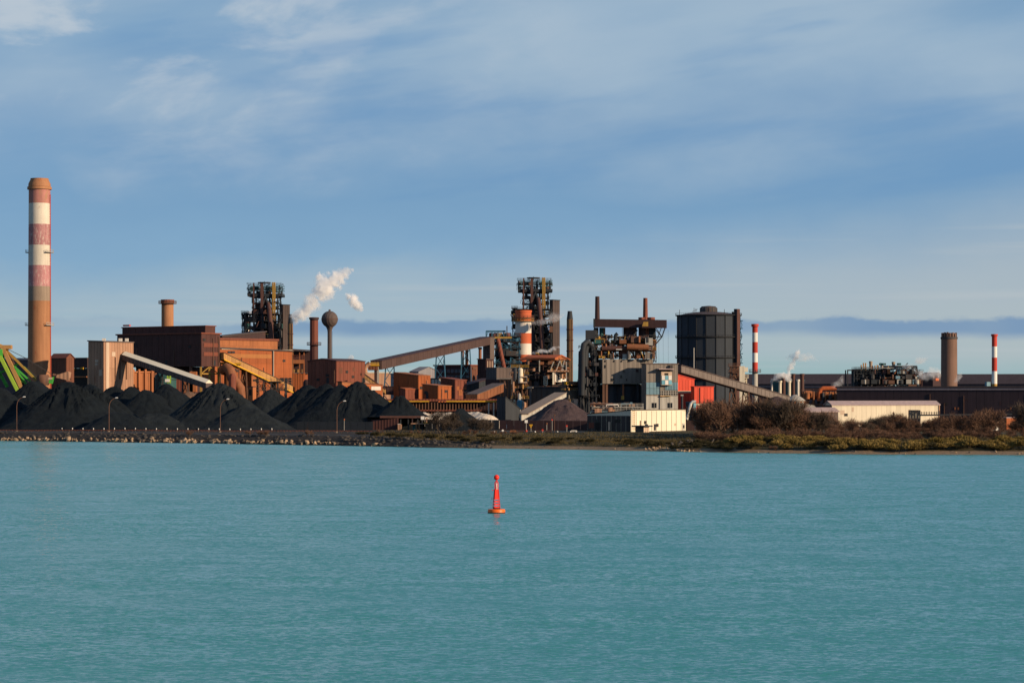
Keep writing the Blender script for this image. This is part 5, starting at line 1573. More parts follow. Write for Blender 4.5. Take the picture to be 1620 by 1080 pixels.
# pipe deck on top
rng = random.Random(71)
zb = zz(568, DK)
lvt = [zb, zz(556, DK + 20), zz(544.5, DK + 20), zz(533, DK + 20)]
lattice(pk.root, gx(945, DK), gx(1030, DK + 30), DK + 6, DK + 26, lvt[:3], 'steel_rusty', .55, nx=8, rng=rng, deck_mat='steel_rusty', rail_mat='yellow_dull')
clutter(pk.root, 90, gx(946, DK), gx(1031, DK + 20), DK + 1, DK + 8, lvt, ['steel_rusty', 'brown_steel', 'yellow_dull', 'steel_dark', 'steel_mid', 'rust_duct'], rng, .45)
clutter(pk.root, 26, gx(946, DK), gx(1031, DK + 20), DK + 4, DK + 12, [lvt[2], zz(536, DK), zz(528, DK)], ['steel_rusty', 'brown_steel', 'steel_dark', 'steel_mid'], rng, .5)
clutter(pk.root, 40, gx(919, DK), gx(944, DK), DK - 4, DK + 6, [G, zz(630, DK), zz(612, DK), zz(596, DK), zz(580, DK), zz(564, DK)], ['steel_dark', 'steel_dark', 'brown_steel', 'steel_mid'], rng, .5)
clutter(pk.root, 45, gx(946, DK), gx(1031, DK + 20), DK + 4, DK + 14, lvt, ['steel_rusty', 'steel_rusty', 'brown_steel', 'steel_mid', 'rust_duct', 'steel_dark', 'tan_sheet'], rng, 1.0)
MB().tube([P(952, 551, DK + 3), P(1030, 551, DK + 3)], 1.1, 12).build('gas_main', 'brown_steel', pk.root)
MB().tube([P(992, 548.5, DK + 2), P(1026, 549.5, DK + 2)], 1.3, 12).build('gas_main', 'rust_duct', pk.root)
for (a0, a1, p0, p1, mt) in ((1021, 1033, 534.5, 546, 'grey_pale'), (1020.5, 1032, 557, 567.8, 'grey_sheet'), (985, 998, 560, 567.8, 'grey_pale'), (980, 991, 537, 543.5, 'rust_duct'), (940, 951, 537.5, 543.5, 'teal_dark'), (1023, 1030, 549, 553, 'tan_pale')):
    MB().hexa([P(a0, p1, DK + 2), P(a1, p1, DK + 2), P(a1, p1, DK + 8), P(a0, p1, DK + 8)], [P(a0, p0, DK + 2), P(a1, p0, DK + 2), P(a1, p0, DK + 8), P(a0, p0, DK + 8)]).build('cabinet', mt, pk.root)
MB().hexa([P(974.5, 553.2, DK + 1.6), P(984, 553.2, DK + 1.6), P(984, 553.2, DK + 1.9), P(974.5, 553.2, DK + 1.9)], [P(974.5, 552, DK + 1.6), P(984, 552, DK + 1.6), P(984, 552, DK + 1.9), P(974.5, 552, DK + 1.9)]).build('white_board', 'white_clean', pk.root)
# cross beam, its columns and stacks
bm_ = MB().hexa([P(939.5, 517.5, DK + 8), P(1054, 519, DK + 4), P(1055, 519, DK + 13), P(940.5, 517.5, DK + 17)], [P(939.5, 504.5, DK + 8), P(1054, 506, DK + 4), P(1055, 506, DK + 13), P(940.5, 504.5, DK + 17)]).build('cross_beam', 'maroon_dark', pk.root)
MB().hexa([P(938.6, 518, DK + 7), P(941.5, 518, DK + 7), P(941.5, 518, DK + 17), P(938.6, 518, DK + 17)], [P(938.6, 504, DK + 7), P(941.5, 504, DK + 7), P(941.5, 504, DK + 17), P(938.6, 504, DK + 17)]).build('end_plate', 'steel_dark', bm_)
for px, t_, b_, w_, mt in ((945, 467, 545, 1.1, 'maroon_dark'), (1021, 469.5, 545, 1.1, 'brown_red')):
    MB().lathe((gx(px, DK + 12), DK + 12, 0), [(w_ * .95, zz(504, DK)), (w_ * .8, zz(t_, DK))], 16).build('thin_stack', mt, pk.root)
for px in (1015.5, 1030.5):
    MB().lathe((gx(px, DK + 12), DK + 12, 0), [(1.0, zz(506, DK)), (1.5, zz(504, DK)), (1.5, zz(500.5, DK)), (1.3, zz(500.5, DK))], 18).build('pot', 'brown_red', pk.root)
MB().hexa([P(1016, 516, DK + 3), P(1025.5, 516, DK + 3), P(1025.5, 516, DK + 4), P(1016, 516, DK + 4)], [P(1018, 509, DK + 3), P(1025.5, 509, DK + 3), P(1025.5, 509, DK + 4), P(1018, 509, DK + 4)]).build('yellow_guard', 'yellow_dull', bm_)
for px, w_, mt in ((943, 1.0, 'steel_dark'), (951.5, .9, 'teal_dark'), (955.8, .5, 'rust_duct'), (993.5, 2.0, 'maroon_dark'), (1000, 2.0, 'maroon_dark'), (995.8, .5, 'rust_duct'), (1017, 1.8, 'maroon_dark'), (1022.5, 1.5, 'brown_red'), (1031, 1.7, 'steel_dark')):
    MB().tube([P(px, 546, DK + 11), P(px, 518.2, DK + 11)], w_, 12).build('column', mt, pk.root)
MB().tube([P(937, 540, DK + 8), P(939, 528, DK + 9), P(943, 522, DK + 9)], 1.0, 10).build('elbow', 'steel_dark', pk.root)
m = MB()
pts = [(1052, 519), (1047, 533), (1036, 546), (1034, 573)]
for a_, c_ in zip(pts[:-1], pts[1:]): m.beam(P(*a_, DK + 8), P(*c_, DK + 8), .45)
for a_, c_ in (((1046, 519), (1038, 540)), ((1038, 519), (1047, 533)), ((1036, 546), (1036, 519)), ((1036, 533), (1047, 533)), ((1047, 533), (1035, 519)), ((1036, 546), (1042, 538)), ((1038, 545), (1038, 573)), ((1034, 556), (1038, 562)), ((1034, 562), (1038, 556)), ((1034, 568), (1038, 573))):
    m.beam(P(*a_, DK + 8), P(*c_, DK + 8), .3)
m.build('lattice_leg', 'steel_dark', pk.root)
m = MB()
for px in (1042, 1049, 1057):
    m.beam(P(px, 522, DK + 9), P(px + .5, 590, DK + 9), .06)
m.build('hanging_cable', 'steel_dark', pk.root)
MB().tube([P(1000, 536, DK + 6), P(1008, 522, DK + 8)], .3, 8).build('strut', 'steel_dark', pk.root)
MB().tube([P(973, 540, DK + 4), P(974, 530, DK + 4), P(977, 527.5, DK + 4)], .8, 10).build('vent_pipe', 'steel_dark', pk.root)
m = MB(); m.beam(P(976, 538, DK + 4), P(990, 529, DK + 4), .3); m.beam(P(984.5, 544, DK + 4), P(984.5, 518, DK + 6), .2); m.build('strut', 'steel_mid', pk.root)
# goosenecked gas mains on the left
for k, (x0, x1, x2, yt, mt) in enumerate(((922, 929, 936, 540, 'steel_dark'), (926, 932, 939, 545, 'steel_dark'), (919.5, 927, 941, 552, 'steel_dark'))):
    MB().tube([P(x0 - 1.5, 625, DK - 3 + k * 3), P(x0, 556, DK - 3 + k * 3), P(x0 + 1.5, yt + 5, DK - 2 + k * 3), P(x1, yt, DK + k * 3), P(x2, yt + 6, DK + 2 + k * 3), P(x2 + 3, 575, DK + 3 + k * 3), P(x2 + 5, 618, DK + 3 + k * 3)], 1.15, 14).build('gas_main', mt, pk.root)
for px in (921, 929, 938):
    MB().lathe((gx(px, DK + 4), DK + 4, 0), [(1.3, G), (1.3, zz(575, DK)), (.8, zz(566, DK))], 14).build('riser', 'steel_dark', pk.root)
lattice(pk.root, gx(919, DK), gx(943, DK), DK + 1, DK + 10, [G, zz(630, DK), zz(612, DK), zz(596, DK), zz(580, DK), zz(564, DK), zz(552, DK)], 'steel_dark', .4, nx=3, rng=rng, deck=False)
MB().box(P(934, 537.5, DK + 6), (4, 3, 4)).build('cabinet', 'steel_dark', pk.root)
m = MB()
lp_ = thing('silver_apron', 'low clutter of pale pipes and rails in front of the grey plant', 'pipework', (gx(980, 940), 940, G))
rng = random.Random(75)
lattice(lp_, gx(940, 940), gx(1015, 940), 940, 946, [G, zz(650, 940), zz(644.5, 940)], 'grey_pale', .3, nx=9, rng=rng, deck_mat='grey_pale', brace=False)
clutter(lp_, 30, gx(938, 940), gx(1015, 940), 938, 944, [zz(655, 940), zz(644, 940), zz(636, 940)], ['grey_pale', 'tan_sheet', 'steel_rusty', 'steel_mid', 'white_paint', 'blue_cladding'], rng, .7)

# grey corner tower with blue band
DG = 994
gt = Bld('grey_corner_tower', 'grey corner tower with blue glazed band and white lower storeys', 'building', 1022, 1015, 1072.5, 576, DG, r=15)
gt.body('grey_sheet'); gt.roof('brown_grey', .4, .4)
gt.panels('R', 9, 1, 'grey_sheet', z0=zz(604, DG + 2), gap=.1); gt.panels('L', 2, 4, 'grey_sheet')
bl = zz(604, DG + 2)
gt.panels('R', 4, 2, 'blue_cladding', z0=zz(624, DG + 2), z1=bl - .1, t1=gt.t_at('R', 1044), th=.25)
gt.panels('R', 8, 1, 'blue_cladding', z0=zz(617, DG + 2), z1=bl - .1, t0=gt.t_at('R', 1052), th=.2)
gt.panels('R', 8, 1, 'grey_pale', z1=zz(626, DG + 2), gap=.08)
gt.patch('R', 1044, 1072, 617.5, 625, 'steel_mid', 'open_floor', .12, .004)
for k in range(7): gt.patch('R', 1045 + k * 3.8, 1045.6 + k * 3.8, 617.5, 625, 'grey_pale', 'rail_post', .3, .12)
for py in (618.5, 621.5, 625): gt.patch('R', 1044, 1072, py, py + .7, 'grey_pale', 'rail', .35, .12)
for x0, y0 in ((1031, 637), (1056, 637)):
    wd = gt.patch('R', x0, x0 + 7.5, y0, y0 + 8, 'window_dark', 'window', .12, .11)
    gt.patch('R', x0 + 3.6, x0 + 4.0, y0, y0 + 8, 'grey_pale', 'mullion', .1, .24, wd)
# bay with check of blue and white panes
bay = gt.slab('R', gt.t_at('R', 1044), gt.t_at('R', 1060.5), zz(609, DG + 2), zz(588, DG + 2), 'tan_pale', 'bay', 1.8, .11)
for i in range(3):
    for j in range(2):
        x0 = 1044.5 + i * 5.4
        wd = gt.patch('R', x0, x0 + 4.9, 594 + j * 7.4, 600.8 + j * 7.4, 'blue_bright' if (i + j) % 2 else 'white_clean', 'pane', .12, 1.92, bay)
gt.patch('R', 1049, 1055, 590, 593.4, 'hole', 'opening', .1, 1.92, bay)
gt.slab('R', gt.t_at('R', 1038), gt.t_at('R', 1062), zz(584.5, DG + 2), zz(583, DG + 2), 'roof_pink', 'canopy', 3.5, .11)
gt.patch('R', 1058, 1062.5, 577.5, 588, 'steel_dark', 'fan_duct', 1.2, .12)
gt.patch('R', 1043.5, 1050, 625.6, 627, 'yellow_tan', 'ledge', .8, .2); gt.patch('R', 1050.2, 1060, 625.6, 626.6, 'yellow_dull', 'ledge', .8, .2)
gt.patch('R', 1043.4, 1043.8, 610, 648, 'grey_dark', 'downpipe', .25, .2)

# cream depot in front
DD = 848
cd = Bld('cream_depot', 'low depot with brilliant cream ribbed end wall near the shore', 'building', 998, 929, 1084.5, 649, DD, z0=G - .4)
cd.body('cream', dz=(0, 0, -1.5, -1.5)); cd.roof('umber_sheet', .15, .25, dz=(0, 0, -1.5, -1.5))
cd.panels('R', 11, 1, 'cream', gap=.34, z1=cd.z1 - .15, th=.16)
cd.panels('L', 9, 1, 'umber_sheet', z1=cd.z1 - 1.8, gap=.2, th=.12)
for px in (945, 975, 980): cd.patch('L', px - 2.2, px + 2.2, 663, 668, 'window_dark', 'window', .1, .13)
cd.patch('L', 942, 949, 668, 680, 'hole', 'door', .1, .13)
cd.patch('L', 932, 940, 668, 677, 'brown_red', 'door', .1, .13)
cd.patch('L', 964, 966.4, 667, 681, 'tan_pale', 'cabinet', .6, .13)
m = MB()
for k in range(11):
    a_ = cd.at('R', 1000.4, 650 + k * 2.9, .3); c_ = cd.at('R', 1003.4, 650 + k * 2.9, .3); m.beam(a_, c_, .09)
for px in (1000.4, 1003.4): m.beam(cd.at('R', px, 649, .3), cd.at('R', px, 681, .3), .09)
m.build('ladder', 'yellow_tan', cd.root)
dress(cd, 'R', 7, 8, G + .3, cd.z1 - .6, 'tan_pale', .17)
dr = cd.patch('R', 1078.5, 1082.5, 669, 681, 'grey_pale', 'door', .12, .17); cd.patch('R', 1079.3, 1081.7, 672, 677, 'window_dark', 'door_window', .05, .30, dr)
sk = Bld('timber_kiosk', 'small dark roofed kiosk against the cream depot wall', 'kiosk', 1018, 1005, 1027, 675, DD - 9, z0=G - .6)
sk.body('rubble_dark'); sk.panels('R', 3, 1, 'tan_pale'); sk.roof('steel_dark', .9, .45)
# red cladding
rb = Bld('red_building', 'tall bright red clad block between grey tower and gasholder', 'building', 1070, 1064, 1098.5, 592, 1004, r=28)
rb.body('red_cladding', dz=(0, -2.2, -2.2, 0)); rb.roof('red_paint', .2, .3, dz=(0, -2.2, -2.2, 0)); rb.panels('R', 6, 1, 'red_cladding', z1=rb.z1 - 2.3, gap=.1)
rb.patch('R', 1072, 1094, 618, 621.5, 'tan_pale', 'stripe', .12, .11)
rb2 = Bld('red_building', 'lower bright red clad block right of the taller one', 'building', 1098, 1093, 1129, 612, 998, r=28)
rb2.body('red_cladding'); rb2.roof('red_paint', .2, .3); rb2.panels('R', 6, 1, 'red_cladding', gap=.1)
rb2.patch('R', 1097, 1123, 638, 641, 'tan_pale', 'stripe', .12, .11); rb2.patch('R', 1106, 1106.6, 613, 638, 'maroon_dark', 'downpipe', .3, .12)
du = thing('white_duct', 'white bent ventilation duct beside the blue cabinet', 'duct', (gx(1092, 900), 900, G))
MB().tube([P(1086.5, 663, 900), P(1093, 638, 900), P(1096, 635.3, 900), P(1101, 635.3, 900)], .55, 12).build('pipe', 'white_paint', du)
for px in (1088, 1098): MB().beam((gx(px, 900.8), 900.8, G), P(px, 645, 900.8), .2).build('support', 'grey_pale', du)
bc = Bld('blue_cabinet', 'tall grey and pale blue cabinet behind the white duct', 'cabinet', 1097, 1085, 1101, 636, 912)
bc.body('blue_cladding'); bc.panels('L', 3, 2, 'grey_blue'); bc.panels('R', 2, 1, 'blue_bright'); bc.roof('grey_dark', .2, .2)
pw = thing('purple_riser', 'slim lavender riser pipe on the red block', 'pipe', (gx(1079, 975), 975, G))
MB().tube([(gx(1079, 975), 975, G), P(1079, 625, 975)], .45, 12).build('pipe', 'grey_blue', pw); MB().box(P(1079, 626, 975), (1.1, .9, .5)).build('cap', 'grey_pale', pw)
ts = Bld('tank_shed', 'low olive roofed shed beside the red blocks', 'building', 1104, 1100, 1120, 652, 880); ts.body('brown_grey'); ts.roof('green_yellow', .3, .2); ts.panels('R', 4, 1, 'grey_sheet')

# ------------------------------------------------------------------ gasholder
DGH = 1250
XG = gx(1121, DGH)
gh = thing('gasholder', 'huge dark panelled gasholder with domed roof and rooftop lantern', 'gasholder', (XG, DGH, G))
RG = 49.5 / F * DGH
z_eave = zz(499, DGH)
NS = 20
tiers = [G, zz(600, DGH), zz(566, DGH), zz(533.5, DGH), z_eave]
ang0 = math.radians(9)
MB().lathe((XG, DGH, 0), [(RG - .25, G), (RG - .25, z_eave - .1)], 40).build('shell', 'holder_rib', gh)
for j in range(4):
    for k in range(NS):
        a0, a1 = ang0 + 2 * math.pi * k / NS, ang0 + 2 * math.pi * (k + 1) / NS
        mid = (a0 + a1) / 2
        if math.sin(mid) > 0.35:
            continue            # far side is covered by the plain shell
        da = 0.006
        c0 = Vector((math.cos(a0 + da), math.sin(a0 + da), 0)); c1 = Vector((math.cos(a1 - da), math.sin(a1 - da), 0))
        O = Vector((XG, DGH, 0))
        zl, zh = tiers[j] + .1, tiers[j + 1] - .1
        ri, ro = RG * .985, RG
        bq = [O + c0 * ri, O + c0 * ro, O + c1 * ro, O + c1 * ri]
        bq = [Vector((p.x, p.y, zl)) for p in bq]
        MB().hexa(bq[::-1], [Vector((p.x, p.y, zh)) for p in bq[::-1]]).build('panel', 'holder_sheet', gh)
for k in range(NS):
    a = ang0 + 2 * math.pi * k / NS
    if math.sin(a) < .4:
        MB().beam((XG + (RG + .1) * math.cos(a), DGH + (RG + .1) * math.sin(a), G), (XG + (RG + .1) * math.cos(a), DGH + (RG + .1) * math.sin(a), z_eave), .34).build('rib', 'holder_rib', gh)
for z in tiers[1:]:
    w = MB().lathe((XG, DGH, 0), [(RG + .02, z - .2), (RG + 1.0, z - .2), (RG + 1.0, z + .15), (RG + .02, z + .15)], 40, caps=False).build('walkway', 'holder_rib', gh)
    m = MB()
    for k in range(60):
        a = 2 * math.pi * k / 60; a2 = 2 * math.pi * (k + 1) / 60
        if math.sin(a) > .3: continue
        p = Vector((XG + (RG + .9) * math.cos(a), DGH + (RG + .9) * math.sin(a), z)); p2 = Vector((XG + (RG + .9) * math.cos(a2), DGH + (RG + .9) * math.sin(a2), z))
        m.beam(p, p + Vector((0, 0, 1.1)), .1); m.beam(p + Vector((0, 0, 1.1)), p2 + Vector((0, 0, 1.1)), .1)
    m.build('railing', 'steel_dark', w)
MB().lathe((XG, DGH, 0), [(RG - .2, z_eave - .1), (RG * .75, z_eave + 1.0), (RG * .4, z_eave + 1.7), (2, z_eave + 2.0)], 40).build('roof', 'roof_dark', gh)
ln = MB().lathe((XG, DGH, 0), [(4.4, z_eave + 1.5), (4.4, z_eave + 3.9), (3.6, z_eave + 4.7), (.5, z_eave + 5.0)], 28).build('lantern', 'steel_mid', gh)
m = MB()
for k in range(16):
    a = 2 * math.pi * k / 16
    m.beam((XG + 4.45 * math.cos(a), DGH + 4.45 * math.sin(a), z_eave + 1.6), (XG + 4.45 * math.cos(a), DGH + 4.45 * math.sin(a), z_eave + 3.9), .25)
m.build('louvre', 'grey_dark', ln)
m = MB()
for px, py in ((1098, 487), (1101, 488), (1075, 490), (1146, 489)):
    m.beam(P(px, 499, DGH - 6), P(px, py, DGH - 6), .25)
m.beam(P(1095, 493, DGH - 6), P(1104, 489, DGH - 6), .2)
m.build('roof_mast', 'steel_mid', gh)
lt = Bld('', '', '', 1166, 1161, 1170.5, 488.5, DGH - 12, parent=gh); lt.body('brown_steel', 'lift_shaft'); lt.panels('R', 1, 10, 'brown_steel'); lt.panels('L', 2, 10, 'steel_dark')
l2 = Bld('', '', '', 1160, 1157.5, 1163, 493, DGH - 10, parent=gh); l2.body('steel_dark', 'service_shaft')
for k, py in enumerate((508, 520, 545, 560, 575)):
    MB().box(P(1172.5, py, DGH - 6), (1.6, 3, .4)).build('landing', 'steel_blue', gh)
m = MB()
for k in range(10): m.beam(P(1171 + (k % 2) * 3, 505 + k * 9, DGH - 6), P(1174 - (k % 2) * 3, 514 + k * 9, DGH - 6), .3)
m.build('stair', 'steel_blue', gh)
m = MB(); m.beam(P(1098, 590, DGH - 17.6), P(1098, 550, DGH - 17.6), .5); m.build('pipe', 'grey_pale', gh)

gallery('brown_gallery', 'long grey brown gallery descending right past the gasholder', (1072, 578, 1012), (1244, 627.5, 1048), 2.9, 4.6, 'gallery_grey', 'roof_dark', trestles=(0.5, 0.62), npan=26, leg_mat='steel_rusty', roof_th=.35)

# beige lattice tower
bt2 = thing('beige_tower', 'slim beige service tower with lattice stairs right of the gasholder', 'tower', (gx(1175, 1075), 1075, G))
rng = random.Random(81)
for px, w_ in ((1172.5, 1.5), (1176.5, .9)):
    MB().box((gx(px, 1075), 1075, G), (w_, 1.5, zz(579, 1075) - G)).build('shaft', 'cream', bt2)
MB().box(P(1179.5, 588, 1075), (2.0, 1.6, 2.0)).build('head_box', 'cream', bt2)
lattice(bt2, gx(1174, 1075), gx(1181.5, 1075), 1075.5, 1078, [zz(p, 1075) for p in (655, 640, 626, 612, 598)], 'cream_warm', .3, rng=rng)
lattice(bt2, gx(1157.5, 1075), gx(1170, 1075), 1080, 1084, [zz(p, 1080) for p in (612, 600, 590, 580)], 'steel_rusty', .3, nx=3, rng=rng)
clutter(bt2, 10, gx(1158, 1075), gx(1169, 1075), 1080, 1083, [zz(p, 1080) for p in (612, 600, 590, 580)], ['tan_sheet', 'steel_mid', 'brown_steel'], rng, .6)
MB().box((gx(1164, 1080), 1081, G), (.8, .8, zz(612, 1080) - G)).build('post', 'steel_rusty', bt2)
yb = thing('yellow_barrier', 'low yellow barrier beam at the base of the red and white stack', 'barrier', (gx(1190, 1000), 1000, G))
MB().beam(P(1183, 641, 1000), P(1201, 641, 1000), .8, .9).build('beam', 'yellow_paint', yb)
for px in (1184, 1192, 1200): MB().beam((gx(px, 1000), 1000, G), P(px, 642, 1000), .4).build('post', 'steel_mid', yb)

# red and white stacks
def banded(label, px, D, top, w, bands, collar, foot=None):
    r = w / 2 / F * D
    c = chimney('banded_stack', label, px, D, top, r, r * 1.06, bands, rim=(1.2, .45, 'red_paint'), platforms=collar, group='red and white banded stacks', n=24)
    return c
banded('slim stack banded red and white on a grey shaft right of the gasholder', 1194.4, 1100, 512.5, 8.6, [(512.5, 'red_paint'), (526, 'white_clean'), (541, 'red_paint'), (558, 'white_clean'), (573, 'red_paint'), (588.5, 'grey_pale')], ((589, 'grey_dark'),))
banded('slim stack banded red and white near the right edge of the picture', 1573.2, 1400, 528.5, 8.2, [(528.5, 'red_paint'), (548, 'white_clean'), (565.5, 'red_paint'), (587, 'white_clean'), (607, 'yellow_dull')], ())

# far halls
def far_hall(label, pl, pr, pt, pw, D, name='long_hall'):
    h = Bld(name, label, 'building', pr, pl, pr + 30, pw, D, r=70)
    h.body('far_purple')
    W = h.len['R']
    c = h.corners(.8)
    inn = [c[0] + h.d['R'] * 4, c[1] - h.d['R'] * 4, c[2] - h.d['R'] * 4, c[3] + h.d['R'] * 4]
    zt = h.z1 + (zz(pt, D) - zz(pw, D))
    MB().hexa([Vector((p.x, p.y, h.z1 + .02)) for p in c], [Vector((p.x, p.y, zt)) for p in inn]).build('roof', 'far_purple', h.root)
    h.panels('L', max(3, int((pr - pl) / 10)), 1, 'far_purple', gap=.3)
    return h
far_hall('far purple hall behind the steaming stacks', 1150, 1352, 591, 607, 1800)
far_hall('far purple hall beyond the concrete chimney at the right edge', 1512, 1720, 591, 607, 1800)
far_hall('far low purple hall between the concrete chimney and the refinery', 1455, 1500, 602, 608, 2050, 'low_hall')
# second row: teal shadowed block and pipes in front of the far hall
b = Bld('boiler_block', 'dark blue boiler block behind the small cluster of stacks', 'building', 1262, 1221, 1272, 602, 1350); b.body('grey_blue'); b.panels('L', 6, 2, 'teal_dark'); b.panels('R', 2, 2, 'grey_dark'); b.roof('teal_dark', .3, .5)
b = Bld('low_hall', 'low dark hall between banded stack and boiler block', 'building', 1240, 1150, 1262, 612, 1500); b.body('far_purple'); b.roof('far_grey', .5, .5); b.panels('L', 10, 1, 'far_purple')
b = Bld('low_hall', 'low dark hall behind the orange pipes', 'building', 1330, 1264, 1345, 613, 1480); b.body('far_purple'); b.roof('far_grey', .5, .4); b.panels('L', 9, 1, 'far_purple')
SM = [(1239.5, 591, 626, .85, 'brown_steel', 'rust brown stack nearest the steam, first of three'), (1255, 591, 622, .75, 'brown_steel', 'rust brown stack, middle one of three'), (1269, 591, 624, .8, 'brown_steel', 'rust brown stack, last of three above the silver tank'),
      (1234, 602, 626, .65, 'cream', 'beige stack left of the first rust brown stack'), (1248.8, 602, 620, .6, 'cream', 'beige stack between first and middle rust brown stacks'), (1262.6, 600, 630, .5, 'white_paint', 'white stack standing on the silver tank'), (1221, 602, 618, .4, 'white_paint', 'thin white stub stack at the source of the steam')]
for px, t_, b_, r_, mt, lb in SM:
    chimney('short_stack', lb, px, 1300 if mt == 'brown_steel' else 1290, t_, r_ * 1.25, r_ * 1.3, [(t_, mt)], rim=(.9, .3, mt), n=16, group='cluster of short stacks')
sl = thing('silver_tank', 'low silver tank with conical lid under the white stack', 'tank', (gx(1258, 1100), 1100, G))
MB().lathe((gx(1258, 1100), 1100, 0), [(4.0, G), (4.0, zz(634, 1100))], 28).build('drum', 'concrete', sl)
MB().lathe((gx(1258, 1100), 1100, 0), [(4.7, zz(634, 1100)), (4.7, zz(633, 1100)), (3.2, zz(629, 1100)), (.6, zz(624, 1100))], 28).build('lid', 'grey_pale', sl)
for k in range(14):
    a = math.pi + math.pi * (k + .5) / 14
    MB().box((gx(1258, 1100) + 4.05 * math.cos(a), 1100 + 4.05 * math.sin(a), G + 1), (.75, .2, zz(635, 1100) - G - 1), (-math.sin(a), math.cos(a))).build('stave', 'orange_pale' if k % 3 == 0 else 'grey_pale', sl)
mm = MB().hexa([P(1262, 645, 1095), P(1292, 645, 1095), P(1292, 645, 1101), P(1262, 645, 1101)], [P(1264, 636, 1095), P(1288, 641, 1095), P(1288, 641, 1101), P(1264, 636, 1101)]).build('side_bin', 'grey_pale', sl)
ws2 = Bld('grey_store', 'low grey store with pale roof left of the cream warehouse', 'building', 1276, 1262, 1326, 651, 940, r=35); ws2.body('brown_grey'); ws2.gable('roof_pink', 1.3, 'R', wall='brown_grey'); ws2.panels('R', 9, 1, 'brown_grey')
# orange pipework
op = thing('orange_pipes', 'bright orange gas pipes and drums left of the long dark shed', 'pipework', (gx(1300, 1200), 1200, G))
MB().tube([P(1326, 614, 1200), P(1302, 614, 1200), P(1298, 616, 1200), P(1296, 621, 1200), P(1296, 634, 1200)], 1.1, 12).build('main_pipe', 'orange_paint', op)
MB().tube([P(1274, 624, 1202), P(1294, 624, 1202)], 2.0, 14).build('drum', 'orange_pale', op)
MB().tube([P(1299, 625, 1202), P(1322, 625, 1202)], 2.0, 14).build('drum', 'orange_pale', op)
for px in (1272, 1287, 1306, 1313, 1321): MB().tube([(gx(px, 1199), 1199, G), P(px, 619, 1199)], .5, 10).build('riser', 'rust_duct', op)
rng = random.Random(91)
lattice(op, gx(1272, 1200), gx(1325, 1200), 1204, 1210, [G, zz(632, 1200), zz(620, 1200)], 'steel_rusty', .4, nx=7, rng=rng)
clutter(op, 14, gx(1273, 1200), gx(1324, 1200), 1198, 1204, [G, zz(632, 1200), zz(620, 1200)], ['rust_duct', 'orange_pale', 'steel_mid', 'grey_pale'], rng, .9)

# long dark shed and cream warehouse
ls = Bld('long_shed', 'very long dark shed running behind the cream warehouse to the right edge', 'building', 1720, 1324, 1745, 613.5, 1110, r=68)
ls.body('shed_dark'); ls.roof('roof_dark', .6, .9)
ls.panels('L', 30, 1, 'shed_dark', gap=.15)
for px in (1515, 1510, 1598): ls.patch('L', px, px + 2.2, 644, 648, 'orange_pale', 'lit_window', .1, .12)
dress(ls, 'L', 26, 10, G + 1, ls.z1 - 1.2, 'maroon_dark')
sl2 = ls.slab('L', 0, ls.len['L'], ls.z1 - .9, ls.z1 - .05, 'roof_pink', 'fascia', .3, .12)
cw = Bld('cream_warehouse', 'long low cream warehouse with pale pitched roof behind the thicket', 'building', 1316, 1304, 1486, 640.5, 985, r=25)
cw.body('cream_warm', dz=(0, 0, 0, 0)); cw.gable('roof_pink', 1.4, 'R', wall='cream_warm', grow=.4)
cw.panels('R', 22, 1, 'cream_warm', gap=.06, th=.08); cw.panels('L', 3, 1, 'brown_grey')
for px in (1352, 1437):
    p = cw.at('R', px, 637.5, -3); MB().box(p, (2.2, 1.5, .7)).build('skylight', 'cream', cw.root)
dress(cw, 'R', 10, 9, G + .2, cw.z1 - .4, 'tan_pale', .09)
cw.patch('R', 1484.5, 1486, 641, 672, 'tan_sheet', 'downpipe', .3, .1)
sf = thing('steel_trestle', 'black steel trestle frame in front of the cream warehouse end', 'trestle', (gx(1460, 905), 905, G))
rng = random.Random(95)
lattice(sf, gx(1440.5, 905), gx(1454.5, 905), 904, 908, [G, zz(658, 905), zz(649.5, 905)], 'steel_dark', .5, nx=4, rng=rng, deck=False, rail=False)
m = MB()
for y in (904, 908): m.beam((gx(1440, 905), y, zz(649.5, 905)), (gx(1455, 905), y, zz(649.5, 905)), .5); m.beam((gx(1455, 905), y, zz(656.5, 905)), (gx(1600, 905), y, zz(655, 905)), .55)
m.build('beam', 'steel_dark', sf)
o = None
for k in range(8):
    px = 1458 + k * 4
    MB().beam(P(px, 656, 904), P(px, 651 if k < 7 else 649.5, 904), .22).build('post', 'steel_dark', sf)
MB().beam(P(1456, 652.5, 904), P(1486, 652.5, 904), .16).build('railing', 'steel_dark', sf)
for px in (1490, 1520, 1540, 1565, 1590): MB().beam((gx(px, 905), 906, G), (gx(px, 905), 906, zz(655.5, 905)), .5).build('leg', 'steel_dark', sf)
wt = Bld('white_tank_shed', 'small white shed half hidden by bushes near the right edge', 'building', 1560, 1556, 1579, 668, 880, r=35); wt.body('white_clean'); wt.roof('tan_pale', .2, .2); wt.panels('R', 4, 1, 'white_clean')
ot = Bld('orange_store', 'low orange walled store behind bushes at the right edge', 'building', 1592, 1582, 1640, 661, 890, r=40); ot.body('orange_pale'); ot.roof('roof_pink', .3, .3); ot.panels('R', 6, 1, 'orange_sheet')

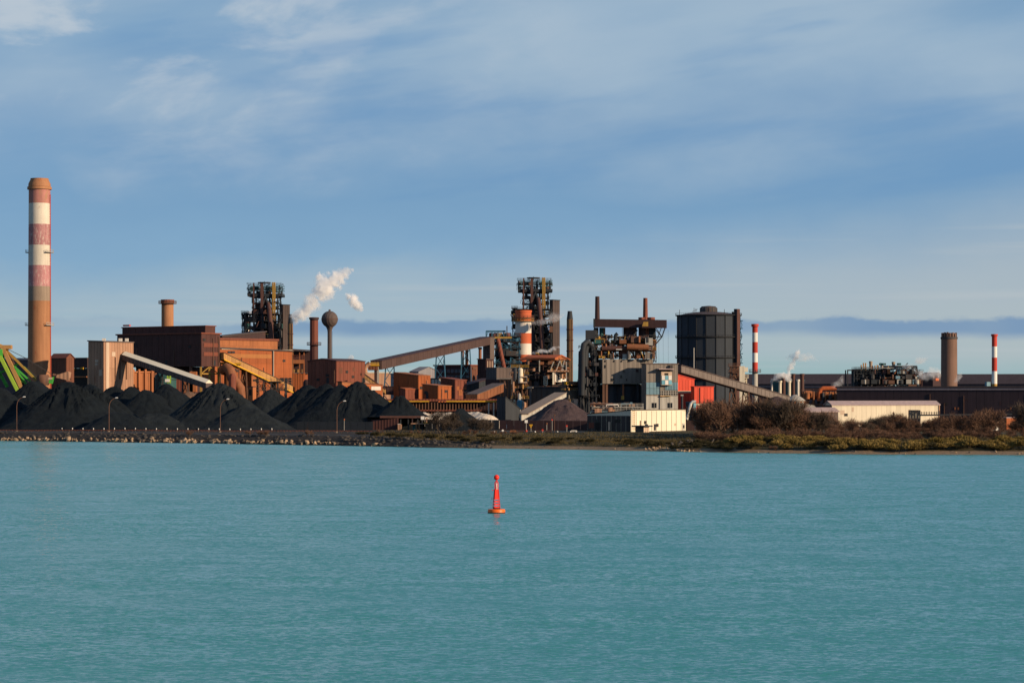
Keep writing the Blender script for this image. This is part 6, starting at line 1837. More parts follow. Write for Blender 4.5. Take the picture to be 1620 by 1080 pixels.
# refinery block
DF = 1600
rf = thing('process_plant', 'black process plant with three squat stacks on the skyline right of centre', 'plant', (gx(1405, DF), DF, G))
rng = random.Random(101)
lv = [zz(p, DF) for p in (618, 608, 600, 592, 584)]
lattice(rf, gx(1341, DF), gx(1362, DF), DF, DF + 10, [G, zz(585, DF)], 'steel_dark', .7, nx=3, rng=rng, deck=False, rail=False, brace=False)
MB().hexa([P(1340, 586.5, DF), P(1364, 586.5, DF), P(1364, 586.5, DF + 10), P(1340, 586.5, DF + 10)], [P(1340, 584.5, DF), P(1364, 584.5, DF), P(1364, 584.5, DF + 10), P(1340, 584.5, DF + 10)]).build('gantry', 'steel_dark', rf)
lattice(rf, gx(1356, DF), gx(1450, DF), DF, DF + 20, [G] + lv[1:], 'steel_dark', .6, nx=10, rng=rng)
MB().box((gx(1380, DF), DF + 12, G), (gx(1408, DF) - gx(1355, DF), 16, zz(584.5, DF) - G)).build('boiler_house', 'steel_dark', rf)
MB().box((gx(1425, DF), DF + 14, G), (gx(1448, DF) - gx(1404, DF), 12, zz(588, DF) - G)).build('boiler_house', 'grey_blue', rf)
clutter(rf, 60, gx(1360, DF), gx(1450, DF), DF - 3, DF + 4, lv, ['steel_dark', 'steel_dark', 'steel_mid', 'steel_rusty'], rng, 1.4)
clutter(rf, 90, gx(1356, DF), gx(1456, DF), DF - 4, DF + 3, lv + [zz(578, DF)], ['steel_dark', 'steel_mid', 'grey_pale', 'brown_steel', 'steel_dark'], rng, .55)
clutter(rf, 30, gx(1398, DF), gx(1452, DF), DF - 4, DF + 1, lv, ['grey_pale', 'steel_rusty', 'brown_steel', 'blue_cladding', 'orange_pale'], rng, 1.1)
clutter(rf, 22, gx(1372, DF), gx(1448, DF), DF, DF + 8, [zz(584, DF), zz(578, DF), zz(574, DF)], ['steel_dark', 'steel_dark', 'brown_steel', 'teal_dark'], rng, 1.2)
for px, t_, b_ in ((1377.6, 571, 596), (1395.3, 574, 586), (1413.5, 572, 584)):
    MB().lathe((gx(px, DF + 6), DF + 6, 0), [(1.05, zz(b_, DF)), (1.05, zz(t_ + 4, DF)), (1.2, zz(t_ + 3, DF)), (1.2, zz(t_, DF))], 16).build('squat_stack', 'concrete', rf)
for px, t_ in ((1366, 574), (1369.5, 574), (1362.5, 577), (1388, 577), (1384.5, 578), (1405, 579)):
    MB().tube([P(px, 585, DF), P(px, t_, DF)], .45, 8).build('vent_pipe', 'yellow_tan', rf)
lattice(rf, gx(1436, DF), gx(1458, DF), DF - 2, DF + 10, [G, zz(602, DF), zz(594, DF), zz(588, DF)], 'brown_steel', .5, nx=3, rng=rng)
b = Bld('far_shed', 'far dark pitched shed with an orange lit window left of the concrete chimney', 'building', 1476, 1455, 1492, 596, 1750); b.body('maroon_dark'); b.gable('roof_dark', 3.0, 'L', wall='maroon_dark'); b.patch('R', 1480, 1485, 598, 602, 'orange_paint', 'lit_window', .2)

# concrete chimney with crown
cc = chimney('concrete_chimney', 'stout brown concrete chimney with a ring of knobs at the top', 1501.5, 1450, 533, 4.75, 5.0, [(533, 'concrete_tower'), (560, 'concrete_tower')], rim=(1.2, .35, 'steel_mid'), n=40)
Xc, Dc = gx(1501.5, 1450), 1450
MB().lathe((Xc, Dc, 0), [(4.0, zz(533, Dc)), (4.0, zz(527, Dc)), (3.6, zz(526.5, Dc))], 32).build('crown', 'concrete_tower', cc)
for k in range(16):
    a = 2 * math.pi * k / 16
    MB().box((Xc + 4.25 * math.cos(a), Dc + 4.25 * math.sin(a), zz(532.9, Dc)), (1.0, .8, random.uniform(1.8, 2.9)), (-math.sin(a), math.cos(a))).build('knob', 'concrete_tower', cc)
ub = Bld('roof_unit', 'small pale blue roof unit beside the right banded stack', 'cabinet', 1561, 1558, 1567, 604, 1395); ub.body('blue_cladding', z0=zz(612, 1395)); ub.panels('R', 3, 1, 'blue_cladding', z0=zz(612, 1395)); ub.body('steel_dark', 'plinth', z0=G, z1=zz(612, 1395) - .01)

# ------------------------------------------------------------------ shore furniture
def on_ground(px, D):
    x = gx(px, D)
    return Vector((x, D, ground_z(x, D)))


def lamp_post(px, py_top, D, label):
    base = on_ground(px, D)
    root = thing('lamp_post', label, 'lamp post', base, 'lamp posts along the quay road')
    zt = zz(py_top, D)
    h = zt - base.z
    x = base.x
    MB().tube([(x, D, base.z), (x, D, base.z + .9), (x, D, zt - 3.2), (x + .25, D, zt - 1.9), (x + .8, D, zt - .9), (x + 1.6, D, zt - .35), (x + 2.3, D, zt - .1)], [.17, .13, .11, .1, .1, .09, .09], 8).build('pole', 'steel_rusty', root)
    MB().tube([(x + 2.1, D, zt - .12), (x + 2.5, D, zt - .02), (x + 3.1, D, zt)], [.12, .24, .16], 8).build('lamp_head', 'white_clean', root)
    MB().box((x, D, base.z), (.5, .5, .5)).build('base', 'concrete', root)


lamp_post(26.5, 627.5, 855, 'curved lamp post nearest the left edge of the picture')
lamp_post(172.5, 629, 848, 'curved lamp post before the coal right of the fluted heap')
lamp_post(348.5, 631, 838, 'curved lamp post in front of the large grey coal heap')
lamp_post(533, 634, 822, 'curved lamp post before the row of coal cones')

ORD = 'first second third fourth fifth sixth seventh eighth ninth tenth eleventh twelfth thirteenth fourteenth fifteenth sixteenth seventeenth eighteenth nineteenth twentieth twenty-first'.split()
for k in range(21):
    px = 98 + k * 16.6
    D = 858 - k * .7
    g = on_ground(px, D)
    bo = thing('bollard', ORD[k] + ' pale capped bollard from the left in the row along the quay road', 'bollard', g, 'bollards along the quay road')
    MB().lathe(g, [(.13, -.3), (.13, .75)], 8).build('post', 'rubble_dark', bo)
    MB().lathe(g, [(.15, .751), (.17, .9), (.16, 1.2), (.05, 1.3)], 8).build('cap', 'white_clean', bo)
gr = thing('guard_rail', 'rust red guard rail along the quay road by the coal', 'guard rail', on_ground(300, 846))
m = MB()
for k in range(60):
    p, q2 = on_ground(-10 + k * 10, 856 - k * .5), on_ground(k * 10, 855.5 - k * .5)
    MB().beam(p - Vector((0, 0, .2)), p + Vector((0, 0, .7)), .12).build('post', 'steel_rusty', gr)
    m.beam(p + Vector((0, 0, .62)), q2 + Vector((0, 0, .62)), .1, .24)
m.build('rail', 'brown_red', gr)

# loading hopper under the small coal cone
DL = 900
lh = thing('loading_hopper', 'dark open loading hopper carrying the small coal cone', 'hopper', (gx(640, DL), DL, G))
MB().hexa([P(601, 661, DL - 8), P(672, 661, DL - 8), P(672, 661, DL + 18), P(601, 661, DL + 18)], [P(601, 657.5, DL - 8), P(672, 657.5, DL - 8), P(672, 657.5, DL + 18), P(601, 657.5, DL + 18)]).build('deck', 'brown_steel', lh)
MB().hexa([P(586, 690, DL - 6), P(631, 690, DL - 8), P(631, 690, DL + 16), P(586, 690, DL + 16)], [P(588, 664, DL - 6), P(631, 661.1, DL - 8), P(631, 661.1, DL + 16), P(588, 664, DL + 16)]).build('side_wall', 'maroon_sheet', lh)
for px in (634, 646, 652.5, 661, 668, 675): MB().beam((gx(px, DL - 7), DL - 7, G - .2), P(px, 661, DL - 7), .45).build('post', 'tan_sheet' if px in (652.5, 675) else 'steel_dark', lh)
MB().hexa([P(632, 690, DL + 6), P(672, 690, DL + 6), P(672, 690, DL + 8), P(632, 690, DL + 8)], [P(632, 661.1, DL + 6), P(672, 661.1, DL + 6), P(672, 661.1, DL + 8), P(632, 661.1, DL + 8)]).build('back_wall', 'hole', lh)
MB().hexa([P(650, 670.5, DL - 10), P(678, 671, DL - 10), P(678, 671, DL - 6), P(650, 670.5, DL - 6)], [P(650, 669, DL - 10), P(678, 669.3, DL - 10), P(678, 669.3, DL - 6), P(650, 669, DL - 6)]).build('platform', 'tan_sheet', lh)
MB().beam(P(670, 668.6, DL - 10), P(678, 668.8, DL - 10), .3).build('platform_edge', 'yellow_paint', lh)
MB().box(P(632.5, 683, DL - 9), (1.4, 1.4, 2.8)).build('drive_unit', 'tan_sheet', lh); MB().box(P(631.5, 676, DL - 9), (1.0, 1.2, 1.4)).build('drive_unit', 'grey_pale', lh)
MB().box(P(655, 684, DL - 8), (1.0, .6, 3.4)).build('cabinet', 'teal_dark', lh)
fl = thing('floodlight', 'square white floodlight panel on the loading hopper', 'floodlight', P(668.5, 664, DL - 9))
MB().box(P(668.5, 663.5, DL - 9), (1.25, .35, 1.2)).build('panel', 'white_clean', fl); MB().beam(P(668.5, 668.9, DL - 9), P(668.5, 663.5, DL - 9), .2).build('post', 'steel_mid', fl)
# dark retaining walls behind the road
def low_wall(label, p0, p1, py0, py1, D0, D1, mat):
    r = thing('retaining_wall', label, 'wall', ((gx(p0, D0) + gx(p1, D1)) / 2, (D0 + D1) / 2, G - .3), 'dark retaining walls of the stock yard')
    n = max(2, int((p1 - p0) / 11))
    A_, B_ = Vector((gx(p0, D0), D0, 0)), Vector((gx(p1, D1), D1, 0))
    dd = (B_ - A_) / n
    o = None
    zt0 = zz(py0, D0); zt1 = zz(py1, D1)
    for k in range(n):
        a_, c_ = A_ + dd * (k + .02), A_ + dd * (k + .98)
        z_ = zt0 + (zt1 - zt0) * (k + .5) / n
        th_ = Vector((0, .6, 0))
        MB().hexa([Vector((p.x, p.y, G - .3)) for p in (a_, c_, c_ + th_, a_ + th_)], [Vector((p.x, p.y, z_)) for p in (a_, c_, c_ + th_, a_ + th_)]).build('wall_segment', mat, r)
low_wall('dark low wall in front of the row of coal cones', 470, 590, 667, 667, 893, 885, 'steel_dark')
low_wall('dark wall in front of the limestone heaps', 672, 790, 663, 664, 905, 895, 'steel_dark')
low_wall('dark maroon wall in front of the ore heap', 790, 930, 664.5, 665.5, 890, 880, 'maroon_dark')
low_wall('dark wall at the foot of the red blocks', 1086, 1140, 665, 665, 880, 880, 'maroon_dark')

# signs, signals and marker posts between the trees and the depot
def sign(name, label, px, py_top, D, head, mat, post='grey_pale', cat='sign', w=.9, h=.9, r=None, base=None):
    g = on_ground(px, D)
    root = thing(name, label, cat, g)
    zt = zz(py_top, D)
    MB().tube([(g.x, D, g.z - .2), (g.x, D, zt - .1)], .09, 8).build('post', post, root)
    if head == 'disc':
        MB().tube([(g.x, D - .14, zt - w / 2), (g.x, D - .05, zt - w / 2)], w / 2, 16).build('disc', mat, root)
    elif head == 'board':
        MB().box((g.x, D - .16, zt - h), (w, .12, h)).build('board', mat, root)
    elif head == 'tee':
        MB().box((g.x, D - .16, zt - .5), (w, .3, .5)).build('cross_arm', mat, root); MB().box((g.x, D - .16, zt - h), (.45, .3, h - .51)).build('stem', mat, root)
    elif head == 'lamp':
        MB().lathe((g.x, D, zt), [(.18, -.5), (.26, -.3), (.26, .0), (.1, .1)], 10).build('lamp', mat, root)
    if base:
        MB().lathe(g, [(.42, 0), (.42, .7)], 12).build('base_drum', base, root)
    return root
sign('signal_board', 'white square signal board on a post with red and white foot', 832.5, 664, 850, 'board', 'white_clean', w=1.05, h=1.05, base='red_paint', cat='signal')
sign('yellow_marker', 'yellow tee shaped marker right of the white signal board', 840, 671, 853, 'tee', 'yellow_paint', w=1.15, h=1.2, cat='marker')
sign('round_sign', 'round pale sign on a thin post near the bare trees', 795.5, 679, 842, 'disc', 'white_clean', w=.8)
sign('round_sign', 'round red and white road sign behind the purple ore', 858.5, 678.5, 842, 'disc', 'red_paint', w=.75)
sign('round_sign', 'round red sign on a post at the right of the road', 896.7, 672, 850, 'disc', 'red_paint', w=.7)
sign('rust_lantern', 'rust orange lantern post beside the dark maroon wall', 865, 669, 858, 'lamp', 'rust_duct', cat='lamp')
sign('thin_mast', 'thin tall rust mast left of the depot', 877.3, 655.5, 842, 'lamp', 'steel_rusty', post='steel_rusty', cat='mast')
sign('red_signal', 'small red signal on the wall left of the thin rust mast', 873.5, 662.5, 860, 'disc', 'red_paint', cat='signal', w=.6)
for px, lb in ((782, 'pale marker post left of the round pale sign'), (846.5, 'pale marker post between white signal and red road sign'), (882, 'pale marker post right of the thin rust mast'), (902.5, 'pale leaning marker post, left of the pair by the depot'), (911, 'pale marker post nearest the depot wall')):
    sign('marker_post', lb, px, 682, 842, 'lamp', 'white_clean', post='white_clean', cat='marker post')
sign('pole', 'thin wooden pole among the bare trees', 692.3, 650, 835, 'lamp', 'bark', post='bark', cat='pole')
sign('street_light', 'slim street light pole right of the cream depot', 1117, 655, 790, 'board', 'green_yellow', post='tan_sheet', cat='street light', w=1.4, h=.2)
sign('fire_light', 'small orange work light before the coal cones', 544.5, 662.5, 880, 'lamp', 'orange_paint', cat='lamp')
# gravel road sheet by the signs
m = MB(); pts_ = [(790, 848), (925, 838), (925, 852), (790, 866)]
gv = [Vector((gx(a_, d_), d_, ground_z(gx(a_, d_), d_) + .12)) for a_, d_ in pts_]
m.add(gv, [(0, 1, 2, 3)]); rd2 = m.build('yard_road', 'asphalt'); rd2['kind'] = 'structure'
rng = random.Random(15)
for k, (px, mt, lb) in enumerate(((824, 'maroon_dark', 'dark red kerb block, first in the line beside the white signal'), (849, 'maroon_dark', 'dark red kerb block right of the yellow marker'), (868, 'maroon_dark', 'dark red kerb block under the ore heap'), (908, 'grey_pale', 'pale kerb block beside the depot'), (812, 'orange_pale', 'low orange kerb block left of the white signal'))):
    g = on_ground(px, 846)
    mb = MB(); mb.box((g.x, 846, g.z - .1), (2.4, .8, .55)); mb.box((g.x, 846, g.z + .452), (1.9, .5, .25))
    single(mb, 'kerb_block', mt, lb, 'block', (g.x, 846, g.z - .1))

# yellow bucket and dark debris by the water
def digger():
    D = 702
    g = on_ground(1093, D)
    root = thing('excavator_arm', 'yellow excavator arm lying on dark debris at the waterline', 'excavator arm', g)
    MB().beam(P(1089, 711.2, D), P(1093.5, 710, D), .5, .5).build('dipper', 'yellow_paint', root)
    MB().beam(P(1093, 710.5, D), P(1097.5, 704.8, D), .42, .5).build('boom', 'yellow_paint', root)
    MB().tube([P(1091, 709.4, D - .3), P(1095, 706.6, D - .3)], .09, 8).build('ram', 'grey_pale', root)
    MB().hexa([P(1086.5, 713, D - .4), P(1089.5, 713, D - .4), P(1089.5, 713, D + .5), P(1086.5, 713, D + .5)], [P(1087, 710, D - .4), P(1090, 710, D - .4), P(1090, 710, D + .5), P(1087, 710, D + .5)]).build('bucket', 'steel_dark', root)
digger()
deb = thing('debris_pile', 'pile of dark broken timber and rubble around the yellow arm', 'debris', on_ground(1090, 703))
rng = random.Random(17)
for i in range(40):
    px = rng.gauss(1093, 15); D = 703 + rng.uniform(-2.5, 6)
    g = on_ground(px, D)
    if rng.random() < .5:
        a_ = rng.uniform(0, 6.28); l_ = rng.uniform(.6, 1.8)
        MB().beam(g + Vector((0, 0, .15)), g + Vector((math.cos(a_) * l_, math.sin(a_) * l_ * .5, rng.uniform(.2, 1.2))), rng.uniform(.08, .22)).build('timber', 'rubble_dark', deb)
    else:
        o = bpy.data.objects.new('rubble', rng.choice(DROCKS)); COL.objects.link(o); o.parent = deb
        s_ = rng.uniform(.5, 1.3); o.scale = (s_ * 1.3, s_, s_ * .7); o.rotation_euler = (rng.uniform(0, 6), rng.uniform(0, 6), 0)
        o.location = g + Vector((0, 0, .15)) - Vector(deb.location)

# ------------------------------------------------------------------ buoy
DB = EYE * F / (811 - HY)
bx = gx(785.4, DB)
by = thing('channel_buoy', 'red channel buoy with ball topmark on an orange float', 'buoy', (bx, DB, 0))
MB().lathe((bx, DB, 0), [(.85, -.9), (1.12, -.6), (1.2, -.25), (1.2, .42), (1.14, .52), (.95, .56)], 40).build('float', 'orange_buoy', by)
MB().lathe((bx, DB, 0), [(1.21, -.2), (1.26, -.2), (1.26, -.02), (1.21, -.02)], 40, caps=False).build('fender', 'black_rubber', by)
MB().lathe((bx, DB, 0), [(1.203, -.02), (1.212, -.01), (1.212, .11), (1.203, .13)], 40, caps=False).build('weed_band', 'weed_green', by)
MB().lathe((bx, DB, 0), [(.5, .565), (.5, .68), (.42, .72)], 24).build('turret_base', 'black_rubber', by)
z0b, z1b = .72, 3.42
hw = lambda z: .40 + (.235 - .40) * (z - z0b) / (z1b - z0b)
rot = math.radians(18)
def bp(a, z, k=1.0):
    an = rot + math.pi / 4 + a * math.pi / 2
    return Vector((bx + math.cos(an) * hw(z) * 1.38 * k, DB + math.sin(an) * hw(z) * 1.38 * k, z))
for a in range(4):
    MB().beam(bp(a, z0b), bp(a, z1b), .09).build('leg', 'red_buoy', by)
sills = [.72, .86, 1.13, 1.27, 1.54, 1.68, 1.96]
for a in range(4):
    for (s0, s1) in ((.72, .88), (1.14, 1.30), (1.56, 1.72), (1.98, 3.42)):
        MB().hexa([bp(a, s0), bp(a + 1, s0), bp(a + 1, s0, .9), bp(a, s0, .9)], [bp(a, s1), bp(a + 1, s1), bp(a + 1, s1, .9), bp(a, s1, .9)]).build('plate', 'red_buoy', by)
for zb_, ln_ in ((2.05, .32), (3.3, .3)):
    MB().beam((bx - hw(zb_), DB - .1, zb_), (bx - hw(zb_) - ln_, DB - .1, zb_ + .02), .07, .05).build('step', 'red_buoy', by)
    MB().beam((bx - hw(zb_) - ln_, DB - .1, zb_ - .06), (bx - hw(zb_) - ln_, DB - .1, zb_ + .1), .1, .1).build('step_end', 'red_buoy', by)
for k in range(6):
    a = k * math.pi / 3 + .3
    pts_ = [Vector((bx + math.cos(a) * .24, DB + math.sin(a) * .24, 3.42)), Vector((bx + math.cos(a) * .25, DB + math.sin(a) * .25, 4.35)), Vector((bx + math.cos(a) * .17, DB + math.sin(a) * .17, 4.62)), Vector((bx, DB, 4.72))]
    MB().tube(pts_, .035, 8).build('cage_bar', 'red_buoy', by)
MB().lathe((bx, DB, 0), [(.14, 3.43), (.14, 3.8), (.17, 3.82), (.17, 4.22), (.1, 4.34)], 16).build('lantern', 'white_clean', by)
MB().tube([(bx, DB, 4.70), (bx, DB, 4.9)], .05, 8).build('topmark_pin', 'red_buoy', by)
MB().lathe((bx, DB, 0), [(.37 * math.cos(a), 5.2 + .40 * math.sin(a)) for a in np.linspace(-1.5, 1.5, 14)], 24).build('topmark_ball', 'red_buoy', by)

for o in list(by.children):
    if o.name.split('.')[0] not in ('float', 'fender', 'turret_base', 'weed_band'):
        o.scale.z = 0.935; o.location.z = .72 * .065

# ------------------------------------------------------------------ vegetation
def bare_tree_meshes(seed, h, spread, n_tw, mat='twigs', low=False):
    r = random.Random(seed)
    wood = MB(); tw = MB()
    tips = []
    def grow(p, d, L, rad, lvl):
        q2 = p + d * L
        wood.tube([p, (p + q2) / 2 + Vector((r.uniform(-1, 1), r.uniform(-1, 1), 0)) * L * .06, q2], [rad, rad * .8, rad * .6], 4, caps=False)
        if lvl == 0:
            tips.append((p, q2)); return
        for k in range(r.choice((2, 3, 3))):
            nd = (d + Vector((r.uniform(-1, 1), r.uniform(-1, 1), r.uniform(-.25, .6))) * .75).normalized()
            grow(q2 if k < 2 else (p + q2) / 2, nd, L * r.uniform(.6, .8), rad * .58, lvl - 1)
        tips.append((p, q2))
    for s_ in range(4 if low else 3):
        a = r.uniform(0, 6.28)
        grow(Vector((r.uniform(-.4, .4), r.uniform(-.4, .4), -.3)), Vector((math.cos(a) * spread, math.sin(a) * spread, 1)).normalized(), h * .30, .09 * h / 5, 4)
    for i in range(n_tw):
        p, q2 = r.choice(tips)
        b_ = p.lerp(q2, r.random()) + Vector((r.gauss(0, .28), r.gauss(0, .28), r.gauss(0, .22))) * h / 5
        d = ((q2 - p).normalized() * .6 + Vector((r.uniform(-1, 1), r.uniform(-1, 1), r.uniform(-.2, 1.0)))).normalized()
        L = r.uniform(.35, .95) * h / 5
        s_ = d.cross(Vector((r.uniform(-1, 1), r.uniform(-1, 1), r.uniform(-1, 1)))).normalized() * r.uniform(.018, .04)
        tw.add([b_ - s_, b_ + s_, b_ + d * L], [(0, 1, 2)])
    def mk(mb, nm, mt):
        me = bpy.data.meshes.new(nm); me.from_pydata(mb.v, [], mb.f); me.materials.append(MATS[mt]); return me
    return mk(wood, 'trunk', 'bark'), mk(tw, 'crown', mat)


BT = [bare_tree_meshes(200 + i, 5.0, .42 + .06 * i, 1500 + 250 * i) for i in range(5)]
BD = [bare_tree_meshes(220 + i, 5.0, .6, 2200, 'twigs_dark') for i in range(2)]
BS = [bare_tree_meshes(240 + i, 3.2, .9, 1200, 'twigs', True) for i in range(3)]


def plant(name, label, cat, group, meshes, px, D, scale, rz, names=('trunk', 'crown'), sx=1.0):
    g = on_ground(px, D)
    root = thing(name, label, cat, g, group)
    for me, nm in zip(meshes, names):
        o = bpy.data.objects.new(nm, me)
        COL.objects.link(o); o.parent = root
        o.rotation_euler = (0, 0, rz); o.scale = (scale * sx, scale * sx, scale)
    return root


def zone(px):
    for lim, t in ((700, 'below the loading hopper'), (800, 'below the two bare trees'), (925, 'below the road signs'), (1010, 'below the dark side of the depot'), (1090, 'below the bright depot wall'), (1185, 'below the gasholder'), (1300, 'before the dark ore heap'), (1440, 'before the cream warehouse'), (1520, 'below the concrete chimney'), (9999, 'nearest the right edge')):
        if px < lim:
            return t


rng = random.Random(23)
for i in range(125):                 # bare thicket behind the reeds on the right
    px = rng.uniform(1098, 1640)
    k_ = rng.random()
    D = 745 + k_ * 60
    top = np.interp(px, [1095, 1120, 1150, 1200, 1215, 1260, 1290, 1320, 1400, 1450, 1520, 1570, 1600, 1640], [654, 640, 630, 642, 632, 634, 650, 648, 652, 658, 658, 648, 638, 633]) + rng.uniform(0, 1) ** 1.4 * 32
    hgt = max(2.6, zz(top, D) - on_ground(px, D).z)
    me = rng.choice(BT if rng.random() < .8 else BD)
    plant('bare_tree', 'brown leafless tree in the thicket ' + zone(px), 'tree', 'leafless thicket ' + zone(px), me, px, D, hgt / 3.7, rng.uniform(0, 6.28), sx=rng.uniform(.75, 1.1))
for i in range(100):
    px = rng.uniform(1110, 1640); D = rng.uniform(715, 752)
    plant('bare_shrub', 'low brown leafless shrub at the front of the thicket ' + zone(px), 'shrub', 'low leafless shrubs ' + zone(px), rng.choice(BS), px, D, rng.uniform(.7, 1.5), rng.uniform(0, 6.28), sx=1.3)
for px, top, D, s_, lb in ((698, 655, 822, 1.25, 'broad leafless tree, left of the two before the limestone'), (712, 664, 815, 1.1, 'smaller leafless tree leaning by the broad one before the limestone'), (752, 664, 818, 1.25, 'round leafless tree right of the steep black heap'), (765, 668, 812, 1.2, 'small leafless tree right beside the round one')):
    hgt = zz(top, D) - on_ground(px, D).z
    plant('bare_tree', lb, 'tree', None, rng.choice(BD), px, D, hgt / 3.4, rng.uniform(0, 6), sx=s_)
for px in (305, 388, 412, 424, 490, 600, 655, 665, 730, 742, 778, 800, 815):
    plant('bare_shrub', 'small dark leafless shrub on the bank below the yard', 'shrub', 'dark shrubs on the bank', rng.choice(BS), px + rng.uniform(-5, 5), rng.uniform(790, 815) if px > 550 else float(shore(gx(px, 800))) + 8, rng.uniform(.5, .9), rng.uniform(0, 6))


def leafy(seed, h, w, n, mat, leaf):
    r = random.Random(seed)
    mb = MB(); st_ = MB()
    lob = [(r.uniform(-.5, .5) * w, r.uniform(-.4, .4) * w, r.uniform(.3, .7) * h, r.uniform(.28, .5) * w) for _ in range(7)]
    for i in range(n):
        cx_, cy_, cz_, rr_ = r.choice(lob)
        v = Vector((r.gauss(0, 1), r.gauss(0, 1), abs(r.gauss(0, 1)) * .9)).normalized() * rr_ * r.uniform(.55, 1.05)
        b_ = Vector((cx_, cy_, cz_ * .7)) + Vector((v.x, v.y, v.z * h / w * .9))
        b_.z = max(.02, b_.z)
        d = (v.normalized() * .7 + Vector((r.uniform(-.6, .6), r.uniform(-.6, .6), r.uniform(.2, 1.2)))).normalized()
        s_ = d.cross(Vector((r.uniform(-1, 1), r.uniform(-1, 1), r.uniform(-1, 1)))).normalized() * leaf * r.uniform(.2, .45)
        mb.add([b_ - s_, b_ + s_, b_ + d * leaf * r.uniform(1, 2.2)], [(0, 1, 2)])
    for k in range(5):
        a = r.uniform(0, 6.28)
        st_.tube([(0, 0, -.3), (math.cos(a) * w * .2, math.sin(a) * w * .2, h * .5)], [.05, .02], 4, caps=False)
    out = []
    for b_, nm, mt in ((st_, 'stem', 'bark'), (mb, 'foliage', mat)):
        me = bpy.data.meshes.new(nm); me.from_pydata(b_.v, [], b_.f); me.materials.append(MATS[mt]); out.append(me)
    return out


RD = [leafy(300 + i, 2.2, 3.2, 1500, 'reed_leaf', .34) for i in range(4)]
SB = [leafy(320 + i, 1.8, 3.0, 1300, 'shrub_leaf', .26) for i in range(4)]
for i in range(120):                 # yellow green bushes along the right strand
    px = rng.uniform(1150, 1640)
    x0 = gx(px, 690)
    v = rng.choice((8, 10, 14, 20, 28, 36)) + rng.uniform(-1.5, 3)
    D = float(shore(x0)) + v
    plant('strand_bush', 'yellow green rounded bush on the strand ' + zone(px), 'bush', 'yellow green bushes ' + zone(px), rng.choice(RD if rng.random() < .82 else SB), px, D, rng.uniform(.7, 1.25), rng.uniform(0, 6), ('stem', 'foliage'))
for i in range(70):                 # dark scrub on the bank in the middle
    px = rng.uniform(560, 1060) if rng.random() < .8 else rng.uniform(1060, 1160)
    x0 = gx(px, 740)
    v = rng.choice((9, 11, 14, 18, 26)) + rng.uniform(-2, 4)
    D = float(shore(x0)) + v
    plant('bank_scrub', 'low dark scrub on the bank ' + zone(px), 'bush', 'dark scrub on the bank ' + zone(px), rng.choice(SB), px, D, rng.uniform(.4, .95) * (1.2 if 940 < px < 1045 and v < 16 else 1), rng.uniform(0, 6), ('stem', 'foliage'))
plant('rust_bush', 'pinkish brown withered bush alone on the right strand', 'bush', None, bare_tree_meshes(260, 2.2, 1.0, 1600, 'twigs', True), 1222, float(shore(gx(1222, 675))) + 4.5, 1.0, 1.0)

# grass and dry weeds over the bank
r2 = np.random.default_rng(9)
NB = 60000
gx_ = r2.uniform(-45, 165, NB)
gv_ = np.abs(r2.gamma(1.6, 26, NB)) + 6.5
gy_ = shore(gx_) + gv_
gz_ = bank(gx_, gv_)
clump = np.sin(gx_ * .7 + gv_ * .2) + np.sin(gx_ * .23 - gv_ * .5) + r2.normal(0, .7, NB)
keep = (clump > -.6) & (gv_ < 150)
gx_, gy_, gz_ = gx_[keep], gy_[keep], gz_[keep]
nb = len(gx_)
hh = r2.uniform(.2, .75, nb); ang = r2.uniform(0, 6.28, nb); wd_ = r2.uniform(.05, .14, nb)
lean = r2.normal(0, .2, (nb, 2))
base = np.stack([gx_, gy_, gz_ - .05], -1)
s_ = np.stack([np.cos(ang) * wd_, np.sin(ang) * wd_, np.zeros(nb)], -1)
tip = base + np.stack([lean[:, 0], lean[:, 1], hh], -1)
V = np.stack([base - s_, base + s_, tip], 1).reshape(-1, 3)
me = bpy.data.meshes.new('grass')
me.from_pydata(V.tolist(), [], np.arange(nb * 3).reshape(-1, 3).tolist())
me.materials.append(MATS['grass_blade'])
go = bpy.data.objects.new('grass', me); COL.objects.link(go)
go['kind'] = 'stuff'; go['label'] = 'rough dry grass covering the bank behind the strand'; go['category'] = 'grass'

# ------------------------------------------------------------------ smoke and steam
bm = bmesh.new(); bmesh.ops.create_icosphere(bm, subdivisions=2, radius=1.0)
PUFF = {}
for mt in ('steam_thick', 'steam_thin', 'steam_faint'):
    me = bpy.data.meshes.new('puff'); bm.to_mesh(me); me.materials.append(MATS[mt]); PUFF[mt] = me
bm.free()


def plume(label, D, pts, mat, seed, **kw):
    """a trail of soft overlapping puffs along pts = (px, py, radius in px)"""
    r = random.Random(seed)
    P3 = [P(px, py, D) for px, py, _ in pts]
    root = thing('smoke_plume', label, 'smoke', P3[0])
    root['kind'] = 'stuff'
    pp = []
    for a_, c_ in zip(pts[:-1], pts[1:]):
        n_ = max(1, int(math.hypot(c_[0] - a_[0], c_[1] - a_[1]) / (max(a_[2], c_[2]) * .75) + .5))
        pp += [tuple(a_[j] + (c_[j] - a_[j]) * q_ / n_ for j in range(3)) for q_ in range(n_)]
    pp.append(pts[-1])
    for px, py, rr_ in pp:
        p = P(px, py, D)
        R = rr_ / F * D * 1.45
        o = bpy.data.objects.new('puff', PUFF[mat])
        COL.objects.link(o); o.parent = root
        o.location = p - P3[0] + Vector((r.uniform(-.2, .2), r.uniform(-.3, .3), r.uniform(-.2, .2))) * R
        o.scale = (R * r.uniform(.9, 1.2), R, R * r.uniform(.85, 1.15))
        o.rotation_euler = (0, r.uniform(0, 6), 0)


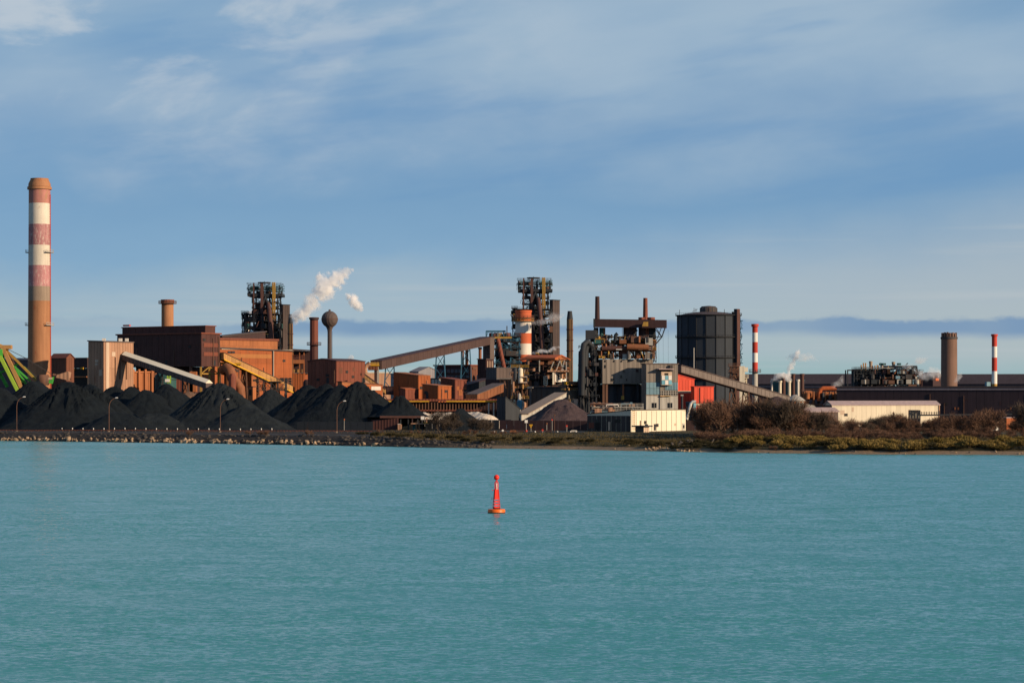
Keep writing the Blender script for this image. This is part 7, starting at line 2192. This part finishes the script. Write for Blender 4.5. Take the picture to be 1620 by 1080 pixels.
plume('thick white steam plume rising beside the left blast furnace', 1480, [(464, 507, 5), (466, 503, 8), (471, 499, 10), (479, 494, 10), (488, 487, 11), (498, 475, 14), (508, 462, 16), (519, 452, 15), (528, 442, 13), (539, 434, 11), (550, 430, 7), (557, 427, 3)], 'steam_thick', 1)
plume('thin upper wisp of steam over the main plume', 1480, [(503, 448, 3), (505, 440, 5), (506, 434, 3), (505, 430, 1)], 'steam_thin', 2)
plume('detached steam wisp drifting right of the main plume', 1485, [(549, 466, 3), (556, 472, 7), (562, 480, 8), (568, 487, 5), (574, 490, 2)], 'steam_thin', 3)
plume('small steam puff from the thin stack left of the furnace', 1600, [(391, 499, 2), (395, 496, 4), (400, 493, 4), (405, 491, 2)], 'steam_thin', 4)
plume('grey smoke wisp drifting across the right blast furnace', 1240, [(841, 512, 2), (852, 510, 4), (864, 508, 5), (875, 503, 7), (885, 499, 5), (892, 498, 2)], 'steam_faint', 5)
plume('low white steam trail over the orange cast house roof', 1115, [(836, 560, 1), (846, 558, 2), (856, 555, 3), (868, 556, 3), (878, 551, 3.5), (886, 549, 2)], 'steam_thin', 6)
plume('white steam cloud low over the small cluster of stacks', 1285, [(1221, 600, 2), (1228, 598, 5), (1236, 594, 7), (1244, 597, 6), (1250, 600, 3)], 'steam_thick', 7)
plume('slanting steam plume above the small cluster of stacks', 1286, [(1246, 598, 4), (1249, 586, 4.5), (1253, 576, 4.5), (1258, 567, 4), (1263, 557, 3.5), (1265, 553, 1.5)], 'steam_thin', 8)
plume('faint violet smoke trail drifting right above the short stacks', 1287, [(1244, 566, 3), (1254, 564, 5), (1266, 566, 6), (1280, 564, 6), (1288, 567, 3), (1297, 573, 1)], 'steam_faint', 9)
plume('faint bluish smoke at the corner of the long dark shed', 1190, [(1320, 610, 5), (1327, 606, 6), (1330, 600, 4), (1333, 595, 2)], 'steam_faint', 10)
plume('faint steam behind the concrete chimney and process plant', 1560, [(1446, 586, 3), (1455, 590, 5), (1465, 594, 8), (1478, 590, 8), (1488, 590, 6), (1496, 592, 3)], 'steam_faint', 11)
plume('small pale steam puff above the process plant', 1590, [(1428, 582, 1.5), (1432, 578, 4), (1438, 580, 4), (1444, 575, 2), (1452, 571, 5), (1462, 569, 5), (1466, 567, 2)], 'steam_faint', 12)
plume('small steam puff at the foot of the concrete chimney', 1420, [(1513, 604, 3), (1517, 598, 5), (1520, 592, 3)], 'steam_faint', 13)
plume('small white puff beyond the roof of the maroon shed', 1500, [(552, 567, 3), (555, 565, 4), (559, 566, 2)], 'steam_thin', 14)
